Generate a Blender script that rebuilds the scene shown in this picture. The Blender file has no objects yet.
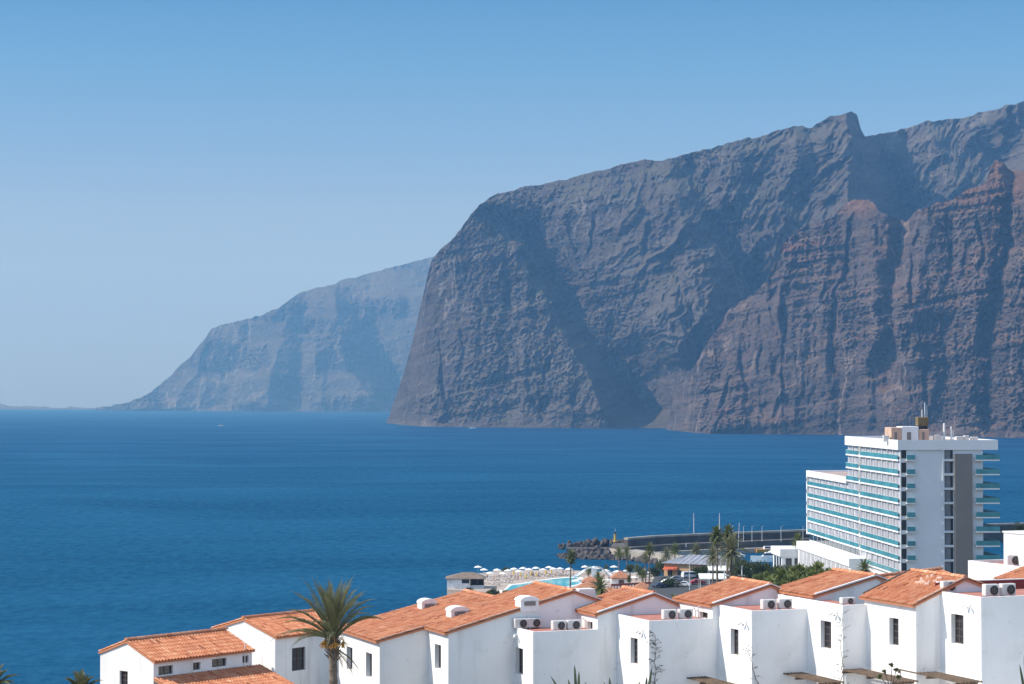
import bpy, bmesh, math, random
import numpy as np
from mathutils import Vector, Matrix

# ------------------------------------------------------------------ camera, sky, sun, exposure
S = bpy.context.scene
COL = S.collection
R = math.radians
FPX, CX, CY = 2200.0, 512.0, 342.0          # focal length in pixels, image centre
EYE_Y = 400.0                               # eye level row of the photograph
CAMZ = 66.0
PITCH = math.atan((EYE_Y - CY) / FPX)
cam_d = bpy.data.cameras.new('camera')
cam_d.sensor_width = 36.0
cam_d.lens = FPX * 36.0 / 1024.0
cam_d.clip_start = 0.5
cam_d.clip_end = 90000.0
cam = bpy.data.objects.new('camera', cam_d)
COL.objects.link(cam)
cam.location = (0, 0, CAMZ)
cam.rotation_euler = (math.pi / 2 + PITCH, 0, 0)
S.camera = cam

SUN_AZ, SUN_EL = R(-96.0), R(42.0)          # azimuth clockwise from +Y
world = bpy.data.worlds.new('World')
S.world = world
world.use_nodes = True
wn = world.node_tree
wn.nodes.clear()
wo = wn.nodes.new('ShaderNodeOutputWorld')
bg = wn.nodes.new('ShaderNodeBackground')
sky = wn.nodes.new('ShaderNodeTexSky')
sky.sky_type = 'NISHITA'
sky.sun_disc = False
sky.sun_elevation = SUN_EL
sky.sun_rotation = SUN_AZ
sky.altitude = 2800
sky.air_density = 1.0
sky.dust_density = 0.0
sky.ozone_density = 3.5
bg.inputs['Strength'].default_value = 0.15
tint = wn.nodes.new('ShaderNodeMix')       # clear Atlantic winter sky: deeper blue low down, boosted overhead as fill
tint.data_type = 'RGBA'
tint.blend_type = 'MULTIPLY'
tint.inputs[0].default_value = 1.0
wtc = wn.nodes.new('ShaderNodeTexCoord')
wsx = wn.nodes.new('ShaderNodeSeparateXYZ')
wmx = wn.nodes.new('ShaderNodeValToRGB')      # pale sea air low down, clear blue higher up
_e = wmx.color_ramp.elements
_e[0].position, _e[0].color = 0.0, (0.18, 0.215, 0.39, 1)
_e[1].position, _e[1].color = 0.185, (0.28, 0.48, 0.575, 1)
for _p, _c in ((0.04, (0.305, 0.305, 0.44, 1)), (0.085, (0.49, 0.45, 0.50, 1)), (0.12, (0.45, 0.49, 0.55, 1)), (0.15, (0.375, 0.52, 0.58, 1))):
    _q = _e.new(_p)
    _q.color = _c
wn.links.new(wtc.outputs['Generated'], wsx.inputs[0])
wn.links.new(wsx.outputs['Z'], wmx.inputs[0])
wm2 = wn.nodes.new('ShaderNodeMapRange')     # unseen sky overhead, brightened as added fill for the shaded walls
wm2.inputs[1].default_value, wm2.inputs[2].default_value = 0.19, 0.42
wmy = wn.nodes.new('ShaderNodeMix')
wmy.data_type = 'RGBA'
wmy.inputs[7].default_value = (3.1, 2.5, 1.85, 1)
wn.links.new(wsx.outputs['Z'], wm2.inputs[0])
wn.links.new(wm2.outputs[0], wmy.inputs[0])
wn.links.new(wmx.outputs[0], wmy.inputs[6])
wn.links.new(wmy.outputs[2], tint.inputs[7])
wn.links.new(sky.outputs[0], tint.inputs[6])
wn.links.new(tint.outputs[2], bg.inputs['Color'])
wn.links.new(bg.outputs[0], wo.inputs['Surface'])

sun_d = bpy.data.lights.new('sun', 'SUN')
sun_d.energy = 4.0
sun_d.angle = R(0.55)
sun_d.color = (1.0, 0.945, 0.86)
sun = bpy.data.objects.new('sun', sun_d)
COL.objects.link(sun)
SUN_DIR = Vector((math.sin(SUN_AZ) * math.cos(SUN_EL), math.cos(SUN_AZ) * math.cos(SUN_EL), math.sin(SUN_EL)))
sun.rotation_euler = SUN_DIR.to_track_quat('Z', 'Y').to_euler()
sun.location = (-60, 0, 120)

S.view_settings.view_transform = 'Standard'
S.view_settings.look = 'None'
S.view_settings.exposure = 0.46
S.view_settings.gamma = 1.0
S.view_settings.use_curve_mapping = False
S.render.engine = 'CYCLES'
S.cycles.max_bounces = 6
S.cycles.diffuse_bounces = 3
S.cycles.glossy_bounces = 3
S.cycles.transmission_bounces = 4
S.cycles.transparent_max_bounces = 8
S.cycles.volume_bounces = 0
S.cycles.use_denoising = True
S.cycles.sample_clamp_indirect = 6.0

# ------------------------------------------------------------------ measuring helpers
_F = Vector((0, math.cos(PITCH), math.sin(PITCH)))
_U = Vector((0, -math.sin(PITCH), math.cos(PITCH)))


def at(px, py, Y):
    """world point seen at a picture position, Y metres in front of the viewpoint"""
    d = Vector(((px - CX) / FPX, 0, 0)) + _U * (-(py - CY) / FPX) + _F
    return Vector((0, 0, CAMZ)) + d * (Y / d.y)


def proj(P):
    q = Vector(P) - Vector((0, 0, CAMZ))
    w = q.dot(_F)
    return CX + FPX * q.x / w, CY - FPX * q.dot(_U) / w


def run_to(P, d, px):
    """length along direction d from P until the picture column px is reached"""
    k = (px - CX) / FPX
    # X = k * w, w = q.F
    q = Vector(P) - Vector((0, 0, CAMZ))
    den = d.x - k * d.dot(_F)
    return (k * q.dot(_F) - q.x) / den


def z_at(P, py):
    """height at the plan position of P that lands on picture row py"""
    q = Vector(P) - Vector((0, 0, CAMZ))
    s = -(py - CY) / FPX
    # (q.y*U.y + z*U.z) = s*(q.y*F.y + z*F.z)
    z = q.y * (s * _F.y - _U.y) / (_U.z - s * _F.z)
    return CAMZ + z


# ------------------------------------------------------------------ noise
def _hash(ix, iy, seed):
    h = (ix.astype(np.int64) * 374761393 + iy.astype(np.int64) * 668265263 + seed * 1442695041) & 0xffffffff
    h = ((h ^ (h >> 13)) * 1274126177) & 0xffffffff
    return ((h ^ (h >> 16)) & 0xffffff) / float(0xffffff)


def vnoise(x, y, seed=0):
    ix, iy = np.floor(x), np.floor(y)
    fx, fy = x - ix, y - iy
    fx = fx * fx * fx * (fx * (fx * 6 - 15) + 10)
    fy = fy * fy * fy * (fy * (fy * 6 - 15) + 10)
    a, b = _hash(ix, iy, seed), _hash(ix + 1, iy, seed)
    c, d = _hash(ix, iy + 1, seed), _hash(ix + 1, iy + 1, seed)
    return (a + (b - a) * fx) * (1 - fy) + (c + (d - c) * fx) * fy


def fbm(x, y, oct=5, seed=0, gain=0.5, ridged=False):
    s, amp, tot = 0.0, 1.0, 0.0
    for o in range(oct):
        n = vnoise(x * 2 ** o + o * 17.3, y * 2 ** o - o * 9.1, seed + o * 7)
        n = 1 - np.abs(2 * n - 1) if ridged else n
        s = s + n * amp
        tot += amp
        amp *= gain
    return s / tot * 2 - 1


# ------------------------------------------------------------------ materials
def mat(name, col, rough=0.7, metal=0.0, var=0.0, scale=1.0, bump=0.0, bscale=None, spec=0.5, col2=None, dist=0.02):
    """Principled material with an object-space noise variation"""
    m = bpy.data.materials.new(name)
    m.use_nodes = True
    nt = m.node_tree
    b = nt.nodes['Principled BSDF']
    b.inputs['Base Color'].default_value = (*col, 1)
    b.inputs['Roughness'].default_value = rough
    b.inputs['Metallic'].default_value = metal
    b.inputs['Specular IOR Level'].default_value = spec
    if var or bump:
        tc = nt.nodes.new('ShaderNodeTexCoord')
        nz = nt.nodes.new('ShaderNodeTexNoise')
        nz.inputs['Scale'].default_value = scale
        nz.inputs['Detail'].default_value = 6
        nt.links.new(tc.outputs['Object'], nz.inputs['Vector'])
        if var:
            mx = nt.nodes.new('ShaderNodeMix')
            mx.data_type = 'RGBA'
            c2 = col2 if col2 else tuple(c * (1 - var) for c in col)
            mx.inputs[6].default_value = (*col, 1)
            mx.inputs[7].default_value = (*c2, 1)
            rp = nt.nodes.new('ShaderNodeMapRange')
            rp.inputs[1].default_value = 0.38
            rp.inputs[2].default_value = 0.66
            nt.links.new(nz.outputs['Fac'], rp.inputs[0])
            nt.links.new(rp.outputs[0], mx.inputs[0])
            nt.links.new(mx.outputs[2], b.inputs['Base Color'])
        if bump:
            n2 = nt.nodes.new('ShaderNodeTexNoise')
            n2.inputs['Scale'].default_value = bscale or scale * 4
            n2.inputs['Detail'].default_value = 4
            nt.links.new(tc.outputs['Object'], n2.inputs['Vector'])
            bp = nt.nodes.new('ShaderNodeBump')
            bp.inputs['Strength'].default_value = bump
            bp.inputs['Distance'].default_value = dist
            nt.links.new(n2.outputs['Fac'], bp.inputs['Height'])
            nt.links.new(bp.outputs[0], b.inputs['Normal'])
    return m


# ------------------------------------------------------------------ object helpers
def tag(o, label=None, cat=None, group=None, kind=None):
    if label:
        o['label'] = label
    if cat:
        o['category'] = cat
    if group:
        o['group'] = group
    if kind:
        o['kind'] = kind
    return o


def empty(name, loc, rz=0.0):
    o = bpy.data.objects.new(name, None)
    COL.objects.link(o)
    o.location = loc
    o.rotation_euler = (0, 0, rz)
    o.empty_display_size = 0.3
    return o


KIDS = {}


def grid_obj(name, V, nr, nc, material, smooth=False):
    """mesh from a (nr*nc, 3) array of points"""
    me = bpy.data.meshes.new(name)
    idx = np.arange(nr * nc).reshape(nr, nc)
    f = np.stack([idx[:-1, :-1], idx[:-1, 1:], idx[1:, 1:], idx[1:, :-1]], -1).reshape(-1, 4)
    me.vertices.add(nr * nc)
    me.vertices.foreach_set('co', V.astype(np.float32).ravel())
    me.loops.add(f.size)
    me.loops.foreach_set('vertex_index', f.ravel().astype(np.int32))
    me.polygons.add(len(f))
    me.polygons.foreach_set('loop_start', np.arange(0, f.size, 4, dtype=np.int32))
    me.polygons.foreach_set('loop_total', np.full(len(f), 4, dtype=np.int32))
    me.update(calc_edges=True)
    me.validate()
    if smooth:
        me.polygons.foreach_set('use_smooth', np.ones(len(f), dtype=bool))
    me.materials.append(material)
    o = bpy.data.objects.new(name, me)
    COL.objects.link(o)
    return o


class MB:
    """collects polygons and links them as ONE mesh object"""

    def __init__(s):
        s.v, s.f, s.fr = [], [], []

    def poly(s, pts, rnd=0.0):
        n = len(s.v)
        s.v += [tuple(p) for p in pts]
        s.f.append(tuple(range(n, n + len(pts))))
        s.fr.append(rnd)

    def mesh(s, vs, fs, rnd=0.0):
        n = len(s.v)
        s.v += [tuple(p) for p in vs]
        s.f += [tuple(i + n for i in f) for f in fs]
        s.fr += [rnd] * len(fs)

    def box(s, lo, hi, O=(0, 0, 0), A=(1, 0, 0), B=(0, 1, 0), bev=0.0):
        """box between lo and hi (a, b, z) in the frame O, A, B, up"""
        O, A, B, Z = Vector(O), Vector(A), Vector(B), Vector((0, 0, 1))
        P = lambda a, b, z: O + A * a + B * b + Z * z
        (a0, b0, z0), (a1, b1, z1) = lo, hi
        if bev <= 0:
            vs = [P(a0, b0, z0), P(a1, b0, z0), P(a1, b1, z0), P(a0, b1, z0),
                  P(a0, b0, z1), P(a1, b0, z1), P(a1, b1, z1), P(a0, b1, z1)]
            s.mesh(vs, [(0, 3, 2, 1), (4, 5, 6, 7), (0, 1, 5, 4), (1, 2, 6, 5), (2, 3, 7, 6), (3, 0, 4, 7)])
            return
        e = bev
        ring = lambda z, i: [P(a0 + i, b0, z), P(a1 - i, b0, z), P(a1, b0 + i, z), P(a1, b1 - i, z),
                             P(a1 - i, b1, z), P(a0 + i, b1, z), P(a0, b1 - i, z), P(a0, b0 + i, z)]
        sh = lambda z: [P(a0 + e, b0 + e, z), P(a1 - e, b0 + e, z), P(a1 - e, b0 + e, z), P(a1 - e, b1 - e, z),
                        P(a1 - e, b1 - e, z), P(a0 + e, b1 - e, z), P(a0 + e, b1 - e, z), P(a0 + e, b0 + e, z)]
        vs = sh(z0) + ring(z0 + e, e) + ring(z1 - e, e) + sh(z1)
        fs = []
        for k in range(3):
            for i in range(8):
                j = (i + 1) % 8
                fs.append((k * 8 + i, k * 8 + j, k * 8 + 8 + j, k * 8 + 8 + i))
        fs.append((24, 25, 27, 29))
        fs.append((5, 3, 1, 0))
        s.mesh(vs, fs)

    def tube(s, pts, rad, n=8, caps=True):
        pts = [Vector(p) for p in pts]
        if not isinstance(rad, (list, tuple)):
            rad = [rad] * len(pts)
        base = len(s.v)
        prev = None
        for i, p in enumerate(pts):
            t = (pts[min(i + 1, len(pts) - 1)] - pts[max(i - 1, 0)]).normalized()
            if prev is None:
                u = t.cross(Vector((0, 0, 1)) if abs(t.z) < 0.9 else Vector((1, 0, 0))).normalized()
            else:
                u = (prev - t * prev.dot(t)).normalized()
            prev = u
            w = t.cross(u)
            for k in range(n):
                a = 2 * math.pi * k / n
                s.v.append(tuple(p + (u * math.cos(a) + w * math.sin(a)) * rad[i]))
        for i in range(len(pts) - 1):
            for k in range(n):
                j = (k + 1) % n
                s.f.append((base + i * n + k, base + i * n + j, base + (i + 1) * n + j, base + (i + 1) * n + k))
                s.fr.append(0.0)
        if caps:
            s.f.append(tuple(base + k for k in reversed(range(n))))
            s.f.append(tuple(base + (len(pts) - 1) * n + k for k in range(n)))
            s.fr += [0.0, 0.0]

    def lathe(s, prof, c=(0, 0, 0), n=16):
        """prof: list of (radius, z)"""
        c = Vector(c)
        base = len(s.v)
        for r, z in prof:
            for k in range(n):
                a = 2 * math.pi * k / n
                s.v.append(tuple(c + Vector((r * math.cos(a), r * math.sin(a), z))))
        for i in range(len(prof) - 1):
            for k in range(n):
                j = (k + 1) % n
                s.f.append((base + i * n + k, base + i * n + j, base + (i + 1) * n + j, base + (i + 1) * n + k))
                s.fr.append(0.0)
        s.f.append(tuple(base + k for k in reversed(range(n))))
        s.f.append(tuple(base + (len(prof) - 1) * n + k for k in range(n)))
        s.fr += [0.0, 0.0]

    def loft(s, rings, caps=True):
        base = len(s.v)
        n = len(rings[0])
        for r in rings:
            s.v += [tuple(p) for p in r]
        for i in range(len(rings) - 1):
            for k in range(n):
                j = (k + 1) % n
                s.f.append((base + i * n + k, base + i * n + j, base + (i + 1) * n + j, base + (i + 1) * n + k))
                s.fr.append(0.0)
        if caps:
            s.f.append(tuple(base + k for k in reversed(range(n))))
            s.f.append(tuple(base + (len(rings) - 1) * n + k for k in range(n)))
            s.fr += [0.0, 0.0]

    def build(s, name, material, parent=None, smooth=False, world=True, rnd=False, recalc=True):
        """world=True: the collected points are world points, stored relative to the parent's place"""
        me = bpy.data.meshes.new(name)
        vs = s.v
        if parent is not None and world:
            off = root_loc(parent)
            vs = [(x - off.x, y - off.y, z - off.z) for x, y, z in vs]
        me.from_pydata(vs, [], s.f)
        if rnd:
            at_ = me.attributes.new('tile_rnd', 'FLOAT', 'FACE')
            at_.data.foreach_set('value', s.fr)
        if recalc:
            bm = bmesh.new()
            bm.from_mesh(me)
            bmesh.ops.recalc_face_normals(bm, faces=bm.faces)
            bm.to_mesh(me)
            bm.free()
        if smooth:
            me.polygons.foreach_set('use_smooth', np.ones(len(me.polygons), dtype=bool))
        me.materials.append(material)
        o = bpy.data.objects.new(name, me)
        COL.objects.link(o)
        if parent is not None:
            o.parent = parent
            KIDS.setdefault(parent.name, []).append(o)
        return o


def root_loc(p):
    v = Vector((0, 0, 0))
    while p is not None:
        v = v + Vector(p.location)
        p = p.parent
    return v


def copy_tree(o, parent=None):
    c = o.copy()
    COL.objects.link(c)
    if parent is not None:
        c.parent = parent
        KIDS.setdefault(parent.name, []).append(c)
    for ch in KIDS.get(o.name, []):
        copy_tree(ch, c)
    return c


rng = random.Random(7)
npr = np.random.RandomState(11)

# ------------------------------------------------------------------ the air
hz = bpy.data.materials.new('sea_air')
hz.use_nodes = True
hz.node_tree.nodes.clear()
ho = hz.node_tree.nodes.new('ShaderNodeOutputMaterial')
hv = hz.node_tree.nodes.new('ShaderNodeVolumePrincipled')
hv.inputs['Color'].default_value = (0.22, 0.52, 1.0, 1)
hv.inputs['Absorption Color'].default_value = (1, 1, 1, 1)
hv.inputs['Density'].default_value = 6.7e-5
hv.inputs['Anisotropy'].default_value = 0.0
hz.node_tree.links.new(hv.outputs[0], ho.inputs['Volume'])
_h = MB()
_h.box((-9000, -700, -12), (9000, 19500, 1250))
haze = _h.build('haze', hz)
tag(haze, kind='stuff')
# ------------------------------------------------------------------ sea
def sea_material():
    m = bpy.data.materials.new('sea_water')
    m.use_nodes = True
    nt = m.node_tree
    N, L = nt.nodes.new, nt.links.new
    nt.nodes.remove(nt.nodes['Principled BSDF'])
    out = nt.nodes['Material Output']
    body = N('ShaderNodeBsdfDiffuse')            # light coming back out of the water
    gl = N('ShaderNodeBsdfGlossy')               # sky mirrored by a wind-roughened surface
    gl.inputs['Roughness'].default_value = 0.28
    gl.inputs['Color'].default_value = (0.28, 0.76, 0.95, 1)
    ms = N('ShaderNodeMixShader')
    L(body.outputs[0], ms.inputs[1])
    L(gl.outputs[0], ms.inputs[2])
    L(ms.outputs[0], out.inputs['Surface'])
    tc = N('ShaderNodeTexCoord')
    # long wind streaks and slicks: wave height differs from place to place
    mp = N('ShaderNodeMapping')
    mp.inputs['Rotation'].default_value = (0, 0, R(8))
    mp.inputs['Scale'].default_value = (0.0030, 0.0052, 1)
    L(tc.outputs['Object'], mp.inputs[0])
    n1 = N('ShaderNodeTexNoise')
    n1.inputs['Scale'].default_value = 1.0
    n1.inputs['Detail'].default_value = 7
    n1.inputs['Roughness'].default_value = 0.62
    n1.inputs['Distortion'].default_value = 0.6
    L(mp.outputs[0], n1.inputs['Vector'])
    mr = N('ShaderNodeMapRange')
    mr.inputs[1].default_value, mr.inputs[2].default_value = 0.36, 0.68
    L(n1.outputs['Fac'], mr.inputs[0])
    mx = N('ShaderNodeMix')
    mx.data_type = 'RGBA'
    mx.inputs[6].default_value = (0.001, 0.030, 0.102, 1)
    mx.inputs[7].default_value = (0.002, 0.039, 0.118, 1)
    L(mr.outputs[0], mx.inputs[0])
    # shallower, greener water near the coast (distance from the pool terrace)
    sep = N('ShaderNodeSeparateXYZ')
    L(tc.outputs['Object'], sep.inputs[0])
    ln = N('ShaderNodeVectorMath')
    ln.operation = 'DISTANCE'
    ln.inputs[1].default_value = (30, 760, 0)
    L(tc.outputs['Object'], ln.inputs[0])
    sh = N('ShaderNodeMapRange')
    sh.inputs[1].default_value, sh.inputs[2].default_value = 60, 3200
    sh.inputs[3].default_value, sh.inputs[4].default_value = 0.55, 0.0
    L(ln.outputs['Value'], sh.inputs[0])
    m2 = N('ShaderNodeMix')
    m2.data_type = 'RGBA'
    m2.inputs[7].default_value = (0.002, 0.062, 0.126, 1)
    L(sh.outputs[0], m2.inputs[0])
    L(mx.outputs[2], m2.inputs[6])
    L(m2.outputs[2], body.inputs['Color'])
    fr = N('ShaderNodeMapRange')
    fr.inputs[3].default_value, fr.inputs[4].default_value = 0.10, 0.19
    L(mr.outputs[0], fr.inputs[0])
    mp3 = N('ShaderNodeMapping')
    mp3.inputs['Rotation'].default_value = (0, 0, R(-14))
    mp3.inputs['Scale'].default_value = (0.22, 0.085, 1)
    L(tc.outputs['Object'], mp3.inputs[0])
    rip = N('ShaderNodeTexNoise')
    rip.inputs['Scale'].default_value = 1.0
    rip.inputs['Detail'].default_value = 5
    rip.inputs['Roughness'].default_value = 0.7
    L(mp3.outputs[0], rip.inputs['Vector'])
    rr = N('ShaderNodeMapRange')
    rr.inputs[1].default_value, rr.inputs[2].default_value = 0.3, 0.7
    rr.inputs[3].default_value, rr.inputs[4].default_value = -0.065, 0.065
    L(rip.outputs['Fac'], rr.inputs[0])
    ad = N('ShaderNodeMath')
    ad.operation = 'ADD'
    ad.use_clamp = True
    L(fr.outputs[0], ad.inputs[0])
    L(rr.outputs[0], ad.inputs[1])
    L(ad.outputs[0], ms.inputs[0])
    # waves
    w1 = N('ShaderNodeTexNoise')
    w1.inputs['Scale'].default_value = 0.16
    w1.inputs['Detail'].default_value = 8
    w1.inputs['Roughness'].default_value = 0.62
    mp2 = N('ShaderNodeMapping')
    mp2.inputs['Rotation'].default_value = (0, 0, R(-20))
    mp2.inputs['Scale'].default_value = (0.7, 1.5, 1)
    L(tc.outputs['Object'], mp2.inputs[0])
    L(mp2.outputs[0], w1.inputs['Vector'])
    hs = N('ShaderNodeMapRange')
    hs.inputs[3].default_value, hs.inputs[4].default_value = 1.0, 0.55
    L(mr.outputs[0], hs.inputs[0])
    bp = N('ShaderNodeBump')
    bp.inputs['Distance'].default_value = 3.2
    L(hs.outputs[0], bp.inputs['Strength'])
    L(w1.outputs['Fac'], bp.inputs['Height'])
    L(bp.outputs[0], body.inputs['Normal'])
    L(bp.outputs[0], gl.inputs['Normal'])
    return m


def build_sea():
    ys = np.concatenate([np.linspace(-600, 1500, 40), np.geomspace(1600, 17600, 40)])
    xs = np.concatenate([-np.geomspace(7800, 300, 20), np.linspace(-250, 250, 11), np.geomspace(300, 7800, 20)])
    X, Y = np.meshgrid(xs, ys)
    V = np.stack([X, Y, np.zeros_like(X)], -1).reshape(-1, 3)
    o = grid_obj('sea', V, len(ys), len(xs), sea_material())
    tag(o, kind='structure')


build_sea()


# ------------------------------------------------------------------ rock
def rock_material(name, base, dark, red, pale, veg, veg_amt, sc, cap=None):
    m = bpy.data.materials.new(name)
    m.use_nodes = True
    nt = m.node_tree
    b = nt.nodes['Principled BSDF']
    b.inputs['Roughness'].default_value = 0.95
    b.inputs['Specular IOR Level'].default_value = 0.15
    N, L = nt.nodes.new, nt.links.new
    tc = N('ShaderNodeTexCoord')

    def noise(scale, vec=None, detail=6, rough=0.6, dist=0.0):
        n = N('ShaderNodeTexNoise')
        n.inputs['Scale'].default_value = scale
        n.inputs['Detail'].default_value = detail
        n.inputs['Roughness'].default_value = rough
        n.inputs['Distortion'].default_value = dist
        L(vec if vec else tc.outputs['Object'], n.inputs['Vector'])
        return n.outputs['Fac']

    def rng_(f, a, b_, c=0.0, d=1.0):
        r = N('ShaderNodeMapRange')
        for i, v in enumerate((a, b_, c, d)):
            r.inputs[i + 1].default_value = v
        L(f, r.inputs[0])
        return r.outputs[0]

    def mix(f, a, b_):
        x = N('ShaderNodeMix')
        x.data_type = 'RGBA'
        for s_, v in ((6, a), (7, b_)):
            if isinstance(v, tuple):
                x.inputs[s_].default_value = (*v, 1)
            else:
                L(v, x.inputs[s_])
        L(f, x.inputs[0])
        return x.outputs[2]

    def mapped(s3, rot=(0, 0, 0)):
        rt = N('ShaderNodeMapping')
        rt.inputs['Rotation'].default_value = rot
        L(tc.outputs['Object'], rt.inputs[0])
        mp = N('ShaderNodeMapping')
        mp.inputs['Scale'].default_value = s3
        L(rt.outputs[0], mp.inputs[0])
        return mp.outputs[0]

    # basalt flows: thin tilted beds
    beds = mapped((0.0016 * sc, 0.0016 * sc, 0.045 * sc), (R(0), R(13), 0))
    streak = mapped((0.02 * sc, 0.02 * sc, 0.0022 * sc))
    c = mix(rng_(noise(0.006 * sc), 0.35, 0.65), base, dark)
    c = mix(rng_(noise(1.0, beds, 8, 0.65, 0.5), 0.46, 0.66), c, pale)
    c = mix(rng_(noise(1.0, beds, 6, 0.7, 1.0), 0.58, 0.68), c, red)
    c = mix(rng_(noise(0.0045 * sc, None, 8, 0.65), 0.58, 0.72), c, red)
    c = mix(rng_(noise(1.0, streak, 7, 0.6), 0.64, 0.78, 0, 0.5), c, pale)
    # pale dykes: thin near-vertical lines
    dy = noise(1.0, mapped((0.011 * sc, 0.011 * sc, 0.0011 * sc), (0, R(6), 0)), 3, 0.5)
    ab = N('ShaderNodeMath')
    ab.operation = 'COMPARE'
    ab.inputs[1].default_value = 0.5
    ab.inputs[2].default_value = 0.012
    L(dy, ab.inputs[0])
    dm = N('ShaderNodeMath')
    dm.operation = 'MULTIPLY'
    L(ab.outputs[0], dm.inputs[0])
    L(rng_(noise(0.006 * sc), 0.42, 0.56, 0, 0.75), dm.inputs[1])
    c = mix(dm.outputs[0], c, tuple(v * 1.7 for v in pale))
    grain = noise(0.16 * sc, None, 5, 0.75)
    c = mix(rng_(grain, 0.50, 0.68, 0, 0.75), c, dark)
    c = mix(rng_(grain, 0.48, 0.32, 0, 0.55), c, pale)
    geo = N('ShaderNodeNewGeometry')
    sx = N('ShaderNodeSeparateXYZ')
    L(geo.outputs['Normal'], sx.inputs[0])
    up = rng_(sx.outputs['Z'], 0.45, 0.8)
    mu = N('ShaderNodeMath')
    mu.operation = 'MULTIPLY'
    L(up, mu.inputs[0])
    L(rng_(noise(0.02 * sc, None, 8, 0.7), 0.38, 0.6, 0, veg_amt), mu.inputs[1])
    c = mix(mu.outputs[0], c, veg)
    if cap:                                   # a bed of red tuff crowns the cliff
        sz = N('ShaderNodeSeparateXYZ')
        L(tc.outputs['Object'], sz.inputs[0])
        wz = N('ShaderNodeMath')
        wz.operation = 'MULTIPLY_ADD'
        wz.inputs[1].default_value = 150.0
        L(noise(0.012), wz.inputs[0])
        L(sz.outputs['Z'], wz.inputs[2])
        c = mix(rng_(wz.outputs[0], cap[0] + 75, cap[1] + 75, 0, 0.62), c, cap[2])
    L(c, b.inputs['Base Color'])
    h = N('ShaderNodeMath')
    h.operation = 'ADD'
    L(noise(0.035 * sc, None, 10, 0.72), h.inputs[0])
    vb = N('ShaderNodeMath')
    vb.operation = 'MULTIPLY'
    vb.inputs[1].default_value = 0.22
    L(noise(2.2, beds, 8, 0.7, 0.4), vb.inputs[0])
    L(vb.outputs[0], h.inputs[1])
    bp = N('ShaderNodeBump')
    bp.inputs['Strength'].default_value = 1.0
    bp.inputs['Distance'].default_value = 26.0 / sc
    L(h.outputs[0], bp.inputs['Height'])
    L(bp.outputs[0], b.inputs['Normal'])
    return m


def interp(pts, x):
    p = np.array(pts, float)
    return np.interp(x, p[:, 0], p[:, 1])


def seg_dist(X, Y, poly):
    """distance to a polyline and the position along it (0..1)"""
    best = np.full(X.shape, 1e9)
    par = np.zeros(X.shape)
    side = np.zeros(X.shape)
    n = len(poly) - 1
    for i in range(n):
        (x0, y0), (x1, y1) = poly[i], poly[i + 1]
        dx, dy = x1 - x0, y1 - y0
        t = np.clip(((X - x0) * dx + (Y - y0) * dy) / (dx * dx + dy * dy), 0, 1)
        ex, ey = X - (x0 + t * dx), Y - (y0 + t * dy)
        d = np.hypot(ex, ey)
        k = d < best
        best = np.where(k, d, best)
        par = np.where(k, (i + t) / n, par)
        side = np.where(k, np.sign(ex * dy - ey * dx), side)
    return best, par, side


def smooth(e0, e1, x):
    t = np.clip((x - e0) / (e1 - e0), 0, 1)
    return t * t * (3 - 2 * t)


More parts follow.
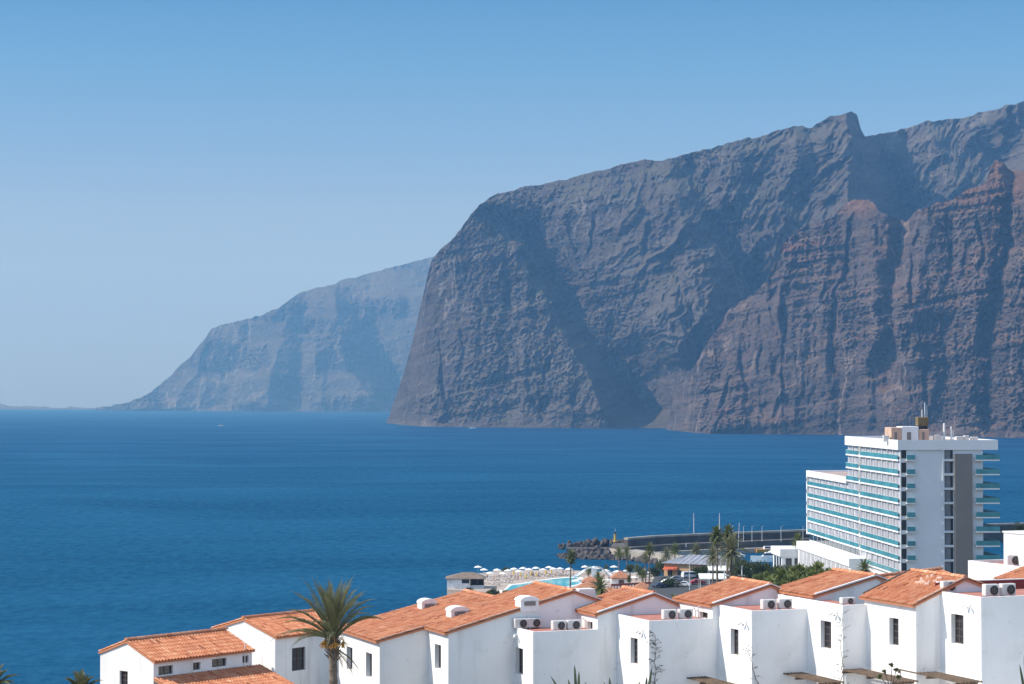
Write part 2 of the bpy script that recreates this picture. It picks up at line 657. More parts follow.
def massif(name, material, x0, x1, step, rows, top, base, tan_slope, features, seed, rough=1.0, dip=0.03, edge=None,
           z_under=-8.0, bed_m=34.0, spurs=None, jag=1.0, calm=None, flute=0.0):
    """a mountain side: its skyline and shoreline are laid out first, the face is then integrated from a slope
    field, and gullies, buttresses, lava beds and weathering are carved into its depth in metres"""
    px = np.arange(x0, x1 + step, step)
    nc = len(px)
    tp = interp(top, px)
    tp = tp + (fbm(px / 9.0, px * 0 + seed, 4, seed) * 1.8 + fbm(px / 2.6, px * 0 + seed, 2, seed + 5) * 0.5) * jag
    bs = interp(base, px)
    tp = np.minimum(tp, bs - 1.5)
    Yb = CAMZ * FPX / (bs - EYE_Y)
    v = np.linspace(0, 1, rows)[:, None]
    PY = bs + (tp - bs) * v
    PX = np.broadcast_to(px, PY.shape)
    Yc = np.zeros(PY.shape)
    Yc[0] = Yb
    ts_all = tan_slope(PX, PY)
    wob = fbm(PX / 60.0, PY / 60.0, 4, seed + 3) * 22
    for i in range(1, rows):
        dpy = PY[i - 1] - PY[i]
        up = (EYE_Y - PY[i]) / FPX
        z = CAMZ + up * Yc[i - 1]
        X = (px - CX) / FPX * Yc[i - 1]
        q = (z - X * dip + wob[i]) / bed_m
        bed = vnoise(q * 1.0, X / 420.0, seed + 9) * 0.6 + vnoise(q * 2.7, X / 160.0, seed + 12) * 0.4
        t = ts_all[i] * np.exp((bed - 0.5) * 2.0)
        t = np.maximum(t, up + 0.16)
        Yc[i] = Yc[i - 1] + dpy / FPX * Yc[i - 1] / (t - up)
    D = np.zeros(PY.shape)
    for kind, poly, w0, w1, a0, a1 in features:
        wx = fbm(PX / 30.0, PY / 30.0, 4, seed + 31) * 9
        d, p, sd = seg_dist(PX + wx, PY + wx * 0.4, poly)
        w = w0 + (w1 - w0) * p
        a = a0 + (a1 - a0) * p
        if kind == 'gully':
            D += a * np.exp(-(d / w) ** 2)
        elif kind == 'vee':
            wig = fbm(PX / 7.0, PY / 9.0, 3, seed + 17) * 2.2
            br = smooth(0.36, 0.66, vnoise(PX / 22.0, PY / 26.0, seed + 19 + int(poly[0][0])))
            D += a * np.clip(1 - np.abs(d + wig) / w, 0, 1) * br * np.clip(np.minimum(p, 1 - p) * 6, 0, 1)
        elif kind == 'ridge':
            D -= a * np.exp(-d / w)
        elif kind == 'cutright':      # sharp step: to the right of the line the face falls back
            s_ = np.clip(sd * d / w, -1, 1)
            D += a * np.where(s_ > 0, np.sqrt(np.clip(1 - (1 - s_) ** 2, 0, 1)) * np.exp(-d / (w * 6)), 0)
    m_px = Yc / FPX
    xm, zm = PX * m_px.mean(), PY * m_px.mean()
    sk = xm + zm * 0.25
    if spurs is not None:
        sl, wl, amp, mask = spurs
        wv = fbm(PX / 70.0, PY / 70.0, 5, seed + 81) * 34
        D += -fbm((PX + sl * PY + wv) / wl, (PY - sl * PX) / (wl * 2.6), 6, seed + 83, 0.6, True) * amp * mask(PX, PY) - 0.5 * amp * mask(PX, PY)
    k = rough * (1.0 if calm is None else calm(PX, PY))
    k = k * (0.4 + 1.0 * smooth(0.25, 0.75, vnoise(xm / 210.0, zm / 150.0, seed + 99)))
    warp = fbm(xm / 150.0, zm / 150.0, 4, seed + 2) * 60
    xw, zw = xm + warp, zm + fbm(xm / 150.0, zm / 150.0, 4, seed + 4) * 40
    D += -fbm((sk + warp) / 280.0, zw / 620.0, 5, seed + 41, 0.55, True) * 26 * k
    D += -fbm(xw / 95.0, zw / 240.0, 5, seed + 51, 0.6, True) * 17 * k
    D += -fbm((xm + zm * 0.3 + warp * 0.3) / 34.0, (zm + warp * 0.3) / 85.0, 4, seed + 56, 0.6, True) * 6.5 * k
    D += -fbm((xm * 0.92 + zm * 0.38 + warp * 0.3) / 20.0, (zm * 0.92 - xm * 0.38) / 30.0, 4, seed + 61, 0.65, True) * 5.0 * k
    # blocky fracture: joints between lava blocks
    xj, zj = xm + fbm(xm / 22, zm / 22, 3, seed + 33) * 12, zm + fbm(xm / 22, zm / 22, 3, seed + 34) * 9 + xm * dip
    D += (_hash(np.floor(xj / 13.0), np.floor(zj / 9.0), seed + 35) - 0.5) * 4.5 * k
    D += (_hash(np.floor(xj / 6.0 + 3.3), np.floor(zj / 4.6), seed + 36) - 0.5) * 5.0 * k
    D += -fbm((xm + warp * 0.25) / 24.0, zm / 170.0, 3, seed + 95, 0.6, True) * flute
    D += (vnoise(xm / 7.0, zm / 8.0, seed + 66) - 0.5) * 5.5 * k
    D += (vnoise(xm / 3.0, zm / 3.4, seed + 68) - 0.5) * 7.0 * k
    ledge = vnoise((zm + xm * dip + warp * 0.12) / (bed_m * 0.42), xm / 300.0, seed + 71)
    D += (smooth(0.35, 0.65, ledge) - 0.5) * 8.0 * k * smooth(0.25, 0.6, vnoise(xm / 130.0, zm / 70.0, seed + 91))
    fade = np.clip(v * 14, 0, 1)
    Y = Yc + D * (0.25 + 0.75 * fade)
    if edge is not None:
        Y = Y + edge(PX, PY)
    # back to world points
    dxx = (PX - CX) / FPX
    up = (EYE_Y - PY) / FPX
    W = np.stack([dxx * Y, Y, CAMZ + up * Y], -1)
    W[0, :, 2] = z_under
    # the far side of the mountain
    back = []
    zt = W[-1, :, 2]
    for f, dy in ((1.0, 60), (0.93, 260), (0.7, 900), (0.0, 1900)):
        b_ = W[-1].copy()
        b_[:, 1] += dy
        b_[:, 0] += dxx[-1] * dy
        b_[:, 2] = np.minimum(zt, zt * f + z_under * (1 - f))
        back.append(b_)
    W = np.concatenate([W, np.stack(back)], 0)
    o = grid_obj(name, W.reshape(-1, 3), W.shape[0], nc, material, smooth=False)
    tag(o, kind='structure')
    return o


ROCK = ((0.115, 0.088, 0.078), (0.068, 0.058, 0.056), (0.19, 0.098, 0.066), (0.2, 0.165, 0.142), (0.105, 0.105, 0.06))
rock_near = rock_material('red_brown_basalt', (0.122, 0.090, 0.086), (0.050, 0.041, 0.043), (0.24, 0.095, 0.058),
                          (0.20, 0.150, 0.130), (0.20, 0.118, 0.07), 0.7, 1.0, (415, 465, (0.27, 0.135, 0.085)))
rock_mid = rock_material('grey_brown_basalt', (0.128, 0.096, 0.092), (0.062, 0.051, 0.053), (0.12, 0.082, 0.070),
                         (0.165, 0.140, 0.128), (0.115, 0.112, 0.068), 0.75, 0.8)
rock_far = rock_material('pale_grey_basalt', (0.105, 0.085, 0.08), (0.062, 0.055, 0.057), (0.13, 0.085, 0.07),
                         (0.15, 0.128, 0.118), (0.13, 0.105, 0.085), 0.9, 0.45)


def ravines(seed, spots, w=(2.0, 4.5), a=(14, 40)):
    r_ = random.Random(seed)
    out = []
    for x0, y0, y1 in spots:
        pts, x = [], x0
        n = 5
        for i in range(n + 1):
            pts.append((x, y0 + (y1 - y0) * i / n))
            x += r_.uniform(-6, 5)
        ww, aa = r_.uniform(*w), r_.uniform(*a)
        out.append(('vee', pts, ww, ww * 1.6, aa * 0.7, aa))
        off = [(q[0] - ww * 1.5, q[1]) for q in pts]
        if r_.random() < 0.3:
            out.append(('ridge', off, ww * 1.6, ww * 2.2, aa * 0.1, aa * 0.4))
    return out


# main headland and the mountains above it
top_main = [(380, 427), (387, 423), (393, 405), (400, 385), (407, 362), (413, 338), (419, 312), (424, 290), (428, 272),
            (431, 262), (436, 254), (441, 248), (455, 236), (466, 221), (478, 206), (490, 197), (505, 191), (530, 186),
            (560, 180), (600, 170), (625, 164), (645, 159), (660, 160), (680, 155), (710, 148), (740, 140), (770, 133),
            (792, 126), (803, 125), (812, 127), (822, 121), (832, 115), (843, 112), (852, 111), (858, 115), (862, 128),
            (866, 136), (882, 133), (900, 130), (912, 125), (926, 121), (945, 120), (962, 118), (985, 111), (1005, 106),
            (1024, 100), (1080, 84), (1130, 90)]
base_main = [(380, 425.4), (400, 426.4), (600, 428.4), (640, 428.6), (690, 429.0), (760, 429.3), (848, 429.7), (905, 427), (1130, 429.5)]


def slope_main(PX, PY):
    t = np.full(PX.shape, 1.9)
    # the high country above the cliffs lies back
    brow = np.interp(PX, [380, 430, 470, 520, 600, 680, 760, 900, 1130], [240, 245, 214, 206, 204, 208, 222, 235, 235])
    hi = smooth(25, -25, PY - brow)
    t = t * (1 - hi) + np.interp(PX, [480, 560, 620, 720, 800, 900, 1130], [0.8, 0.62, 0.62, 0.78, 0.9, 0.8, 0.8]) * hi
    # talus at the foot
    foot = smooth(398, 422, PY)
    t = t * (1 - foot) + 0.95 * foot
    return t


feat_main = [
    ('gully', [(500, 226), (528, 234), (556, 270), (584, 312), (612, 350), (640, 388), (652, 430)], 17, 40, 130, 430),
    ('ridge', [(494, 205), (522, 268), (556, 322), (584, 372), (604, 425)], 20, 22, 40, 120),
    ('ridge', [(560, 215), (578, 262), (596, 300)], 7, 6, 30, 60),
    ('gully', [(694, 168), (712, 205), (738, 240), (756, 275), (772, 300)], 13, 26, 130, 330),
    ('ridge', [(704, 165), (722, 205), (745, 250)], 8, 10, 30, 50),
    ('gully', [(642, 190), (660, 240), (690, 300), (700, 360)], 8, 12, 25, 50),
    ('ridge', [(672, 172), (690, 240), (720, 310)], 8, 10, 25, 50),
    ('ridge', [(794, 128), (800, 165), (776, 215), (748, 262)], 11, 13, 60, 80),
    ('gully', [(812, 136), (822, 165), (806, 205)], 7, 11, 30, 60),
    ('ridge', [(846, 114), (850, 150), (846, 185), (842, 220)], 9, 12, 120, 260),
    ('gully', [(868, 140), (884, 172), (902, 225)], 12, 28, 70, 280),
    ('ridge', [(925, 122), (936, 150), (960, 178), (985, 200)], 9, 13, 40, 70),
    ('gully', [(905, 132), (925, 160), (940, 190)], 8, 12, 40, 60),
    ('gully', [(985, 115), (994, 140), (1006, 168)], 8, 12, 40, 60),
    ('ridge', [(1012, 106), (1024, 140), (1040, 180)], 10, 12, 40, 60),
    ('gully', [(415, 345), (424, 390), (428, 425)], 5, 7, 20, 35),
    ('gully', [(508, 262), (512, 330), (508, 425)], 6, 8, 16, 20),
]


def edge_main(PX, PY):
    e = np.clip((436 - PX) / 56.0, 0, 1)
    return 900 * e ** 2


feat_main += ravines(5, [(436, 290, 424), (462, 300, 420), (482, 250, 360), (495, 330, 425), (528, 330, 425), (552, 350, 424), (575, 390, 424), (548, 190, 250), (590, 180, 260), (618, 200, 300), (655, 175, 260), (640, 290, 380), (680, 250, 340), (705, 330, 390), (822, 150, 220), (792, 190, 250), (945, 130, 190), (975, 130, 180)])
massif('mountain_headland', rock_mid, 381, 1120, 0.7, 470, top_main, base_main, slope_main, feat_main, 3, 1.25, 0.22,
       edge_main, bed_m=42, spurs=(0.75, 70.0, 150.0, lambda a, b: smooth(560, 720, a) * smooth(405, 330, b)),
       calm=lambda a, b: 1 - 0.15 * smooth(585, 680, a) * smooth(420, 350, b))

# the nearer cliff on the right
top_near = [(664, 436), (668, 426), (672, 404), (680, 387), (694, 364), (712, 336), (728, 312), (745, 300), (760, 289),
            (768, 275), (776, 262), (784, 240), (792, 234), (806, 228), (822, 223), (834, 217), (842, 207), (852, 202),
            (862, 201), (872, 203), (880, 209), (892, 216), (900, 222), (908, 219), (914, 213), (923, 209), (938, 203),
            (955, 198), (968, 189), (980, 184), (988, 180), (992, 167), (997, 161), (1004, 163), (1010, 170),
            (1017, 167), (1024, 170), (1045, 160), (1075, 150), (1120, 150)]
base_near = [(664, 432), (700, 433.5), (760, 434), (850, 435), (950, 436.5), (1024, 438), (1120, 440)]


def slope_near(PX, PY):
    t = np.full(PX.shape, 2.9)
    foot = smooth(415, 434, PY)
    t = t * (1 - foot) + 1.2 * foot
    left = smooth(790, 740, PX)
    return t * (1 - left) + 1.7 * left


feat_near = [
    ('gully', [(900, 218), (893, 270), (889, 330), (886, 380)], 8, 9, 68, 32),
    ('ridge', [(866, 200), (876, 250), (874, 320), (868, 425)], 11, 14, 15, 19),
    ('ridge', [(784, 240), (782, 300), (776, 425)], 8, 9, 15, 17),
    ('gully', [(770, 285), (772, 340), (770, 432)], 7, 8, 10, 10),
    ('gully', [(812, 240), (806, 320), (812, 432)], 6, 8, 8, 13),
    ('gully', [(842, 215), (838, 300), (836, 432)], 5, 6, 7, 10),
    ('ridge', [(824, 226), (824, 320), (826, 430)], 8, 10, 8, 10),
    ('ridge', [(930, 208), (918, 300), (905, 430)], 12, 15, 13, 19),
    ('gully', [(955, 200), (948, 300), (940, 430)], 6, 8, 10, 15),
    ('ridge', [(990, 172), (980, 280), (968, 430)], 10, 13, 13, 19),
    ('gully', [(1012, 172), (1008, 240), (994, 330), (990, 430)], 7, 9, 47, 40),
    ('ridge', [(1030, 170), (1026, 300), (1014, 430)], 9, 11, 13, 15),
    ('gully', [(735, 320), (715, 370), (700, 425)], 6, 10, 8, 15),
    ('ridge', [(752, 300), (735, 360), (726, 430)], 7, 9, 8, 13),
]


def edge_near(PX, PY):
    e = np.clip((716 - PX) / 52.0, 0, 1)
    return 420 * e ** 2


feat_near += ravines(8, [(690, 385, 430), (706, 360, 430), (722, 340, 432), (742, 315, 430), (758, 300, 420), (777, 255, 400), (790, 250, 432), (800, 240, 350), (818, 235, 432), (834, 225, 330), (848, 215, 430), (858, 212, 300), (880, 220, 330), (908, 225, 432), (918, 220, 320), (932, 215, 432), (950, 205, 340), (965, 200, 432), (978, 195, 320), (1000, 180, 300), (1020, 180, 430)], (1.8, 3.8), (12, 34))
massif('sea_cliff', rock_near, 664, 1110, 0.62, 440, top_near, base_near, slope_near, feat_near, 23, 0.99, 0.18,
       edge_near, bed_m=26, jag=2.2, flute=7.0)

# the far headland, pale with distance
top_far = [(96, 408.6), (118, 405), (130, 402), (140, 398), (150, 393), (160, 386), (172, 374), (184, 362), (196, 350),
           (205, 338), (212, 328), (220, 325), (240, 320), (262, 314), (276, 309), (285, 303), (296, 295), (310, 290),
           (335, 283), (360, 276), (385, 269), (410, 262), (432, 256), (470, 244), (520, 230)]
base_far = [(96, 410.4), (140, 410.8), (240, 411.3), (400, 411.8), (520, 412)]


def slope_far(PX, PY):
    t = np.full(PX.shape, 1.9)
    brow = np.interp(PX, [96, 205, 262, 286, 300, 340, 430, 520], [380, 330, 315, 304, 301, 302, 300, 296])
    hi = smooth(8, -8, PY - brow)
    return t * (1 - hi) + 0.42 * hi


feat_far = [
    ('ridge', [(288, 300), (282, 340), (262, 408)], 12, 18, 66, 139),
    ('ridge', [(338, 300), (340, 350), (372, 405)], 12, 16, 86, 139),
    ('gully', [(352, 298), (372, 340), (400, 405)], 14, 22, 99, 297),
    ('gully', [(245, 330), (232, 370), (220, 408)], 8, 12, 40, 79),
    ('ridge', [(212, 330), (200, 368), (180, 408)], 9, 12, 50, 86),
    ('gully', [(300, 312), (300, 350), (296, 408)], 7, 9, 40, 53),
    ('ridge', [(318, 305), (316, 350), (322, 408)], 8, 10, 40, 53),
]
massif('far_headland', rock_far, 96, 470, 0.9, 190, top_far, base_far, slope_far, feat_far, 57, 2.0, 0.03, None,
       bed_m=90)

# a low tongue of land on the horizon
top_low = [(-60, 404), (-20, 403.5), (8, 405), (30, 407.2), (60, 408), (100, 407.2), (128, 406.5), (170, 408)]
base_low = [(-60, 409.3), (170, 409.6)]
massif('low_coast', rock_far, -60, 170, 1.5, 14, top_low, base_low, lambda a, b: np.full(a.shape, 0.5), [], 77, 0.2, 0.0)
# ------------------------------------------------------------------ hillside the town stands on
_yk = [-700, -60, 0, 60, 100, 140, 200, 300, 380, 454, 540, 600, 660, 700, 800, 822, 850, 1600]
_zr = [70, 66, 63.2, 55, 48.0, 45, 40, 33, 28.5, 26.6, 20.5, 13.8, 8.5, 5.2, 4.2, 3.0, -4, -6]
_zl = [68, 65, 62.5, 54, 46.5, 42.5, 34, 19, 9, 3, -4, -6, -6, -6, -6, -6, -6, -6]


def ground_z(x, y):
    x, y = np.asarray(x, float), np.asarray(y, float)
    zr = np.interp(y, _yk, _zr)
    zl = np.interp(y, _yk, _zl)
    u = x / np.maximum(y, 20.0)
    zc = np.interp(y, [140, 200, 300, 380, 454, 540, 600, 640, 5000], [45, 39, 30, 24, 18.5, 14.0, 11.5, 9.0, 9.0])
    kc = smooth(0.105, 0.085, u) * smooth(140, 200, y)
    zr = zr * (1 - kc) + np.minimum(zr, zc) * kc
    # the pool end of the shore falls to the sea earlier than the harbour side
    zp = np.interp(y, [600, 640, 668, 684, 700, 2000], [13.8, 9.0, 6.2, 2.5, -4, -6])
    k = smooth(0.075, 0.06, u) * (y > 600)
    zr = zr * (1 - k) + np.minimum(zr, zp) * k
    t = np.where(y > 420, smooth(-0.040, -0.028, u), smooth(-0.058, -0.036, u))
    z = zl * (1 - t) + zr * t
    # far right the land carries on and rises a little
    z = z + smooth(0.19, 0.30, u) * smooth(500, 300, y) * 4.0
    return z


def gz(x, y):
    return float(ground_z(x, y))


def ground_material():
    m = mat('dry_earth', (0.17, 0.135, 0.10), 0.95, var=0.5, scale=0.25, bump=0.6, bscale=2.0, col2=(0.085, 0.085, 0.045), dist=0.15)
    return m


M_PAVE = mat('bounce_paving', (0.66, 0.63, 0.58), 0.9, var=0.2, scale=0.5)  # pale paving out of view, added as a reflector for the shaded walls


def build_ground():
    ys = np.concatenate([np.linspace(-690, -60, 12), np.linspace(-40, 160, 60), np.linspace(166, 860, 150)])
    xs = np.concatenate([np.linspace(-420, -130, 20), np.linspace(-126, 260, 140), np.linspace(270, 520, 22)])
    X, Y = np.meshgrid(xs, ys)
    Z = ground_z(X, Y) + fbm(X / 14, Y / 14, 4, 5) * 0.45
    o = grid_obj('hillside_ground', np.stack([X, Y, Z], -1).reshape(-1, 3), len(ys), len(xs), ground_material())
    tag(o, kind='structure')


build_ground()


def build_bounce_paving():
    """unseen pale paving before the white houses, added to bounce light onto shaded walls"""
    ys = np.linspace(40, 112, 40)
    us = np.linspace(-0.16, 0.30, 40)
    X = us[None, :] * ys[:, None]
    Y = np.broadcast_to(ys[:, None], X.shape)
    Z = np.interp(Y, _yk, _zr) + 0.62
    Z = np.maximum(Z, ground_z(X, Y) + 0.5)
    o = grid_obj('bounce_pavement', np.stack([X, Y, Z], -1).reshape(-1, 3), len(ys), len(us), M_PAVE)
    tag(o, kind='structure')


build_bounce_paving()

# ------------------------------------------------------------------ shared materials
M = {}
def plaster_material():
    m = mat('white_plaster', (0.82, 0.812, 0.80), 0.9, var=0.06, scale=0.6, bump=0.15, bscale=14, spec=0.2)
    nt = m.node_tree
    N, L = nt.nodes.new, nt.links.new
    b = nt.nodes['Principled BSDF']
    src = b.inputs['Base Color'].links[0].from_socket
    tc = N('ShaderNodeTexCoord')
    prev = src
    # rain streaks run down the wall, old repairs are blotchy
    for sc, lo, hi, amt, col in (((1.7, 1.7, 0.16), 0.52, 0.72, 0.5, (0.52, 0.49, 0.46)), ((0.45, 0.45, 0.45), 0.56, 0.63, 0.3, (0.64, 0.63, 0.60)), ((3.5, 3.5, 3.5), 0.64, 0.72, 0.4, (0.48, 0.47, 0.44))):
        mp = N('ShaderNodeMapping')
        mp.inputs['Scale'].default_value = sc
        L(tc.outputs['Object'], mp.inputs[0])
        n = N('ShaderNodeTexNoise')
        n.inputs['Scale'].default_value = 1.0
        n.inputs['Detail'].default_value = 6
        L(mp.outputs[0], n.inputs['Vector'])
        r = N('ShaderNodeMapRange')
        r.inputs[1].default_value, r.inputs[2].default_value, r.inputs[4].default_value = lo, hi, amt
        L(n.outputs['Fac'], r.inputs[0])
        x = N('ShaderNodeMix')
        x.data_type = 'RGBA'
        x.inputs[7].default_value = (*col, 1)
        L(r.outputs[0], x.inputs[0])
        L(prev, x.inputs[6])
        prev = x.outputs[2]
    L(prev, b.inputs['Base Color'])
    return m


M['plaster'] = plaster_material()
M['plaster_dirty'] = mat('weathered_white_plaster', (0.74, 0.72, 0.71), 0.9, var=0.16, scale=0.9, spec=0.2)
M['hotel_white'] = mat('hotel_white_paint', (0.76, 0.77, 0.78), 0.8, var=0.06, scale=0.15, spec=0.25)
M['hotel_side'] = mat('hotel_grey_render', (0.215, 0.200, 0.185), 0.9, var=0.08, scale=0.3)
M['terra_floor'] = mat('terracotta_terrace', (0.50, 0.20, 0.15), 0.85, var=0.25, scale=1.2)
M['dark_red'] = mat('dark_red_band', (0.24, 0.045, 0.04), 0.8, var=0.2, scale=2)
M['frame'] = mat('dark_wood_frame', (0.10, 0.07, 0.058), 0.6)
M['frame_grey'] = mat('grey_frame', (0.20, 0.18, 0.17), 0.6)
M['glass'] = mat('window_glass', (0.018, 0.020, 0.026), 0.08, spec=0.6)
M['curtain'] = mat('pale_curtain', (0.42, 0.36, 0.40), 0.9, var=0.3, scale=6)
M['ac_white'] = mat('air_conditioner_paint', (0.66, 0.63, 0.60), 0.5, var=0.12, scale=2)
M['black'] = mat('black_plastic', (0.012, 0.012, 0.013), 0.5)
M['metal'] = mat('galvanised_metal', (0.42, 0.43, 0.44), 0.45, 0.7)
M['white_metal'] = mat('white_painted_metal', (0.75, 0.75, 0.74), 0.45)
M['wood_old'] = mat('weathered_timber', (0.155, 0.105, 0.07), 0.9, var=0.5, scale=3)
M['concrete'] = mat('concrete', (0.36, 0.335, 0.305), 0.9, var=0.25, scale=0.4)
M['asphalt'] = mat('asphalt', (0.055, 0.055, 0.057), 0.9, var=0.25, scale=0.4)
M['teal_glass'] = mat('teal_balcony_glass', (0.085, 0.31, 0.36), 0.15, spec=0.5, var=0.35, scale=0.25)
M['bay_glass'] = mat('balcony_window_glass', (0.60, 0.59, 0.63), 0.2, var=0.3, scale=0.35, spec=0.5)
M['dark_glass'] = mat('dark_tinted_glass', (0.035, 0.045, 0.055), 0.1, var=0.4, scale=0.4, spec=0.5)
M['ridge_mortar'] = mat('ridge_mortar', (0.56, 0.36, 0.28), 0.95, var=0.35, scale=3)


def tile_material():
    m = bpy.data.materials.new('clay_roof_tile')
    m.use_nodes = True
    nt = m.node_tree
    N, L = nt.nodes.new, nt.links.new
    b = nt.nodes['Principled BSDF']
    b.inputs['Roughness'].default_value = 0.85
    b.inputs['Specular IOR Level'].default_value = 0.25
    a = N('ShaderNodeAttribute')
    a.attribute_name = 'tile_rnd'
    cr = N('ShaderNodeValToRGB')
    e = cr.color_ramp.elements
    e[0].position, e[0].color = 0.0, (0.24, 0.08, 0.042, 1)
    e[1].position, e[1].color = 1.0, (0.68, 0.39, 0.245, 1)
    for p_, c_ in ((0.10, (0.46, 0.16, 0.08, 1)), (0.55, (0.56, 0.235, 0.125, 1)), (0.9, (0.62, 0.295, 0.165, 1))):
        q = e.new(p_)
        q.color = c_
    L(a.outputs['Fac'], cr.inputs[0])
    tc = N('ShaderNodeTexCoord')
    n = N('ShaderNodeTexNoise')
    n.inputs['Scale'].default_value = 0.8
    n.inputs['Detail'].default_value = 7
    L(tc.outputs['Object'], n.inputs['Vector'])
    mr = N('ShaderNodeMapRange')
    mr.inputs[1].default_value, mr.inputs[2].default_value, mr.inputs[4].default_value = 0.52, 0.75, 0.32
    L(n.outputs['Fac'], mr.inputs[0])
    mx = N('ShaderNodeMix')
    mx.data_type = 'RGBA'
    mx.inputs[7].default_value = (0.33, 0.19, 0.14, 1)
    L(mr.outputs[0], mx.inputs[0])
    L(cr.outputs[0], mx.inputs[6])
    L(mx.outputs[2], b.inputs['Base Color'])
    return m


M['tile'] = tile_material()
UP = Vector((0, 0, 1))


def tiled(name, E0, e_dir, s_dir, width, length, parent, pitch=0.235, row=0.36, thick=0.10, seed=1):
    """a field of barrel tiles: E0 = lower corner, e_dir along the eave, s_dir up the slope"""
    r_ = random.Random(seed)
    n = e_dir.cross(s_dir).normalized()
    if n.z < 0:
        n = -n
    nc = max(2, round(width / pitch))
    nr = max(2, round(length / row))
    pw, rl = width / nc, length / nr
    us = (0.0, 0.13, 0.30, 0.47, 0.6, 0.8)
    hs = (0.0, 0.052, 0.072, 0.052, 0.0, -0.014)
    mb = MB()
    jc = [r_.uniform(-0.05, 0.05) for _ in range(nc)]
    for c in range(nc):
        tone = r_.random() * 0.25
        for r in range(nr):
            rd = min(1, max(0, r_.random() * 0.75 + tone))
            if r_.random() < 0.04:
                rd = r_.random() * 0.1
            lift = r_.uniform(0.022, 0.036)
            s0 = (r + jc[c] * (0 < r)) * rl
            s1 = (r + 1.06) * rl if r < nr - 1 else (r + 1) * rl
            vs = []
            for s_, l_ in ((s0, lift), (s1, 0.0)):
                for u, h in zip(us + (1.0,), hs + (0.0,)):
                    vs.append(E0 + e_dir * ((c + u) * pw) + s_dir * s_ + n * (h + l_))
            fs = [(k, k + 1, 8 + k, 7 + k) for k in range(6)]
            # butt end of the tile
            v0 = len(vs)
            for u, h in zip(us + (1.0,), hs + (0.0,)):
                vs.append(E0 + e_dir * ((c + u) * pw) + s_dir * s0 + n * (h + lift - 0.03))
            fs += [(k + 1, k, v0 + k, v0 + k + 1) for k in range(6)]
            mb.mesh(vs, fs, rd)
    # slab under the tiles
    A, B = E0 - n * 0.03, E0 + e_dir * width - n * 0.03
    C, D = B + s_dir * length, A + s_dir * length
    dn = -n * thick
    mb.mesh([A, B, C, D, A + dn, B + dn, C + dn, D + dn],
            [(0, 1, 2, 3), (7, 6, 5, 4), (0, 4, 5, 1), (1, 5, 6, 2), (2, 6, 7, 3), (3, 7, 4, 0)], 0.45)
    return mb.build(name, M['tile'], parent, rnd=True, recalc=False)


def wall_rect(mb, P0, U, w, z0, z1, holes=(), depth=0.22, inward=None):
    """upright wall rectangle from P0 along U with window openings [(u0,u1,za,zb)] and their reveals (z absolute)"""
    P0 = Vector((P0.x, P0.y, 0))
    us = sorted({0.0, w, *[h[0] for h in holes], *[h[1] for h in holes]})
    zs = sorted({z0, z1, *[h[2] for h in holes], *[h[3] for h in holes]})
    pt = lambda u, z, d=0.0: P0 + U * u + UP * z + (inward * d if inward is not None else Vector())
    for i in range(len(us) - 1):
        for j in range(len(zs) - 1):
            uc, zc = (us[i] + us[i + 1]) / 2, (zs[j] + zs[j + 1]) / 2
            if any(h[0] < uc < h[1] and h[2] < zc < h[3] for h in holes):
                continue
            mb.poly([pt(us[i], zs[j]), pt(us[i + 1], zs[j]), pt(us[i + 1], zs[j + 1]), pt(us[i], zs[j + 1])])
    for (a, b, c, d) in holes:
        for q in (((a, c), (a, d)), ((b, d), (b, c)), ((a, d), (b, d)), ((b, c), (a, c))):
            (ua, za), (ub, zb) = q
            mb.poly([pt(ua, za), pt(ub, zb), pt(ub, zb, depth), pt(ua, za, depth)])


def window_in(parent, P0, U, inward, hole, bars=(1, 2), depth=0.24, fr=0.055, fmat='frame', curtain=False, name='window'):
    """casement set into an opening: frame with glazing bars, and one pane"""
    P0 = Vector((P0.x, P0.y, 0))
    a, b, c, d = hole
    m = MB()
    O = P0 + inward * depth
    Bx = lambda u0, u1, z0, z1, t0, t1: m.box((u0, t0, z0), (u1, t1, z1), O, U, inward)
    Bx(a, a + fr, c, d, 0, 0.05)
    Bx(b - fr, b, c, d, 0, 0.05)
    Bx(a + fr, b - fr, c, c + fr, 0, 0.05)
    Bx(a + fr, b - fr, d - fr, d, 0, 0.05)
    nv, nh = bars
    for k in range(1, nv + 1):
        u = a + (b - a) * k / (nv + 1)
        Bx(u - 0.02, u + 0.02, c + fr, d - fr, 0.005, 0.04)
    us = [a + fr] + [a + (b - a) * k / (nv + 1) for k in range(1, nv + 1)] + [b - fr]
    for k in range(1, nh + 1):
        z = c + (d - c) * k / (nh + 1)
        for i in range(len(us) - 1):
            Bx(us[i] + (0.02 if i else 0), us[i + 1] - (0.02 if i < len(us) - 2 else 0), z - 0.015, z + 0.015, 0.008, 0.038)
    w = m.build(name, M[fmat], parent)
    g = MB()
    q = lambda u, z, t: O + U * u + UP * z + inward * t
    g.box((a + fr - 0.01, 0.028, c + fr - 0.01), (b - fr + 0.01, 0.036, d - fr + 0.01), O, U, inward)
    g.build('pane', M['glass'], w)
    if curtain:
        cm = MB()
        n = 14
        lo, hi = a + fr, a + fr + (b - a) * 0.52
        top = [q(lo + (hi - lo) * k / n, d - fr, 0.012 + 0.010 * (k % 2)) for k in range(n + 1)]
        bot = [q(lo + (hi - lo) * k / n * (0.75 + 0.25), c + fr, 0.012 + 0.010 * (k % 2)) for k in range(n + 1)]
        for k in range(n):
            cm.poly([bot[k], bot[k + 1], top[k + 1], top[k]])
        cm.build('curtain', M['curtain'], w)
    return w
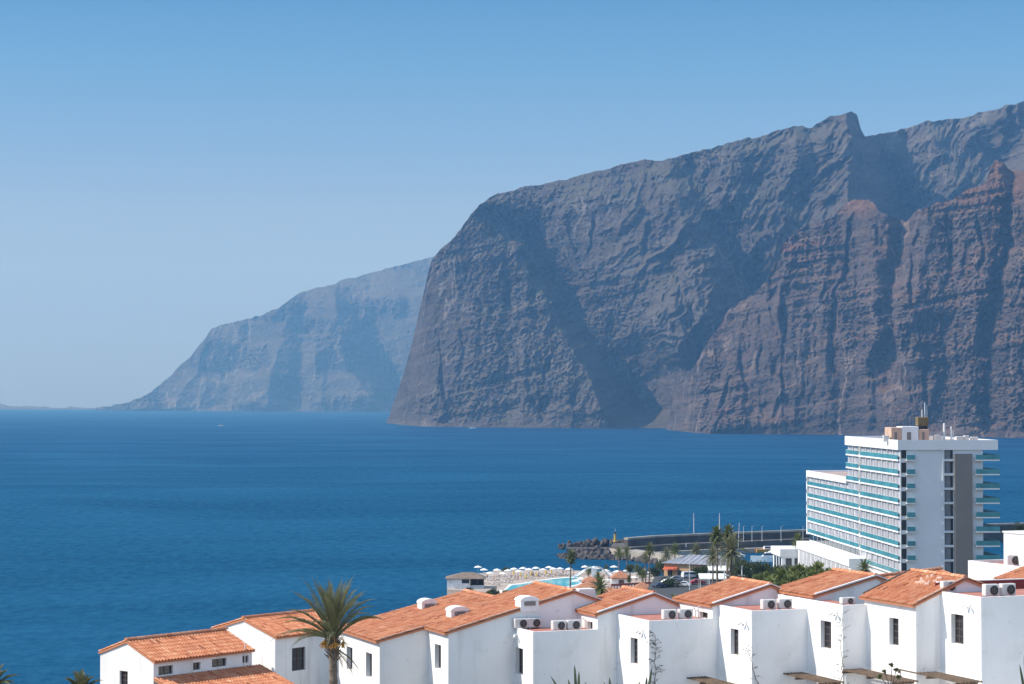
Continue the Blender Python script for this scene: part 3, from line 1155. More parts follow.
# ------------------------------------------------------------------ the white houses in front
def unit_dirs(az):
    """a: along the shaded front to the right; b: along the sunlit side wall away from the viewpoint"""
    a = Vector((math.sin(R(az)), math.cos(R(az)), 0))
    b = Vector((-math.cos(R(az)), math.sin(R(az)), 0))
    return a, b


AZ = 68.0
DA, DB = unit_dirs(AZ)
GROUND_DROP = 6.2


def corner_point(px, py, Y):
    return at(px, py, Y)


def px_window(O, U, px0, px1, py0, py1):
    """opening measured on an upright wall through O along U -> (u0,u1,z0,z1), u measured from O"""
    u0, u1 = run_to(O, U, px0), run_to(O, U, px1)
    lo, hi = min(u0, u1), max(u0, u1)
    mid = Vector(O) + U * ((lo + hi) / 2)
    return (lo, hi, z_at(mid, py1), z_at(mid, py0))


def bent_lamp(parent, P, out, along):
    """small twin spotlight on a bracket, high on a wall"""
    m = MB()
    m.box((-0.07, -0.0, -0.07), (0.07, 0.05, 0.07), P, along, out)
    m.tube([P + out * 0.03, P + out * 0.16 + UP * 0.03], 0.016, 6)
    for s_ in (-1, 1):
        q = P + out * 0.16 + UP * 0.03
        d = (along * (0.8 * s_) + out * 0.5 - UP * 0.55).normalized()
        m.tube([q, q + d * 0.08], 0.02, 6)
        m.tube([q + d * 0.08, q + d * 0.36], [0.05, 0.075], 8)
    return m.build('wall_lamp', M['white_metal'], parent)


def parapet_top(mb, O, a0, a1, b0, b1, zf, zt, t=0.16, sides=('front', 'left', 'back', 'right')):
    """inner faces and coping of a terrace parapet"""
    P = lambda a, b, z: Vector((O.x, O.y, 0)) + DA * a + DB * b + UP * z
    rects = {'front': (a0, a1, b0, b0 + t), 'back': (a0, a1, b1 - t, b1),
             'left': (a0, a0 + t, b0 + t, b1 - t), 'right': (a1 - t, a1, b0 + t, b1 - t)}
    for s_ in sides:
        x0, x1, y0, y1 = rects[s_]
        mb.poly([P(x0, y0, zt), P(x1, y0, zt), P(x1, y1, zt), P(x0, y1, zt)])
        if s_ == 'front':
            mb.poly([P(x0, y1, zf), P(x1, y1, zf), P(x1, y1, zt), P(x0, y1, zt)])
        if s_ == 'back':
            mb.poly([P(x0, y0, zf), P(x1, y0, zf), P(x1, y0, zt), P(x0, y0, zt)])
        if s_ == 'left':
            mb.poly([P(x1, y0, zf), P(x1, y1, zf), P(x1, y1, zt), P(x1, y0, zt)])
        if s_ == 'right':
            mb.poly([P(x0, y0, zf), P(x0, y1, zf), P(x0, y1, zt), P(x0, y0, zt)])


def flat(O):
    return Vector((O.x, O.y, 0))


def roof_field(name, root, O, a_e, z_e, a_r, z_r, b0, b1, over_e=0.22, over_v=0.10, seed=1, over_back=0.1):
    """tiled slope between an eave line (a_e, z_e) and a ridge line (a_r, z_r), both along b"""
    E = flat(O) + DA * a_e + UP * (z_e + 0.10)
    T = flat(O) + DA * a_r + UP * (z_r + 0.10)
    s_dir = (T - E)
    L = s_dir.length
    s_dir.normalize()
    E0 = E - s_dir * over_e + DB * (b0 - over_v)
    return tiled(name, E0, DB, s_dir, (b1 - b0) + over_v + over_back, L + over_e, root, seed=seed)


def ridge_caps(root, P0, P1, name='ridge_cap', r=0.12, m='tile'):
    mb = MB()
    d = (P1 - P0)
    n = max(2, round(d.length / 0.42))
    d.normalize()
    side = d.cross(UP).normalized()
    L = (P1 - P0).length / n
    for k in range(n):
        rings = []
        for s_, rr in ((k * L, r * 1.12), ((k + 1.12) * L, r * 0.92)):
            c = P0 + d * s_
            rings.append([c + side * (math.cos(t) * rr) + UP * (math.sin(t) * rr) for t in [math.pi * i / 6 for i in range(7)]])
        base = [v for r_ in rings for v in r_]
        mb.mesh(base, [(i, i + 1, 8 + i, 7 + i) for i in range(6)] + [tuple(range(7)), tuple(range(13, 6, -1))], rng.uniform(0.3, 1.0))
    return mb.build(name, M[m], root, rnd=True)


def verge(root, A, B, w=0.16, h=0.07, m='plaster_dirty', name='verge'):
    mb = MB()
    d = (B - A)
    L = d.length
    d.normalize()
    s = Vector((DB.x, DB.y, 0))
    for k, off in enumerate((0.0,)):
        n = d.cross(s).normalized()
        if n.z < 0:
            n = -n
        pts = [A - s * w * 0.5, A + s * w * 0.5, B + s * w * 0.5, B - s * w * 0.5]
        mb.mesh([p for p in pts] + [p + n * h for p in pts],
                [(0, 1, 2, 3), (7, 6, 5, 4), (0, 4, 5, 1), (1, 5, 6, 2), (2, 6, 7, 3), (3, 7, 4, 0)])
    return mb.build(name, M[m], root)


def stepped_unit(label, corner, Y, left_px, side_win, lamp, box_end_px, gable, eave_win, seed, drop=0.09,
                 zmode=None, curtain=False, bars=(1, 3), box_b=7.0, extend_left=3.0):
    """a flat terrace box with its near corner at `corner`, and behind its right end a tiled gable.
    gable: dict(eave=(px,py), ridge=(px,py), end=(px,py), back_px=, )  picture rows/columns of the front gable line"""
    O = at(*corner, Y)
    root = empty('white_house', (O.x, O.y, gz(O.x, O.y)))
    tag(root, label, 'house', 'white terraced houses stepping up the hillside')
    zt = O.z
    z0 = gz(O.x, O.y) - 2.0
    Lb = run_to(O, DB, left_px) + extend_left
    Lb = max(Lb, box_b)
    La = run_to(O, DA, box_end_px)
    mb = MB()
    F = flat(O)
    P = lambda a, b, z: F + DA * a + DB * b + UP * z
    h = px_window(O, DB, *side_win)
    wall_rect(mb, O, DB, Lb, z0, zt, [h], 0.30, DA)
    zf = zt - drop
    # gable profile along the front
    ae = run_to(O, DA, gable['eave'][0])
    ze = z_at(P(ae, 0, 0), gable['eave'][1])
    ar = run_to(O, DA, gable['ridge'][0])
    zr = z_at(P(ar, 0, 0), gable['ridge'][1])
    an = run_to(O, DA, gable['end'][0])
    zn = z_at(P(an, 0, 0), gable['end'][1])
    bl = run_to(P(ar, 0, 0), DB, gable['back_px'])
    front = [P(0, 0, z0), P(an, 0, z0), P(an, 0, zn), P(ar, 0, zr), P(ae, 0, ze), P(ae, 0, zt), P(0, 0, zt)]
    mb.poly(front)
    # gable volume: eave wall above the terrace, back, right side
    eh = [px_window(P(ae, 0, 0), DB, *w) for w in eave_win]
    wall_rect(mb, P(ae, 0, 0), DB, bl, zf, ze, eh, 0.25, DA)
    mb.poly([P(ae, bl, z0), P(an, bl, z0), P(an, bl, zn), P(ar, bl, zr), P(ae, bl, ze)])
    mb.poly([P(an, 0, z0), P(an, bl, z0), P(an, bl, zn), P(an, 0, zn)])
    # back and right end of the terrace box
    mb.poly([P(0, Lb, z0), P(ae, Lb, z0), P(ae, Lb, zt), P(0, Lb, zt)])
    if Lb > bl:
        mb.poly([P(ae, bl, z0), P(ae, Lb, z0), P(ae, Lb, zt), P(ae, bl, zt)])
    parapet_top(mb, O, 0, ae, 0, Lb, zf, zt, sides=('front', 'left', 'back'))
    mb.build('wall', M['plaster'], root)
    fl = MB()
    fl.poly([P(0.16, 0.16, zf), P(ae - 0.003, 0.16, zf), P(ae - 0.003, Lb - 0.16, zf), P(0.16, Lb - 0.16, zf)])
    fl.build('terrace_floor', M['terra_floor'], root)
    sk = MB()
    sk.box((0.17, Lb - 0.20, zf + 0.003), (ae - 0.02, Lb - 0.165, zt - 0.02), F, DA, DB)
    sk.build('terrace_skirting', M['dark_red'], root)
    window_in(root, O, DB, DA, h, bars, curtain=curtain)
    for e_, w in zip(eh, eave_win):
        window_in(root, P(ae, 0, 0), DB, DA, e_, (0, 0), fmat='frame')
    if lamp:
        ul = run_to(O, DB, lamp[0])
        Q = P(0, ul, 0)
        bent_lamp(root, P(0, ul, z_at(Q, lamp[1])), -DA, DB)
    roof_field('tile_roof', root, O, ae, ze, ar, zr, 0, bl, seed=seed)
    roof_field('rear_tile_roof', root, O, an, zn, ar, zr, 0, bl, over_e=0.1, seed=seed + 50)
    ridge_caps(root, P(ar, -0.05, zr + 0.14), P(ar, bl + 0.05, zr + 0.14))
    s1 = (P(ar, 0, zr) - P(ae, 0, ze)).normalized()
    verge(root, P(ae, -0.02, ze + 0.13), P(ar, -0.02, zr + 0.13))
    verge(root, P(an, -0.02, zn + 0.13), P(ar, -0.02, zr + 0.13))
    return dict(root=root, O=O, P=P, zf=zf, zt=zt, La=La, Lb=Lb, ae=ae, ze=ze, bl=bl)


def roof_vent(root, P, w=1.0, d=0.8, h=0.5):
    """whitewashed roof lantern: blocky base and rounded cap"""
    m = MB()
    m.box((-w / 2, -d / 2, -0.35), (w / 2, d / 2, h * 0.42), P, DA, DB)
    rings = []
    for t in range(7):
        a = math.pi * t / 6
        x, z = -math.cos(a) * (w / 2 + 0.05), math.sin(a) * h * 0.42 + h * 0.423
        rings.append((x, z))
    vs = [P + DA * x + DB * y + UP * z for y in (-d / 2 - 0.05, d / 2 + 0.05) for x, z in rings]
    fs = [(i, i + 1, 8 + i, 7 + i) for i in range(6)] + [tuple(range(7)), tuple(range(13, 6, -1)), (0, 7, 13, 6)]
    m.mesh(vs, fs)
    v = m.build('roof_vent', M['plaster'], root)
    k = MB()
    k.box((-w * 0.3, -d / 2 - 0.062, -0.02), (w * 0.3, -d / 2 - 0.004, h * 0.34), P, DA, DB)
    k.build('louvre', M['frame_grey'], v)


# --- big house with two stepped tiled roofs
def double_roof_house():
    O1 = at(379.6, 641.7, 125.5)
    root = empty('white_house', (O1.x, O1.y, gz(O1.x, O1.y)))
    tag(root, 'large white house with two stepped tiled roofs and three white roof vents', 'house',
        'white terraced houses stepping up the hillside')
    z0 = gz(O1.x, O1.y) - 2.5
    O2 = at(448.3, 633.2, 123.5)
    # part one
    for k, (O, left_px, wins, ridge_pt, back_px, seed) in enumerate((
            (O1, 339, [(346.6, 352.5, 647, 670), (366, 372, 653, 677.5)], None, 339, 11),
            (O2, 414, [(434.7, 441, 644.5, 669)], (574, 593), 548.5, 12))):
        F = flat(O)
        P = lambda a, b, z, F=F: F + DA * a + DB * b + UP * z
        Lb = run_to(O, DB, left_px)
        mb = MB()
        holes = [px_window(O, DB, *w) for w in wins]
        wall_rect(mb, O, DB, Lb, z0, O.z, holes, 0.30, DA)
        if ridge_pt:
            ar = run_to(O, DA, ridge_pt[0])
            zr = z_at(P(ar, 0, 0), ridge_pt[1])
        else:
            # same pitch as the second roof; its ridge sits where the light ridge line shows
            ar = run_to(O, DA, 512)
            zr = z_at(P(ar, 0, 0), 603.6)
        an = ar + 2.2
        zn = zr - 0.75
        mb.poly([P(0, 0, z0), P(an, 0, z0), P(an, 0, zn), P(ar, 0, zr), P(0, 0, O.z)])
        mb.poly([P(0, Lb, z0), P(an, Lb, z0), P(an, Lb, zn), P(ar, Lb, zr), P(0, Lb, O.z)])
        mb.poly([P(an, 0, z0), P(an, Lb, z0), P(an, Lb, zn), P(an, 0, zn)])
        mb.build('wall', M['plaster'], root)
        for h in holes:
            window_in(root, O, DB, DA, h, (0, 0), depth=0.26, fmat='frame_grey')
        roof_field('tile_roof', root, O, 0, O.z, ar, zr, 0, Lb, over_e=0.28, seed=seed)
        roof_field('rear_tile_roof', root, O, an, zn, ar, zr, 0, Lb, over_e=0.1, seed=seed + 30)
        ridge_caps(root, P(ar, -0.05, zr + 0.14), P(ar, Lb + 0.1, zr + 0.14), m='tile' if k else 'tile')
        verge(root, P(0, -0.02, O.z + 0.12), P(ar, -0.02, zr + 0.12), m='ridge_mortar', w=0.12)
        verge(root, P(an, -0.02, zn + 0.12), P(ar, -0.02, zr + 0.12), m='plaster_dirty')
        if k == 0:
            dims1 = (P, ar, zr, O.z, Lb)
        else:
            dims2 = (P, ar, zr, O.z, Lb)

    def on_roof(D, O, px, py):
        """point of the roof plane seen at a picture position"""
        P, ar, zr, ze, Lb = D
        n = (P(ar, 0, zr) - P(0, 0, ze)).cross(DB).normalized()
        d = at(px, py, 100) - Vector((0, 0, CAMZ))
        t = (P(0, 0, ze + 0.14) - Vector((0, 0, CAMZ))).dot(n) / d.dot(n)
        return Vector((0, 0, CAMZ)) + d * t

    roof_vent(root, on_roof(dims1, O1, 427, 607), 0.95, 0.8, 0.62)
    roof_vent(root, on_roof(dims2, O2, 457.5, 614.5), 1.1, 0.85, 0.60)
    roof_vent(root, on_roof(dims2, O2, 527, 604.5), 1.1, 0.85, 0.60)
    # white-washed chimney block at the top of the second roof
    P, ar, zr, ze, Lb = dims2
    m = MB()
    m.box((ar + 0.5, 0.4, zr - 0.6), (ar + 1.5, 1.2, zr + 0.16), flat(O2), DA, DB)
    m.build('chimney', M['plaster_dirty'], root)
    return root, O2, dims2


double_roof_house()

# --- the four stepped units along the row
U2 = stepped_unit('white house with flat terrace holding four air conditioners, beside the double-roofed house',
                  (533, 632), 122.5, 508, (515.5, 523, 648, 674), (517.5, 634.5), 597.5,
                  dict(eave=(597.5, 615), ridge=(654, 595.5), end=(679, 605.9), back_px=625),
                  [(588, 593.5, 621.5, 629.5)], 21, bars=(0, 2))
U3 = stepped_unit('white house with a leafless creeper at its corner and an agave below its wall',
                  (649, 621), 120.5, 617.5, (630.5, 637.6, 638, 664), (643, 630), 712.5,
                  dict(eave=(712.5, 606), ridge=(770.6, 586.6), end=(797, 598), back_px=735),
                  [(701.5, 710, 612, 618.5)], 22, bars=(1, 3))
U4 = stepped_unit('white house with a curtain showing in its side window and two terrace air conditioners',
                  (751.5, 611), 118.5, 718, (730.5, 738.5, 629, 655), (746, 621.5), 815,
                  dict(eave=(815, 597), ridge=(876, 578), end=(902, 588), back_px=838),
                  [(784, 800, 600, 607)], 23, curtain=True, bars=(1, 3))
# --- unit with the large open roof to its right
def wide_roof_unit():
    O = at(842.5, 605.3, 116.3)
    root = empty('white_house', (O.x, O.y, gz(O.x, O.y)))
    tag(root, 'white house with one air conditioner on its terrace and a wide patched tile roof', 'house',
        'white terraced houses stepping up the hillside')
    F = flat(O)
    P = lambda a, b, z: F + DA * a + DB * b + UP * z
    z0 = gz(O.x, O.y) - 2.0
    zt, zf = O.z, O.z - 0.09
    Lb = max(run_to(O, DB, 805) + 3.0, 7.0)
    # the roofed part steps forward of the terrace box
    G = at(916, 605, 112.4)
    d = G - P(0, 0, G.z)
    ga, gb = d.dot(DA), d.dot(DB)
    ae = ga
    h = px_window(O, DB, 820.5, 831, 621, 648.5)
    mb = MB()
    wall_rect(mb, O, DB, Lb, z0, zt, [h], 0.30, DA)
    mb.poly([P(0, 0, z0), P(ae, 0, z0), P(ae, 0, zt), P(0, 0, zt)])
    mb.poly([P(0, Lb, z0), P(ae, Lb, z0), P(ae, Lb, zt), P(0, Lb, zt)])
    parapet_top(mb, O, 0, ae, 0, Lb, zf, zt, sides=('front', 'left', 'back'))
    # roofed part
    ze = G.z
    Q = lambda a, b, z: P(a + ga, b + gb, z)
    ar = run_to(Q(0, 0, 0), DA, 971)
    zr = z_at(Q(ar, 0, 0), 580)
    bl = max(run_to(Q(ar, 0, 0), DB, 937), -gb + 0.25)
    h2 = px_window(Q(0, 0, 0), DB, 894, 903.5, 618, 645.5)
    wall_rect(mb, Q(0, 0, 0), DB, bl, z0, ze, [h2], 0.30, DA)
    an, zn = ar + 3.0, zr - 1.0
    mb.poly([Q(0, 0, z0), Q(an, 0, z0), Q(an, 0, zn), Q(ar, 0, zr), Q(0, 0, ze)])
    mb.poly([Q(0, bl, z0), Q(an, bl, z0), Q(an, bl, zn), Q(ar, bl, zr), Q(0, bl, ze)])
    mb.poly([Q(an, 0, z0), Q(an, bl, z0), Q(an, bl, zn), Q(an, 0, zn)])
    mb.build('wall', M['plaster'], root)
    fl = MB()
    fl.poly([P(0.16, 0.16, zf), P(ae - 0.003, 0.16, zf), P(ae - 0.003, Lb - 0.16, zf), P(0.16, Lb - 0.16, zf)])
    fl.build('terrace_floor', M['terra_floor'], root)
    sk = MB()
    sk.box((0.17, Lb - 0.20, zf + 0.003), (ae - 0.02, Lb - 0.165, zt - 0.02), F, DA, DB)
    sk.build('terrace_skirting', M['dark_red'], root)
    window_in(root, O, DB, DA, h, (1, 3))
    window_in(root, Q(0, 0, 0), DB, DA, h2, (1, 3))
    ul = run_to(O, DB, 837)
    bent_lamp(root, P(0, ul, z_at(P(0, ul, 0), 612)), -DA, DB)
    O3 = Q(0, 0, ze)
    roof_field('tile_roof', root, O3, 0, ze, ar, zr, 0, bl, seed=24, over_e=0.3)
    roof_field('rear_tile_roof', root, O3, an, zn, ar, zr, 0, bl, seed=74, over_e=0.1)
    ridge_caps(root, Q(ar, -0.05, zr + 0.14), Q(ar, bl, zr + 0.14))
    verge(root, Q(0, -0.02, ze + 0.12), Q(ar, -0.02, zr + 0.12), m='ridge_mortar', w=0.12)
    verge(root, Q(0, bl + 0.02, ze + 0.14), Q(ar, bl + 0.02, zr + 0.14), m='frame', w=0.14, h=0.10)
    # loose mortar patches along the top of the roof
    r_ = random.Random(5)
    sd = (Q(ar, 0, zr) - Q(0, 0, ze)).normalized()
    for k in range(11):
        pm = MB()
        c = Q(ar, 0, zr + 0.215) + DB * r_.uniform(1.5, bl - 2.2) - sd * r_.uniform(0.15, 1.5)
        w_, l_ = r_.uniform(0.05, 0.12), r_.uniform(0.12, 0.38)
        ring = [c + DB * (math.cos(t) * l_ * r_.uniform(0.7, 1)) + sd * (math.sin(t) * w_ * r_.uniform(0.7, 1)) for t in [math.pi * i / 4 for i in range(8)]]
        pm.loft([[q - UP * 0.1 for q in ring], ring, [c + (q - c) * 0.5 + UP * 0.05 for q in ring]])
        pm.build('mortar_patch', M['ridge_mortar'], root)
    return dict(O=O, P=P, zf=zf, zt=zt, Lb=Lb, ae=ae)


U5 = wide_roof_unit()


def back_roof():
    """tiled roof seen between the lilac gable and the wide roof; its ridge runs away to the right"""
    A, B = at(868, 578.4, 122), at(941, 569.2, 128.2)
    B.z = A.z
    e = (B - A)
    L = e.length
    e.normalize()
    dn = Vector((e.y, -e.x, 0))
    root = empty('white_house', (A.x, A.y, gz(A.x, A.y)))
    tag(root, 'house almost hidden behind, only its tiled roof with a dark ridge showing below the hotel', 'house', 'white terraced houses stepping up the hillside')
    s = (-dn * 0.955 + UP * 0.29).normalized()
    w = 4.6
    tiled('tile_roof', A - s * w, e, s, L, w, root, seed=91)
    s2 = (dn * 0.955 + UP * 0.29).normalized()
    tiled('rear_tile_roof', A - s2 * 3.0, e, s2, L, 3.0, root, seed=92)
    ridge_caps(root, A + UP * 0.05, B + UP * 0.05)
    q = MB()
    F = flat(A)
    q.mesh([F + e * u + dn * v + UP * z for z in (gz(A.x, A.y) - 2, A.z - 1.75) for u, v in ((0.2, -2.6), (L - 0.2, -2.6), (L - 0.2, 4.0), (0.2, 4.0))],
           [(0, 3, 2, 1), (4, 5, 6, 7), (0, 1, 5, 4), (1, 2, 6, 5), (2, 3, 7, 6), (3, 0, 4, 7)])
    q.build('wall', M['plaster'], root)


back_roof()


def right_house():
    O = at(981, 597.3, 109.6)
    root = empty('white_house', (O.x, O.y, gz(O.x, O.y)))
    tag(root, 'rightmost white house box with a barred window, wide shaded wall and flat red terrace', 'house',
        'white terraced houses stepping up the hillside')
    F = flat(O)
    P = lambda a, b, z: F + DA * a + DB * b + UP * z
    z0 = gz(O.x, O.y) - 2.0
    zt, zf = O.z, O.z - 0.09
    Lb = run_to(O, DB, 932.5) + 0.2
    La = 9.0
    h = px_window(O, DB, 951, 963.4, 614.4, 644)
    mb = MB()
    wall_rect(mb, O, DB, Lb, z0, zt, [h], 0.34, DA)
    mb.poly([P(0, 0, z0), P(La, 0, z0), P(La, 0, zt), P(0, 0, zt)])
    mb.poly([P(0, Lb, z0), P(La, Lb, z0), P(La, Lb, zt), P(0, Lb, zt)])
    mb.poly([P(La, 0, z0), P(La, Lb, z0), P(La, Lb, zt), P(La, 0, zt)])
    parapet_top(mb, O, 0, La, 0, Lb, zf, zt)
    mb.build('wall', M['plaster'], root)
    fl = MB()
    fl.poly([P(0.16, 0.16, zf), P(La - 0.16, 0.16, zf), P(La - 0.16, Lb - 0.16, zf), P(0.16, Lb - 0.16, zf)])
    fl.build('terrace_floor', M['terra_floor'], root)
    sk = MB()
    sk.box((0.17, Lb - 0.20, zf + 0.003), (La - 0.17, Lb - 0.163, zt + 0.38), F, DA, DB)
    sk.build('terrace_skirting', M['dark_red'], root)
    cp = MB()
    cp.box((0.4, Lb - 0.16, zt + 0.004), (La, Lb + 0.1, zt + 0.42), F, DA, DB)
    cp.build('raised_coping', M['plaster_dirty'], root)
    window_in(root, O, DB, DA, h, (2, 3))
    ul = run_to(O, DB, 970)
    bent_lamp(root, P(0, ul, z_at(P(0, ul, 0), 604)), -DA, DB)
    return dict(O=O, P=P, zf=zf, zt=zt, Lb=Lb)


U6 = right_house()


def upper_right_house():
    """white block behind the rightmost house: flat red roof, an upper room, and a tiled roof in front of it"""
    O = at(1046, 570, 134)
    root = empty('white_house', (O.x, O.y, gz(O.x, O.y)))
    tag(root, 'white house behind the rightmost terrace, with an upper block at the picture edge', 'house')
    F = flat(O)
    P = lambda a, b, z: F + DA * a + DB * b + UP * z
    z0 = gz(O.x, O.y) - 2
    zt = O.z
    Lb = run_to(O, DB, 968)
    La = 9.0
    b1 = run_to(P(1.2, 0, 0), DB, 1009)
    zu = z_at(P(1.2, b1, 0), 532.5)
    mb = MB()
    mb.box((0, 0, z0), (La, Lb, zt - 0.2), F, DA, DB)
    for lo, hi in (((0, 0), (0.18, Lb)), ((0.18, Lb - 0.18), (La, Lb))):
        mb.box((*lo, zt - 0.197), (*hi, zt + 0.02), F, DA, DB)
    mb.box((1.2, -1.0, zt - 0.197), (La - 0.2, b1, zu), F, DA, DB)
    mb.build('wall', M['plaster'], root)
    fl = MB()
    fl.box((0.19, b1 + 0.01, zt - 0.196), (La - 0.2, Lb - 0.19, zt - 0.16), F, DA, DB)
    fl.box((0.19, 0.1, zt - 0.196), (1.19, b1, zt - 0.16), F, DA, DB)
    fl.build('terrace_floor', M['terra_floor'], root)
    cp = MB()
    cp.box((1.14, -1.05, zu + 0.003), (La - 0.15, b1 + 0.06, zu + 0.10), F, DA, DB)
    cp.build('coping', M['plaster_dirty'], root)
    # the tiled room in front of it
    E = at(1050, 585.5, 124)
    G = flat(E)
    Q = lambda a, b, z: G + DA * a + DB * b + UP * z
    bl = run_to(E, DB, 998)
    ar = 3.6
    zr = E.z + 1.05
    pw = MB()
    an, zn = 6.5, zr - 0.9
    wall_rect(pw, E, DB, bl, z0, E.z, [], 0.2, DA)
    for t in (0, bl):
        pw.poly([Q(0, t, z0), Q(an, t, z0), Q(an, t, zn), Q(ar, t, zr), Q(0, t, E.z)])
    pw.poly([Q(an, 0, z0), Q(an, bl, z0), Q(an, bl, zn), Q(an, 0, zn)])
    pw.build('front_room_wall', M['plaster'], root)
    roof_field('tile_roof', root, E, 0, E.z, ar, zr, 0, bl, seed=41, over_e=0.3)
    roof_field('rear_tile_roof', root, E, an, zn, ar, zr, 0, bl, seed=42, over_e=0.1)
    ridge_caps(root, Q(ar, 0, zr + 0.14), Q(ar, bl, zr + 0.14))
    return dict(P=P, zt=zt, b1=b1)


U7 = upper_right_house()


# --- the two houses on the left, turned a little more towards the sea
def gable_left_house(label, A_eave, A_apex, A_left, ridge_end_px, Y, az_a, lit_win, shade_win, seed, lean=None, right_px=None, group='white houses on the left by the sea'):
    """gable end faces the sun on the left; ridge and eaves run away to the right.
    A_eave: near right eave corner, A_apex: top of gable, A_left: left eave corner (picture points)"""
    a = Vector((math.sin(R(az_a)), math.cos(R(az_a)), 0))
    b = Vector((-math.cos(R(az_a)), math.sin(R(az_a)), 0))
    O = at(*A_eave, Y)
    root = empty('white_house', (O.x, O.y, gz(O.x, O.y)))
    tag(root, label, 'house', group)
    F = flat(O)
    P = lambda s, t, z: F + a * s + b * t + UP * z
    z0 = gz(O.x, O.y) - 3
    ze = O.z
    bk = run_to(O, b, A_apex[0])
    zr = z_at(P(0, bk, 0), A_apex[1])
    bl = run_to(O, b, A_left[0])
    zl = z_at(P(0, bl, 0), A_left[1])
    La = run_to(O, a, ridge_end_px if right_px is None else right_px)
    mb = MB()
    holes = [px_window(O, b, *w) for w in lit_win]
    zlow = min(ze, zl) - 0.05
    wall_rect(mb, O, b, bl, z0, zlow, holes, 0.22, a)
    mb.poly([P(0, 0, zlow), P(0, bl, zlow), P(0, bl, zl), P(0, bk, zr), P(0, 0, ze)])
    sh = [px_window(O, a, *w) for w in shade_win]
    wall_rect(mb, O, a, La, z0, ze, sh, 0.22, b)
    mb.poly([P(La, 0, z0), P(La, bl, z0), P(La, bl, zl), P(La, bk, zr), P(La, 0, ze)])
    mb.poly([P(0, bl, z0), P(La, bl, z0), P(La, bl, zl), P(0, bl, zl)])
    mb.build('wall', M['plaster'], root)
    for h in holes:
        window_in(root, O, b, a, h, (1, 3), depth=0.12, fmat='frame')
    for h in sh:
        window_in(root, O, a, b, h, (1, 1), depth=0.13)
    # front slope
    E = P(0, 0, ze + 0.10)
    T = P(0, bk, zr + 0.10)
    s = T - E
    L = s.length
    s.normalize()
    tiled('tile_roof', E - s * 0.22 - a * 0.08, a, s, La + 0.16, L + 0.22, root, seed=seed)
    E2 = P(0, bl, zl + 0.10)
    s2 = T - E2
    L2 = s2.length
    s2.normalize()
    tiled('rear_tile_roof', E2 - s2 * 0.1 - a * 0.08, a, s2, La + 0.16, L2 + 0.1, root, seed=seed + 9)
    ridge_caps(root, P(-0.1, bk, zr + 0.14), P(La + 0.1, bk, zr + 0.14))
    return dict(root=root, O=O, P=P, a=a, b=b, ze=ze, La=La, z0=z0)


H1 = gable_left_house('white house at the far left with four small windows above a tiled lean-to roof',
                      (153.6, 661.8), (127, 642.3), (100.3, 653), 252, 124.0, 40,
                      [(119.8, 127.8, 671, 690)],
                      [(158.5, 173, 665.8, 674.6), (193, 200.5, 662.4, 669.8), (212, 226.5, 658.6, 666.6), (242.5, 248.5, 655.6, 662.8)], 61)
# lean-to roof below the row of windows
_P, _a, _b = H1['P'], H1['a'], H1['b']
_zt = z_at(_P(0, 0, 0), 678.2)
_L = run_to(_P(0, -0.003, 0), _a, 258)
_top = _P(0, -0.02, _zt)
_s = (-_b * 0.95 - UP * 0.30).normalized()
_len = 4.6
tiled('lean_to_roof', _top + _s * _len, _a, -_s, _L, _len, H1['root'], seed=66)
_w = MB()
_w.box((0.05, -4.1, H1['z0']), (_L - 0.05, -0.03, _zt - 1.62), flat(H1['O']), _a, _b)
_w.build('lean_to_wall', M['plaster'], H1['root'])
_p = MB()
_q = _P(_L - 1.35, -0.1, 0)
_p.tube([Vector((_q.x, _q.y, _zt - 0.1)), Vector((_q.x, _q.y, _zt + 1.4))], 0.03, 6)
_p.build('downpipe', M['white_metal'], H1['root'])

H2 = gable_left_house('white house with one square window and a tiled roof behind the tall palm',
                      (275.2, 637.6), (243.8, 620.2), (213, 629.5), 348, 131.5, 40,
                      [], [(292, 305.5, 647.5, 670.5)], 63, right_px=345)


# ------------------------------------------------------------------ air conditioners on the terraces
def make_ac(label, P, fx=DA, fy=DB, w=0.82, h=0.60, d=0.34, fan=0.62):
    root = empty('air_conditioner', P)
    tag(root, label, 'air conditioner', 'air conditioner units on the flat terraces')
    m = MB()
    m.box((0, 0, 0.07), (w, d, h), P, fx, fy, bev=0.03)
    m.build('casing', M['ac_white'], root)
    f = MB()
    c = P + fx * (w * fan) - fy * 0.012 + UP * (h * 0.5 + 0.03)
    n = 20
    rr = h * 0.36
    pts = [c + fx * (math.cos(2 * math.pi * k / n) * rr) + UP * (math.sin(2 * math.pi * k / n) * rr) for k in range(n)]
    bk = [p + fy * 0.02 for p in pts]
    f.mesh(pts + bk, [tuple(range(n)), tuple(range(2 * n - 1, n - 1, -1))] + [(k, (k + 1) % n, n + (k + 1) % n, n + k) for k in range(n)])
    g = f.build('fan_opening', M['black'], root)
    gr = MB()
    for q in (0.5, 0.98):
        ring = [c - fy * 0.015 + fx * (math.cos(2 * math.pi * k / n) * rr * q) + UP * (math.sin(2 * math.pi * k / n) * rr * q) for k in range(n + 1)]
        gr.tube(ring, 0.012, 4, caps=False)
    for k in range(4):
        t = math.pi * k / 4
        v = fx * (math.cos(t) * rr) + UP * (math.sin(t) * rr)
        gr.tube([c - fy * 0.015 - v, c - fy * 0.015 + v], 0.008, 4)
    gr.build('fan_grille', M['frame_grey'], g)
    for q in (0.14, 0.86):
        ft = MB()
        ft.box((w * q - 0.05, 0.02, 0), (w * q + 0.05, d - 0.02, 0.075), P, fx, fy)
        ft.build('foot', M['metal'], root)
    return root


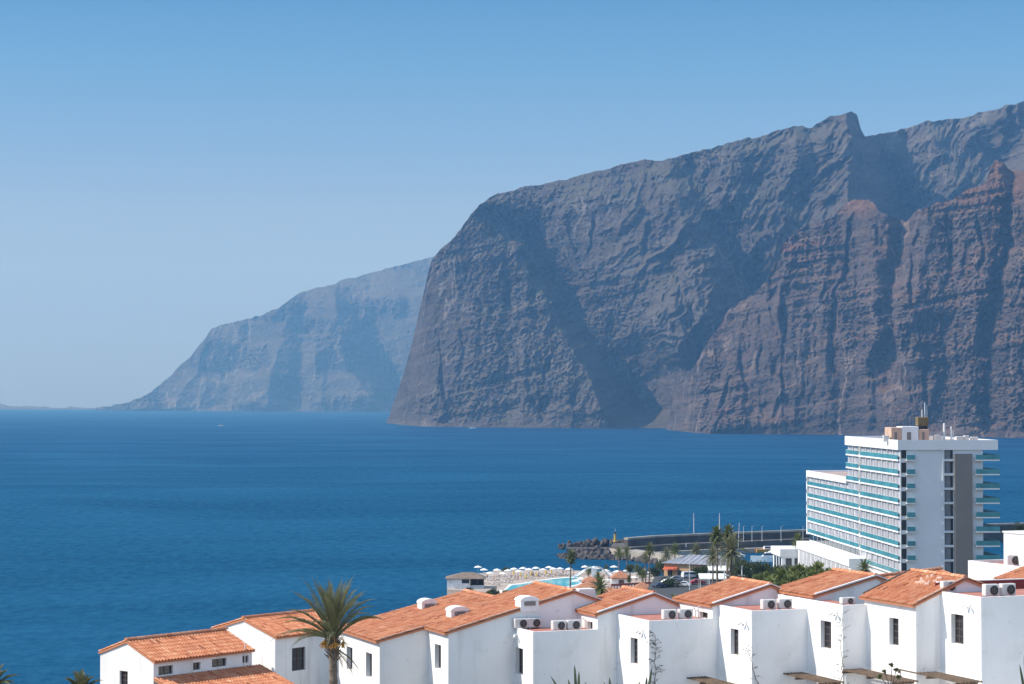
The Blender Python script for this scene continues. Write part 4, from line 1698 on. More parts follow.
def ac_on(U, px, b, label, **kw):
    """stand a unit on a terrace so that its left edge sits at a picture column"""
    P = U['P']
    s = run_to(P(0, b, 0), DA, px)
    make_ac(label, P(s, b, U['zf'] + 0.003), **kw)


ac_on(U2, 515.0, 2.3, 'leftmost air conditioner on the terrace next to the double-roofed house')
ac_on(U2, 528.6, 2.3, 'second air conditioner from the left on the terrace next to the double-roofed house')
ac_on(U2, 553.5, 0.45, 'third air conditioner on that terrace, nearer its front edge, right of the gap')
ac_on(U2, 568.6, 0.45, 'rightmost of the four air conditioners on the terrace next to the double-roofed house')
ac_on(U3, 665.5, 0.5, 'left air conditioner of the pair on the terrace above the leafless creeper and agave')
ac_on(U3, 681.8, 0.5, 'right air conditioner of the pair on the terrace above the leafless creeper, beside white pipes')
ac_on(U4, 766.0, 0.6, 'left air conditioner of the pair on the terrace of the house with the curtained window')
ac_on(U4, 782.5, 0.6, 'right air conditioner of the pair on the terrace of the house with the curtained window')
ac_on(U5, 846.5, 0.6, 'lone low air conditioner on the terrace in front of the lilac gable wall', h=0.42, fan=0.6)
ac_on(U6, 949.0, 3.6, 'air conditioner at the back corner of the rightmost terrace, beside the patched roof')
ac_on(U6, 992.0, 0.5, 'air conditioner near the front edge of the rightmost terrace, left of another one', h=0.66)
ac_on(U6, 1009.0, 0.5, 'air conditioner on the rightmost terrace touching the picture edge on the right', h=0.66)
_q7 = U7['P'](0.45, 0, 0)
_p7 = U7['P'](0.45, run_to(_q7, DB, 1013), U7['zt'] - 0.157)
make_ac('air conditioner in front of the upper white block at the right picture edge', _p7, w=0.95, h=0.74)


# white pipes and small cupboard bits on the terraces
def pipe_bundle(U, px, b, label):
    P = U['P']
    s = run_to(P(0, b, 0), DA, px)
    z = U['zf'] + 0.003
    m = MB()
    for k, (dx, hh) in enumerate(((0, 0.55), (0.2, 0.42), (0.36, 0.62))):
        q = P(s + dx, b, z)
        m.tube([q, q + UP * hh, q + UP * (hh + 0.05) + DA * 0.12, q + UP * (hh - 0.1) + DA * 0.16], 0.035, 7)
    o = m.build('vent_pipe', M['white_metal'])
    tag(o, label, 'pipe')


pipe_bundle(U4, 800.5, 1.2, 'white bent pipes on the terrace right of the curtained house air conditioners')
pipe_bundle(U3, 694.5, 1.2, 'white bent pipes beside the air conditioner pair above the creeper house')
pipe_bundle(U2, 582.5, 1.6, 'white bent pipes right of the four air conditioners')


# ------------------------------------------------------------------ slatted pergolas at the foot of the walls
def pergola(label, px0, px1, py1, Y, depth=1.15):
    """long boards on two beams, running along the foot of a sunlit side wall"""
    B = at(px1, py1, Y)
    L = run_to(B, DB, px0)
    d, t = DB, -DA
    root = empty('pergola', (B.x, B.y, gz(B.x, B.y)))
    tag(root, label, 'pergola', 'brown slatted pergolas below the white walls')
    O = flat(B) + t * 0.03
    z = B.z
    q = 0.0
    while q < depth - 0.05:
        sl = MB()
        sl.box((-0.25, q, z - 0.045), (L, q + 0.10, z + 0.03), O, d, t)
        sl.build('slat', M['wood_old'], root)
        q += 0.21
    for u in (0.2, L * 0.5, L - 0.25):
        bm_ = MB()
        bm_.box((u - 0.05, -0.02, z - 0.17), (u + 0.05, depth + 0.1, z - 0.048), O, d, t)
        bm_.build('beam', M['wood_old'], root)
    for u in (0.2, L - 0.25):
        p = MB()
        g = O + d * u + t * (depth - 0.1)
        p.box((-0.05, -0.05, gz(g.x, g.y) - 0.3), (0.05, 0.05, z - 0.173), flat(g), d, t)
        p.build('post', M['white_metal'], root)


pergola('slatted pergola under the house with the curtained window, leftmost of the four', 701, 741, 685.5, 118.0)
pergola('slatted pergola at the foot of the house with the lone terrace air conditioner', 791, 842, 681.5, 115.8)
pergola('slatted pergola with a small branching plant in front, below the wide patched roof', 861, 916, 680.5, 111.9)
pergola('slatted pergola at the foot of the rightmost house, right end of the row of pergolas', 917, 980, 681, 109.2)
# ------------------------------------------------------------------ the tall hotel by the shore
def build_hotel():
    O = at(900, 440, 454)
    az = -3.4
    b = Vector((math.sin(R(az)), math.cos(R(az)), 0))          # along the sunlit balcony front
    a = Vector((math.cos(R(az)), -math.sin(R(az)), 0))         # along the shaded side
    root = empty('hotel_building', (O.x, O.y, gz(O.x, O.y)))
    tag(root, 'tall white hotel with rows of teal glass balconies and a flat roof crowded with equipment', 'hotel')
    F = flat(O)
    P = lambda s, t, z: F + a * s + b * t + UP * z
    zt = O.z
    z0 = gz(O.x, O.y) - 4
    PAR = 2.05
    FH = 2.95
    Z = [zt - PAR - 2.0 - FH * k for k in range(9)]            # floor slab tops
    T_PIL, T_END, W_END = 36.6, 50.0, 98.0
    SIDE = 17.3
    SETB = 0.14

    def bx(name, lo, hi, m, parent=root, bev=0.0):
        q = MB()
        q.box(lo, hi, F, a, b, bev)
        return q.build(name, M[m], parent)

    # main body (set back behind the balconies on the sunlit front)
    body = MB()
    body.box((SETB, 0.0, z0), (SIDE - 1.2, T_END, zt - PAR), F, a, b)
    body.box((0.0, -0.02, z0), (SETB - 0.003, 0.32, zt - PAR), F, a, b)          # front end fin
    body.build('wall', M['hotel_white'], root)
    # window openings on the side front are set into a pier proud of the body
    # crown parapet
    pr = MB()
    pr.box((-0.55, -0.35, zt - PAR + 0.003), (20.4, T_END + 1.6, zt - 0.5), F, a, b)
    for lo, hi in (((-0.55, -0.35), (20.4, -0.05)), ((-0.55, T_END + 1.3), (20.4, T_END + 1.6)),
                   ((-0.55, -0.05), (-0.25, T_END + 1.3)), ((20.1, -0.05), (20.4, T_END + 1.3))):
        pr.box((*lo, zt - 0.497), (*hi, zt), F, a, b)
    pr.build('roof_parapet', M['hotel_white'], root)
    rf = MB()
    rf.poly([P(-0.25, -0.05, zt - 0.49), P(20.1, -0.05, zt - 0.49), P(20.1, T_END + 1.3, zt - 0.49), P(-0.25, T_END + 1.3, zt - 0.49)])
    rf.build('roof_deck', M['stone_pink'], root)
    # left wing, lower
    zw = Z[3] + 3.55
    wb = MB()
    wb.box((SETB, T_PIL + 1.4, z0), (14, W_END - 1.0, zw - 1.5), F, a, b)
    wb.box((-0.5, W_END - 1.0, Z[7] - 0.6), (14, W_END, zw), F, a, b)
    wb.build('wing_wall', M['hotel_white'], root)
    wp = MB()
    wp.box((-0.5, T_END + 0.9, zw - 1.5), (14.2, W_END - 1.003, zw - 0.4), F, a, b)
    wp.box((-0.5, T_END + 0.9, zw - 0.397), (-0.2, W_END - 1.003, zw), F, a, b)
    wp.build('wing_parapet', M['hotel_white'], root)
    wd = MB()
    wd.poly([P(-0.2, T_END + 0.9, zw - 0.39), P(14, T_END + 0.9, zw - 0.39), P(14, W_END - 1, zw - 0.39), P(-0.2, W_END - 1, zw - 0.39)])
    wd.build('wing_roof_deck', M['stone_pink'], root)
    for k in range(4):
        sw = MB()
        zz = Z[3 + k] + 0.6
        sw.box((2.2, W_END + 0.003, zz), (3.4, W_END + 0.05, zz + 1.4), F, a, b)
        sw.build('window', M['dark_glass'], root)
        sw = MB()
        sw.box((-0.55, W_END - 0.72, zz + 0.2), (-0.503, W_END - 0.38, zz + 1.1), F, a, b)
        sw.build('window', M['dark_glass'], root)
    # stair pillar between tower and wing
    bx('stair_pillar', (-0.35, T_PIL, z0), (SETB, T_PIL + 1.35, zt - PAR), 'hotel_white')
    for k in range(9):
        q = MB()
        q.box((-0.40, T_PIL + 0.35, Z[k] + 0.35), (-0.353, T_PIL + 1.0, Z[k] + 2.5), F, a, b)
        q.build('stair_window', M['frame_grey'], root)

    win_proto = {}

    def bay(t0, t1, k, key):
        """one window bay: opening glass, reached from the balcony; shared mesh by width"""
        if key not in win_proto:
            q = MB()
            w = t1 - t0
            q.box((0, 0.06, 0), (0.05, w - 0.06, FH - 0.42), Vector(), a, b)
            q.box((-0.03, w * 0.5 - 0.05, 0), (-0.003, w * 0.5 + 0.05, FH - 0.42), Vector(), a, b)
            o = q.build('window', M['bay_glass'])
            win_proto[key] = o
            COL.objects.unlink(o)
        o = win_proto[key].copy()
        COL.objects.link(o)
        o.parent = root
        o.location = P(SETB - 0.06, t0, Z[k] + 0.003) - Vector(root.location)

    def balcony_row(t0, t1, k, n, key):
        sl = MB()
        sl.box((-0.40, t0, Z[k] - 0.34), (SETB - 0.003, t1, Z[k]), F, a, b)
        sl.build('balcony_slab', M['hotel_white'], root)
        gl = MB()
        gl.box((-0.40, t0 + 0.05, Z[k] + 0.004), (-0.36, t1 - 0.05, Z[k] + 0.94), F, a, b)
        g = gl.build('balcony_railing', M['teal_glass'], root)
        hr = MB()
        hr.box((-0.42, t0 + 0.05, Z[k] + 0.943), (-0.34, t1 - 0.05, Z[k] + 0.99), F, a, b)
        hr.build('handrail', M['white_metal'], g)
        w = (t1 - t0) / n
        for i in range(1, n):
            fn = MB()
            fn.box((-0.26, t0 + i * w - 0.09, Z[k] + 0.004), (SETB - 0.06, t0 + i * w + 0.09, Z[k] + FH - 0.345), F, a, b)
            fn.build('partition', M['hotel_white'], root)
        for i in range(n):
            bay(t0 + i * w + 0.08, t0 + (i + 1) * w - 0.08, k, key)

    for k in range(9):
        balcony_row(0.33, T_PIL - 0.003, k, 7, 'tower')
    for k in range(3):
        balcony_row(T_PIL + 1.36, T_END + 1.4, k, 2, 'short')
    for k in range(3, 8):
        balcony_row(T_PIL + 1.36, W_END - 1.003, k, 8, 'wing')

    # shaded side: small corner balconies, a stack of dark windows, a grey slab, end balconies
    for k in range(9):
        q = MB()
        q.box((0.25, -0.06, Z[k] + 0.25), (1.25, -0.023, Z[k] + 2.35), F, a, b)
        q.build('corner_window', M['dark_glass'], root)
        s_ = MB()
        s_.box((1.2, -0.95, Z[k] - 0.2), (2.9, -0.003, Z[k]), F, a, b)
        s_.build('corner_balcony', M['hotel_white'], root)
        g = MB()
        g.box((1.2, -0.95, Z[k] + 0.004), (2.9, -0.91, Z[k] + 1.0), F, a, b)
        g.box((2.86, -0.907, Z[k] + 0.004), (2.9, -0.01, Z[k] + 1.0), F, a, b)
        g.build('corner_railing', M['teal_glass'], root)
        w = MB()
        w.box((9.3, -0.05, Z[k] + 0.15), (11.0, -0.003, Z[k] + 2.55), F, a, b)
        ww = w.build('side_window', M['dark_glass'], root)
        c = MB()
        c.box((9.42, -0.075, Z[k] + 0.15), (10.45, -0.053, Z[k] + 2.5), F, a, b)
        c.build('curtain', M['curtain_grey'], ww)
        c = MB()
        c.box((9.05, -0.35, Z[k] - 0.30), (11.2, -0.003, Z[k]), F, a, b)
        c.build('window_sill', M['hotel_white'], root)
    rc = MB()
    rc.box((8.8, -0.30, z0), (9.045, -0.003, zt - PAR), F, a, b)
    rc.build('window_column', M['hotel_white'], root)
    bx('grey_slab', (11.25, -0.75, z0), (14.9, -0.004, zt - 2.85), 'hotel_side')
    bx('end_wall', (SIDE - 1.2, 0.0, z0), (SIDE, 42.0, zt - PAR), 'hotel_white')
    for k in range(8):
        s_ = MB()
        s_.box((15.6, -0.85, Z[k] - 0.26), (20.6, -0.004, Z[k]), F, a, b)
        s_.box((SIDE + 0.003, -0.003, Z[k] - 0.26), (20.6, 40.0, Z[k]), F, a, b)
        s_.build('balcony_slab', M['hotel_white'], root)
        g = MB()
        g.box((15.6, -0.85, Z[k] + 0.004), (20.6, -0.81, Z[k] + 1.0), F, a, b)
        g.box((20.55, -0.80, Z[k] + 0.004), (20.59, 40, Z[k] + 1.0), F, a, b)
        g.build('balcony_railing', M['teal_glass'], root)
    # roof-top plant
    def rel(px, py, t):
        q = P(run_to(P(0, t, 0), a, px), t, 0)
        return run_to(P(0, t, 0), a, px), z_at(q, py)
    zr = zt - 0.49
    t = 8.0
    for (p0, p1, ptop, m, nm, dep) in ((892.5, 903, 427.5, 'peach', 'lift_house', 6), (903.2, 920, 426.5, 'hotel_white', 'machine_room', 5),
                                       (920.5, 930.5, 429.5, 'peach', 'roof_hut', 4)):
        s0, z1 = rel(p0, ptop, t)
        s1, _ = rel(p1, ptop, t)
        q = MB()
        q.box((s0, t, zr + 0.003), (s1, t + dep, z1), F, a, b, bev=0.06)
        o = q.build(nm, M[m], root)
        d = MB()
        d.box((s0 + (s1 - s0) * 0.3, t - 0.04, zr + 0.2), (s0 + (s1 - s0) * 0.55, t - 0.003, zr + 2.0), F, a, b)
        d.build('door', M['frame_grey'], o)
    s0, z1 = rel(919.5, 417, t + 3)
    s1, zb = rel(930, 426, t + 3)
    q = MB()
    q.box((s0, t + 3, zb), (s1, t + 5.4, z1), F, a, b, bev=0.08)
    for k in range(5):
        zz = zb + (z1 - zb) * (k + 0.5) / 5
        q.box((s0 - 0.06, t + 2.93, zz - 0.07), (s1 + 0.06, t + 5.47, zz + 0.07), F, a, b)
    q.build('water_tank', M['tank'], root)
    q = MB()
    q.box((s0 + 0.15, t + 3.2, zr), (s1 - 0.15, t + 5.2, zb - 0.003), F, a, b)
    q.build('tank_base', M['dark_glass'], root)
    for px, ptop, r_ in ((923.5, 409.5, 0.10), (926.3, 402.5, 0.09), (928.4, 405, 0.06), (945.6, 423, 0.26), (952.6, 426.5, 0.2), (954.6, 430, 0.12)):
        s, z1 = rel(px, ptop, t + 4)
        zb2 = zr if px > 935 else zb
        q = MB()
        q.tube([P(s, t + 4, zb2), P(s, t + 4, (zb2 + z1) / 2), P(s, t + 4, z1)], [r_, r_, r_ * 0.8], 8)
        q.build('chimney_pipe' if px > 935 else 'antenna', M['white_metal'], root)
    for i, px in enumerate((893.5, 897, 900.3, 904, 907.4, 911, 914.5)):
        s, z1 = rel(px, 414.5 + (i % 3), t + 9)
        q = MB()
        q.tube([P(s, t + 9, zr), P(s, t + 9, z1)], 0.05, 6)
        q.tube([P(s - 0.35, t + 9, z1 - 0.9), P(s + 0.35, t + 9, z1 - 0.9)], 0.03, 5)
        q.build('aerial', M['frame_grey'], root)
    for px, w, h in ((936, 1.1, 0.9), (940.5, 0.8, 0.7), (958, 1.6, 0.6), (966, 1.0, 0.8), (973, 1.4, 0.5), (885, 1.2, 0.8)):
        s, _ = rel(px, 430, t)
        q = MB()
        q.box((s, t, zr + 0.003), (s + w, t + 1.2, zr + h + 0.5), F, a, b, bev=0.05)
        q.build('roof_vent', M['ac_white'], root)
    # podium below the balconies
    zp = Z[8] + 0.2
    pd = MB()
    pd.box((-4.0, 30.0, z0), (SETB - 0.01, 91.0, zp - 0.9), F, a, b)
    pd.box((-4.3, 30.0, zp - 0.897), (SETB - 0.01, 91.3, zp + 0.9), F, a, b)
    pd.build('podium_wall', M['hotel_white'], root)
    for i in range(12):
        t0 = 32 + i * 4.8
        q = MB()
        q.box((-4.06, t0, z0 + 3.0), (-4.003, t0 + 3.9, zp - 1.0), F, a, b)
        w = q.build('podium_window', M['bay_glass'], root)
        fq = MB()
        for u in (0.95, 1.95, 2.9):
            fq.box((-4.12, t0 + u - 0.06, z0 + 3.0), (-4.063, t0 + u + 0.06, zp - 1.0), F, a, b)
        fq.build('mullions', M['white_metal'], w)
        q = MB()
        q.box((SETB - 0.1, 38.5 + i * 4.9, zp + 0.91), (SETB - 0.012, 38.5 + i * 4.9 + 4.2, Z[7] - 0.5), F, a, b)
        q.build('podium_window', M['dark_glass'], root)
    # seaward terrace building at the far left end
    tb = MB()
    A1 = run_to(P(0, 90, 0), a, 783.5)
    zz = z_at(P(A1, 90, 0), 551)
    tb.box((A1, 91.4, z0), (-0.5, 104, zz - 1.5), F, a, b)
    tb.box((A1 - 0.5, 91.3, zz - 1.497), (-0.5, 104.5, zz + 0.35), F, a, b)
    tb.build('terrace_wall', M['hotel_white'], root)
    for i in range(5):
        q = MB()
        s = A1 + 0.9 + i * 2.2
        q.box((s, 91.34, zz - 5.5), (s + 1.5, 91.397, zz - 1.9), F, a, b)
        q.build('terrace_window', M['dark_glass'], root)
    for i in range(3):
        q = MB()
        q.box((A1 - 0.05, 92.5 + i * 3.6, zz - 5.5), (A1 - 0.003, 95 + i * 3.6, zz - 1.9), F, a, b)
        q.build('terrace_window', M['dark_glass'], root)
    return P, A1, zz


M['stone_pink'] = mat('pinkish_roof_deck', (0.45, 0.34, 0.29), 0.9, var=0.3, scale=0.3)
M['curtain_grey'] = mat('grey_curtain', (0.22, 0.23, 0.25), 0.9, var=0.3, scale=1.5)
M['peach'] = mat('peach_render', (0.60, 0.40, 0.30), 0.9, var=0.15, scale=0.6)
M['tank'] = mat('yellow_brown_tank', (0.24, 0.17, 0.075), 0.6, var=0.4, scale=1.0)
HOTEL_P, HOTEL_A1, HOTEL_ZT = build_hotel()
# ------------------------------------------------------------------ pool terrace by the sea
M['stone_deck'] = mat('pale_stone_deck', (0.46, 0.37, 0.31), 0.9, var=0.3, scale=0.4)
M['pool_water'] = mat('pool_water', (0.05, 0.52, 0.62), 0.1, var=0.3, scale=0.12, col2=(0.12, 0.64, 0.70), bump=0.3, bscale=1.2, dist=0.05)
M['parasol'] = mat('white_parasol_cloth', (0.78, 0.77, 0.74), 0.9)
M['parasol_yellow'] = mat('yellow_parasol_cloth', (0.62, 0.42, 0.10), 0.9)
M['slats_grey'] = mat('grey_brown_thatch', (0.23, 0.175, 0.135), 0.95, var=0.35, scale=1.0)
M['palapa'] = mat('orange_brown_roof', (0.46, 0.20, 0.11), 0.9, var=0.35, scale=1.0)
M['dark_rock'] = mat('dark_boulder', (0.095, 0.082, 0.08), 0.95, var=0.6, scale=0.35, bump=0.8, bscale=1.2, dist=0.25)
M['harbour_wall'] = mat('harbour_wall_concrete', (0.105, 0.092, 0.085), 0.95, var=0.4, scale=0.15)
M['quay'] = mat('quay_concrete', (0.40, 0.35, 0.29), 0.9, var=0.3, scale=0.15)
M['skin'] = mat('bather_skin', (0.46, 0.25, 0.17), 0.7)  # one even skin colour
M['lounger'] = mat('white_lounger', (0.72, 0.71, 0.69), 0.7)
M['towel_orange'] = mat('orange_towel', (0.62, 0.27, 0.10), 0.95)
M['boat_white'] = mat('boat_gelcoat', (0.74, 0.75, 0.76), 0.3)
M['boat_orange'] = mat('orange_boat_paint', (0.62, 0.27, 0.04), 0.4)
M['boat_blue'] = mat('blue_canvas', (0.03, 0.09, 0.24), 0.7)
M['lilac_roof'] = mat('grey_blue_sheet_roof', (0.29, 0.30, 0.35), 0.7, var=0.25, scale=0.4)
M['red_pipe'] = mat('red_brown_railing', (0.36, 0.10, 0.06), 0.7)
M['beacon'] = mat('ochre_beacon', (0.52, 0.33, 0.07), 0.7)

ZD = 6.0


def deck_y(py):
    """distance of the deck level seen on a picture row"""
    return (CAMZ - ZD) * FPX / (py - EYE_Y)


def on_deck(px, py, z=ZD):
    Y = (CAMZ - z) * FPX / (py - EYE_Y)
    return at(px, py, Y) * 1.0


def slab(name, pts, z1, z0, m, kind=None, parent=None):
    q = MB()
    n = len(pts)
    top = [Vector((x, y, z1)) for x, y in pts]
    bot = [Vector((x, y, z0)) for x, y in pts]
    q.mesh(top + bot, [tuple(range(n)), tuple(range(2 * n - 1, n - 1, -1))] + [(i, (i + 1) % n, n + (i + 1) % n, n + i) for i in range(n)])
    o = q.build(name, m, parent)
    if kind:
        tag(o, kind=kind)
    return o


def deck_pts(lst, z=ZD):
    out = []
    for px, py in lst:
        p = on_deck(px, py, z)
        out.append((p.x, p.y))
    return out


slab('pool_terrace', deck_pts([(447, 589), (470, 590), (506, 593), (560, 598), (620, 600), (660, 588), (655, 573), (560, 569.5), (500, 570), (478, 573), (456, 578)]),
     ZD, -3, M['stone_deck'], 'structure')
# pool water and its white rim
pool_px = [(505, 590), (512, 584.5), (524, 583.2), (536, 580.8), (552, 578.6), (568, 577.2), (580, 577.4), (583.5, 579.6), (578, 583.5), (566, 586.0), (550, 587.5), (535, 590)]
rim_px = [(502, 591), (509, 583.8), (523, 582.4), (535, 580.0), (551, 577.8), (568, 576.4), (582, 576.6), (587, 579.6), (580, 584.6), (567, 587.2), (551, 588.6), (536, 591.2)]
slab('pool_edge', deck_pts(rim_px, ZD + 0.12), ZD + 0.12, ZD - 0.2, M['plaster_dirty'], 'structure')
slab('pool_water', deck_pts(pool_px, ZD + 0.14), ZD + 0.14, ZD + 0.05, M['pool_water'], 'structure')

# retaining walls
def wall_run(name, label, pts, z1, z0, th, m, cat='wall', group=None):
    q = MB()
    for (x0, y0), (x1, y1) in zip(pts[:-1], pts[1:]):
        d = Vector((x1 - x0, y1 - y0, 0))
        L = d.length
        d.normalize()
        n = Vector((-d.y, d.x, 0))
        q.box((0, -th / 2, z0), (L, th / 2, z1), Vector((x0, y0, 0)), d, n)
    o = q.build(name, m)
    tag(o, label, cat, group)
    return o


wall_run('retaining_wall', 'low white wall curving in front of the pool', deck_pts([(500, 590.5), (512, 592.5), (532, 593.5)], ZD + 0.5), ZD + 0.9, ZD - 4, 0.5, M['plaster'])

# pool house at the seaward end
def pool_house():
    A = at(447, 592, 702)
    root = empty('pool_house', (A.x, A.y, ZD))
    tag(root, 'white pool house with a grey brown hipped roof at the seaward end of the terrace', 'pool house')
    w = run_to(A, Vector((1, 0, 0)), 484)
    d = 9.0
    z1 = z_at(A, 578.6)
    q = MB()
    q.box((0, 0, -2), (w * 0.62, d, z1), flat(A))
    q.box((w * 0.62, 1.2, ZD - 1), (w, d, ZD + 0.9), flat(A))
    q.build('wall', M['plaster'], root)
    for k, x in enumerate((w * 0.62 + 0.15, w * 0.8, w - 0.3)):
        p = MB()
        p.box((x, 1.2, ZD + 0.9), (x + 0.3, 1.5, z1), flat(A))
        p.build('post', M['wood_old'], root)
    o = MB()
    o.box((w * 0.40, -0.06, z1 - 1.5), (w * 0.60, -0.003, z1 - 0.3), flat(A))
    o.build('window', M['dark_glass'], root)
    o = MB()
    o.box((w * 0.64, 3.0, ZD + 0.9), (w - 0.05, 3.1, z1 - 0.05), flat(A))
    o.build('bar_opening', M['black'], root)
    zr = z1 + 1.7
    r = MB()
    e = 0.6
    c = flat(A)
    P = lambda x, y, z: c + Vector((x, y, z))
    base = [P(-e, -e, z1), P(w + e, -e, z1), P(w + e, d + e, z1), P(-e, d + e, z1)]
    rd = [P(w * 0.42, d * 0.5, zr), P(w * 0.72, d * 0.5, zr)]
    r.mesh(base + rd + [v - UP * 0.15 for v in base],
           [(0, 1, 5, 4), (1, 2, 5), (2, 3, 4, 5), (3, 0, 4), (6, 7, 1, 0), (7, 8, 2, 1), (8, 9, 3, 2), (9, 6, 0, 3), (9, 8, 7, 6)])
    r.build('roof', M['slats_grey'], root)


pool_house()


# parasols, loungers and sunbathers
def make_parasol(mat_key, closed=False):
    root = empty('parasol', (0, 0, 0))
    p = MB()
    p.tube([(0, 0, 0), (0, 0, 2.55)], 0.035, 6)
    p.lathe([(0.25, 0), (0.25, 0.08), (0.05, 0.1)], (0, 0, 0), 10)
    p.build('pole', M['white_metal'], root, world=False)
    c = MB()
    if closed:
        c.lathe([(0.03, 2.75), (0.13, 2.5), (0.20, 1.9), (0.24, 1.25), (0.20, 1.22)], (0, 0, 0), 10)
    else:
        n = 8
        ring = lambda r, z, s: [(r * math.cos(2 * math.pi * k / (2 * n)) * (1 if k % 2 == 0 else s), r * math.sin(2 * math.pi * k / (2 * n)) * (1 if k % 2 == 0 else s), z) for k in range(2 * n)]
        c.loft([ring(1.42, 2.12, 0.9), ring(1.45, 2.24, 0.92), ring(0.8, 2.55, 0.95), ring(0.06, 2.8, 1.0)])
    c.build('canopy', M[mat_key], root, world=False)
    return root


def make_lounger():
    root = empty('sun_lounger', (0, 0, 0))
    f = MB()
    f.box((-0.32, 0, 0.28), (0.32, 1.35, 0.36))
    for x in (-0.27, 0.27):
        for y in (0.12, 1.25):
            f.box((x - 0.03, y - 0.03, 0), (x + 0.03, y + 0.03, 0.28))
    f.build('frame', M['lounger'], root, world=False)
    b_ = MB()
    b_.mesh([(-0.32, 1.36, 0.30), (0.32, 1.36, 0.30), (0.32, 1.85, 0.78), (-0.32, 1.85, 0.78), (-0.32, 1.31, 0.37), (0.32, 1.31, 0.37), (0.32, 1.80, 0.85), (-0.32, 1.80, 0.85)],
            [(0, 3, 2, 1), (4, 5, 6, 7), (0, 1, 5, 4), (1, 2, 6, 5), (2, 3, 7, 6), (3, 0, 4, 7)])
    b_.build('backrest', M['lounger'], root, world=False)
    return root


def skin_body(name, joints, bones, radii, material):
    """one continuous figure grown round a jointed skeleton"""
    me = bpy.data.meshes.new(name)
    me.from_pydata(joints, bones, [])
    o = bpy.data.objects.new(name, me)
    COL.objects.link(o)
    md = o.modifiers.new('skin', 'SKIN')
    for i, r in enumerate(radii):
        me.skin_vertices[0].data[i].radius = (r, r)
    me.skin_vertices[0].data[0].use_root = True
    sb = o.modifiers.new('sub', 'SUBSURF')
    sb.levels = sb.render_levels = 1
    dg = bpy.context.evaluated_depsgraph_get()
    ev = o.evaluated_get(dg)
    m2 = bpy.data.meshes.new_from_object(ev)
    o.modifiers.clear()
    o.data = m2
    m2.materials.clear()
    m2.materials.append(material)
    return o


def make_person(shorts, hair=(0.03, 0.02, 0.015), stride=0.16, name='person'):
    J = [(0, 0, 0.95), (0, 0, 1.18), (0, 0.01, 1.42), (0, 0.0, 1.52), (0, -0.01, 1.66), (0, -0.01, 1.76),
         (0.19, 0, 1.40), (0.27, -0.03, 1.13), (0.29, -0.10, 0.90), (-0.19, 0, 1.40), (-0.27, 0.02, 1.13), (-0.27, -0.06, 0.90),
         (0.10, 0, 0.90), (0.11, -stride * 0.6, 0.50), (0.11, -stride * 0.4, 0.07), (0.11, -stride * 0.4 - 0.14, 0.03),
         (-0.10, 0, 0.90), (-0.11, stride * 0.2, 0.50), (-0.11, stride * 0.9, 0.09), (-0.11, stride * 0.9 - 0.12, 0.03)]
    B = [(0, 1), (1, 2), (2, 3), (3, 4), (4, 5), (2, 6), (6, 7), (7, 8), (2, 9), (9, 10), (10, 11),
         (0, 12), (12, 13), (13, 14), (14, 15), (0, 16), (16, 17), (17, 18), (18, 19)]
    Rr = [0.14, 0.125, 0.14, 0.055, 0.095, 0.07, 0.065, 0.045, 0.04, 0.065, 0.045, 0.04, 0.095, 0.065, 0.045, 0.035, 0.095, 0.065, 0.045, 0.035]
    o = skin_body(name, J, B, Rr, M['skin'])
    s = MB()
    n = 12
    ring = lambda z, rx, ry, cx=0, cy=0: [(cx + rx * math.cos(2 * math.pi * k / n), cy + ry * math.sin(2 * math.pi * k / n), z) for k in range(n)]
    s.loft([ring(1.04, 0.165, 0.135), ring(0.92, 0.19, 0.155), ring(0.78, 0.20, 0.15)])
    s.build('swim_shorts', shorts, o, world=False)
    h = MB()
    h.lathe([(0.02, 1.83), (0.085, 1.80), (0.112, 1.73), (0.108, 1.66), (0.09, 1.63)], (0, 0.02, 0), 10)
    h.build('hair', mat('dark_hair', hair, 0.8), o, world=False)
    return o


def place(o, px, py, z=None, rz=0.0, Y=None):
    P = on_deck(px, py, ZD if z is None else z) if Y is None else at(px, py, Y)
    o.location = (P.x, P.y, (ZD if z is None else z) + 0.003)
    o.rotation_euler = (0, 0, rz)
    return o


par = make_parasol('parasol')
tag(par, 'open white parasol among the loungers on the pool terrace', 'parasol', 'white parasols on the pool terrace')
spots = [(478, 573.2), (543, 576), (553.5, 575.2), (560, 575), (519, 577.5), (529, 575.8), (614, 573), (617, 578.0), (643, 576), (650, 579),
         (497, 576.3), (508, 577.0), (569, 575.4), (592, 586.5), (576, 587.5), (634, 584), (503, 580), (484, 576), (490, 579.5), (514, 575.3), (536, 574.3), (549, 573.6), (585, 573), (599, 574.5), (606, 577), (627, 577), (638, 579.5), (646, 582), (581, 585.5), (607, 586.5), (523, 574.6)]
for i, (px, py) in enumerate(spots):
    o = par if i == 0 else copy_tree(par)
    place(o, px, py, rz=rng.random())
py_ = make_parasol('parasol_yellow', True)
tag(py_, 'closed yellow parasol standing among the loungers on the pool terrace', 'parasol', 'yellow closed parasols on the pool terrace')
for i, (px, py) in enumerate([(513.5, 577.5), (520.5, 579.8), (531, 578.4), (536.5, 579.5), (546, 577.2), (551.5, 576.5), (526, 581)]):
    o = py_ if i == 0 else copy_tree(py_)
    place(o, px, py)
    o.scale = (1.35, 1.35, 1.0)
lg = make_lounger()
tag(lg, 'white sun lounger in the rows beside the pool', 'sun lounger', 'white sun loungers beside the pool')
lspots = []
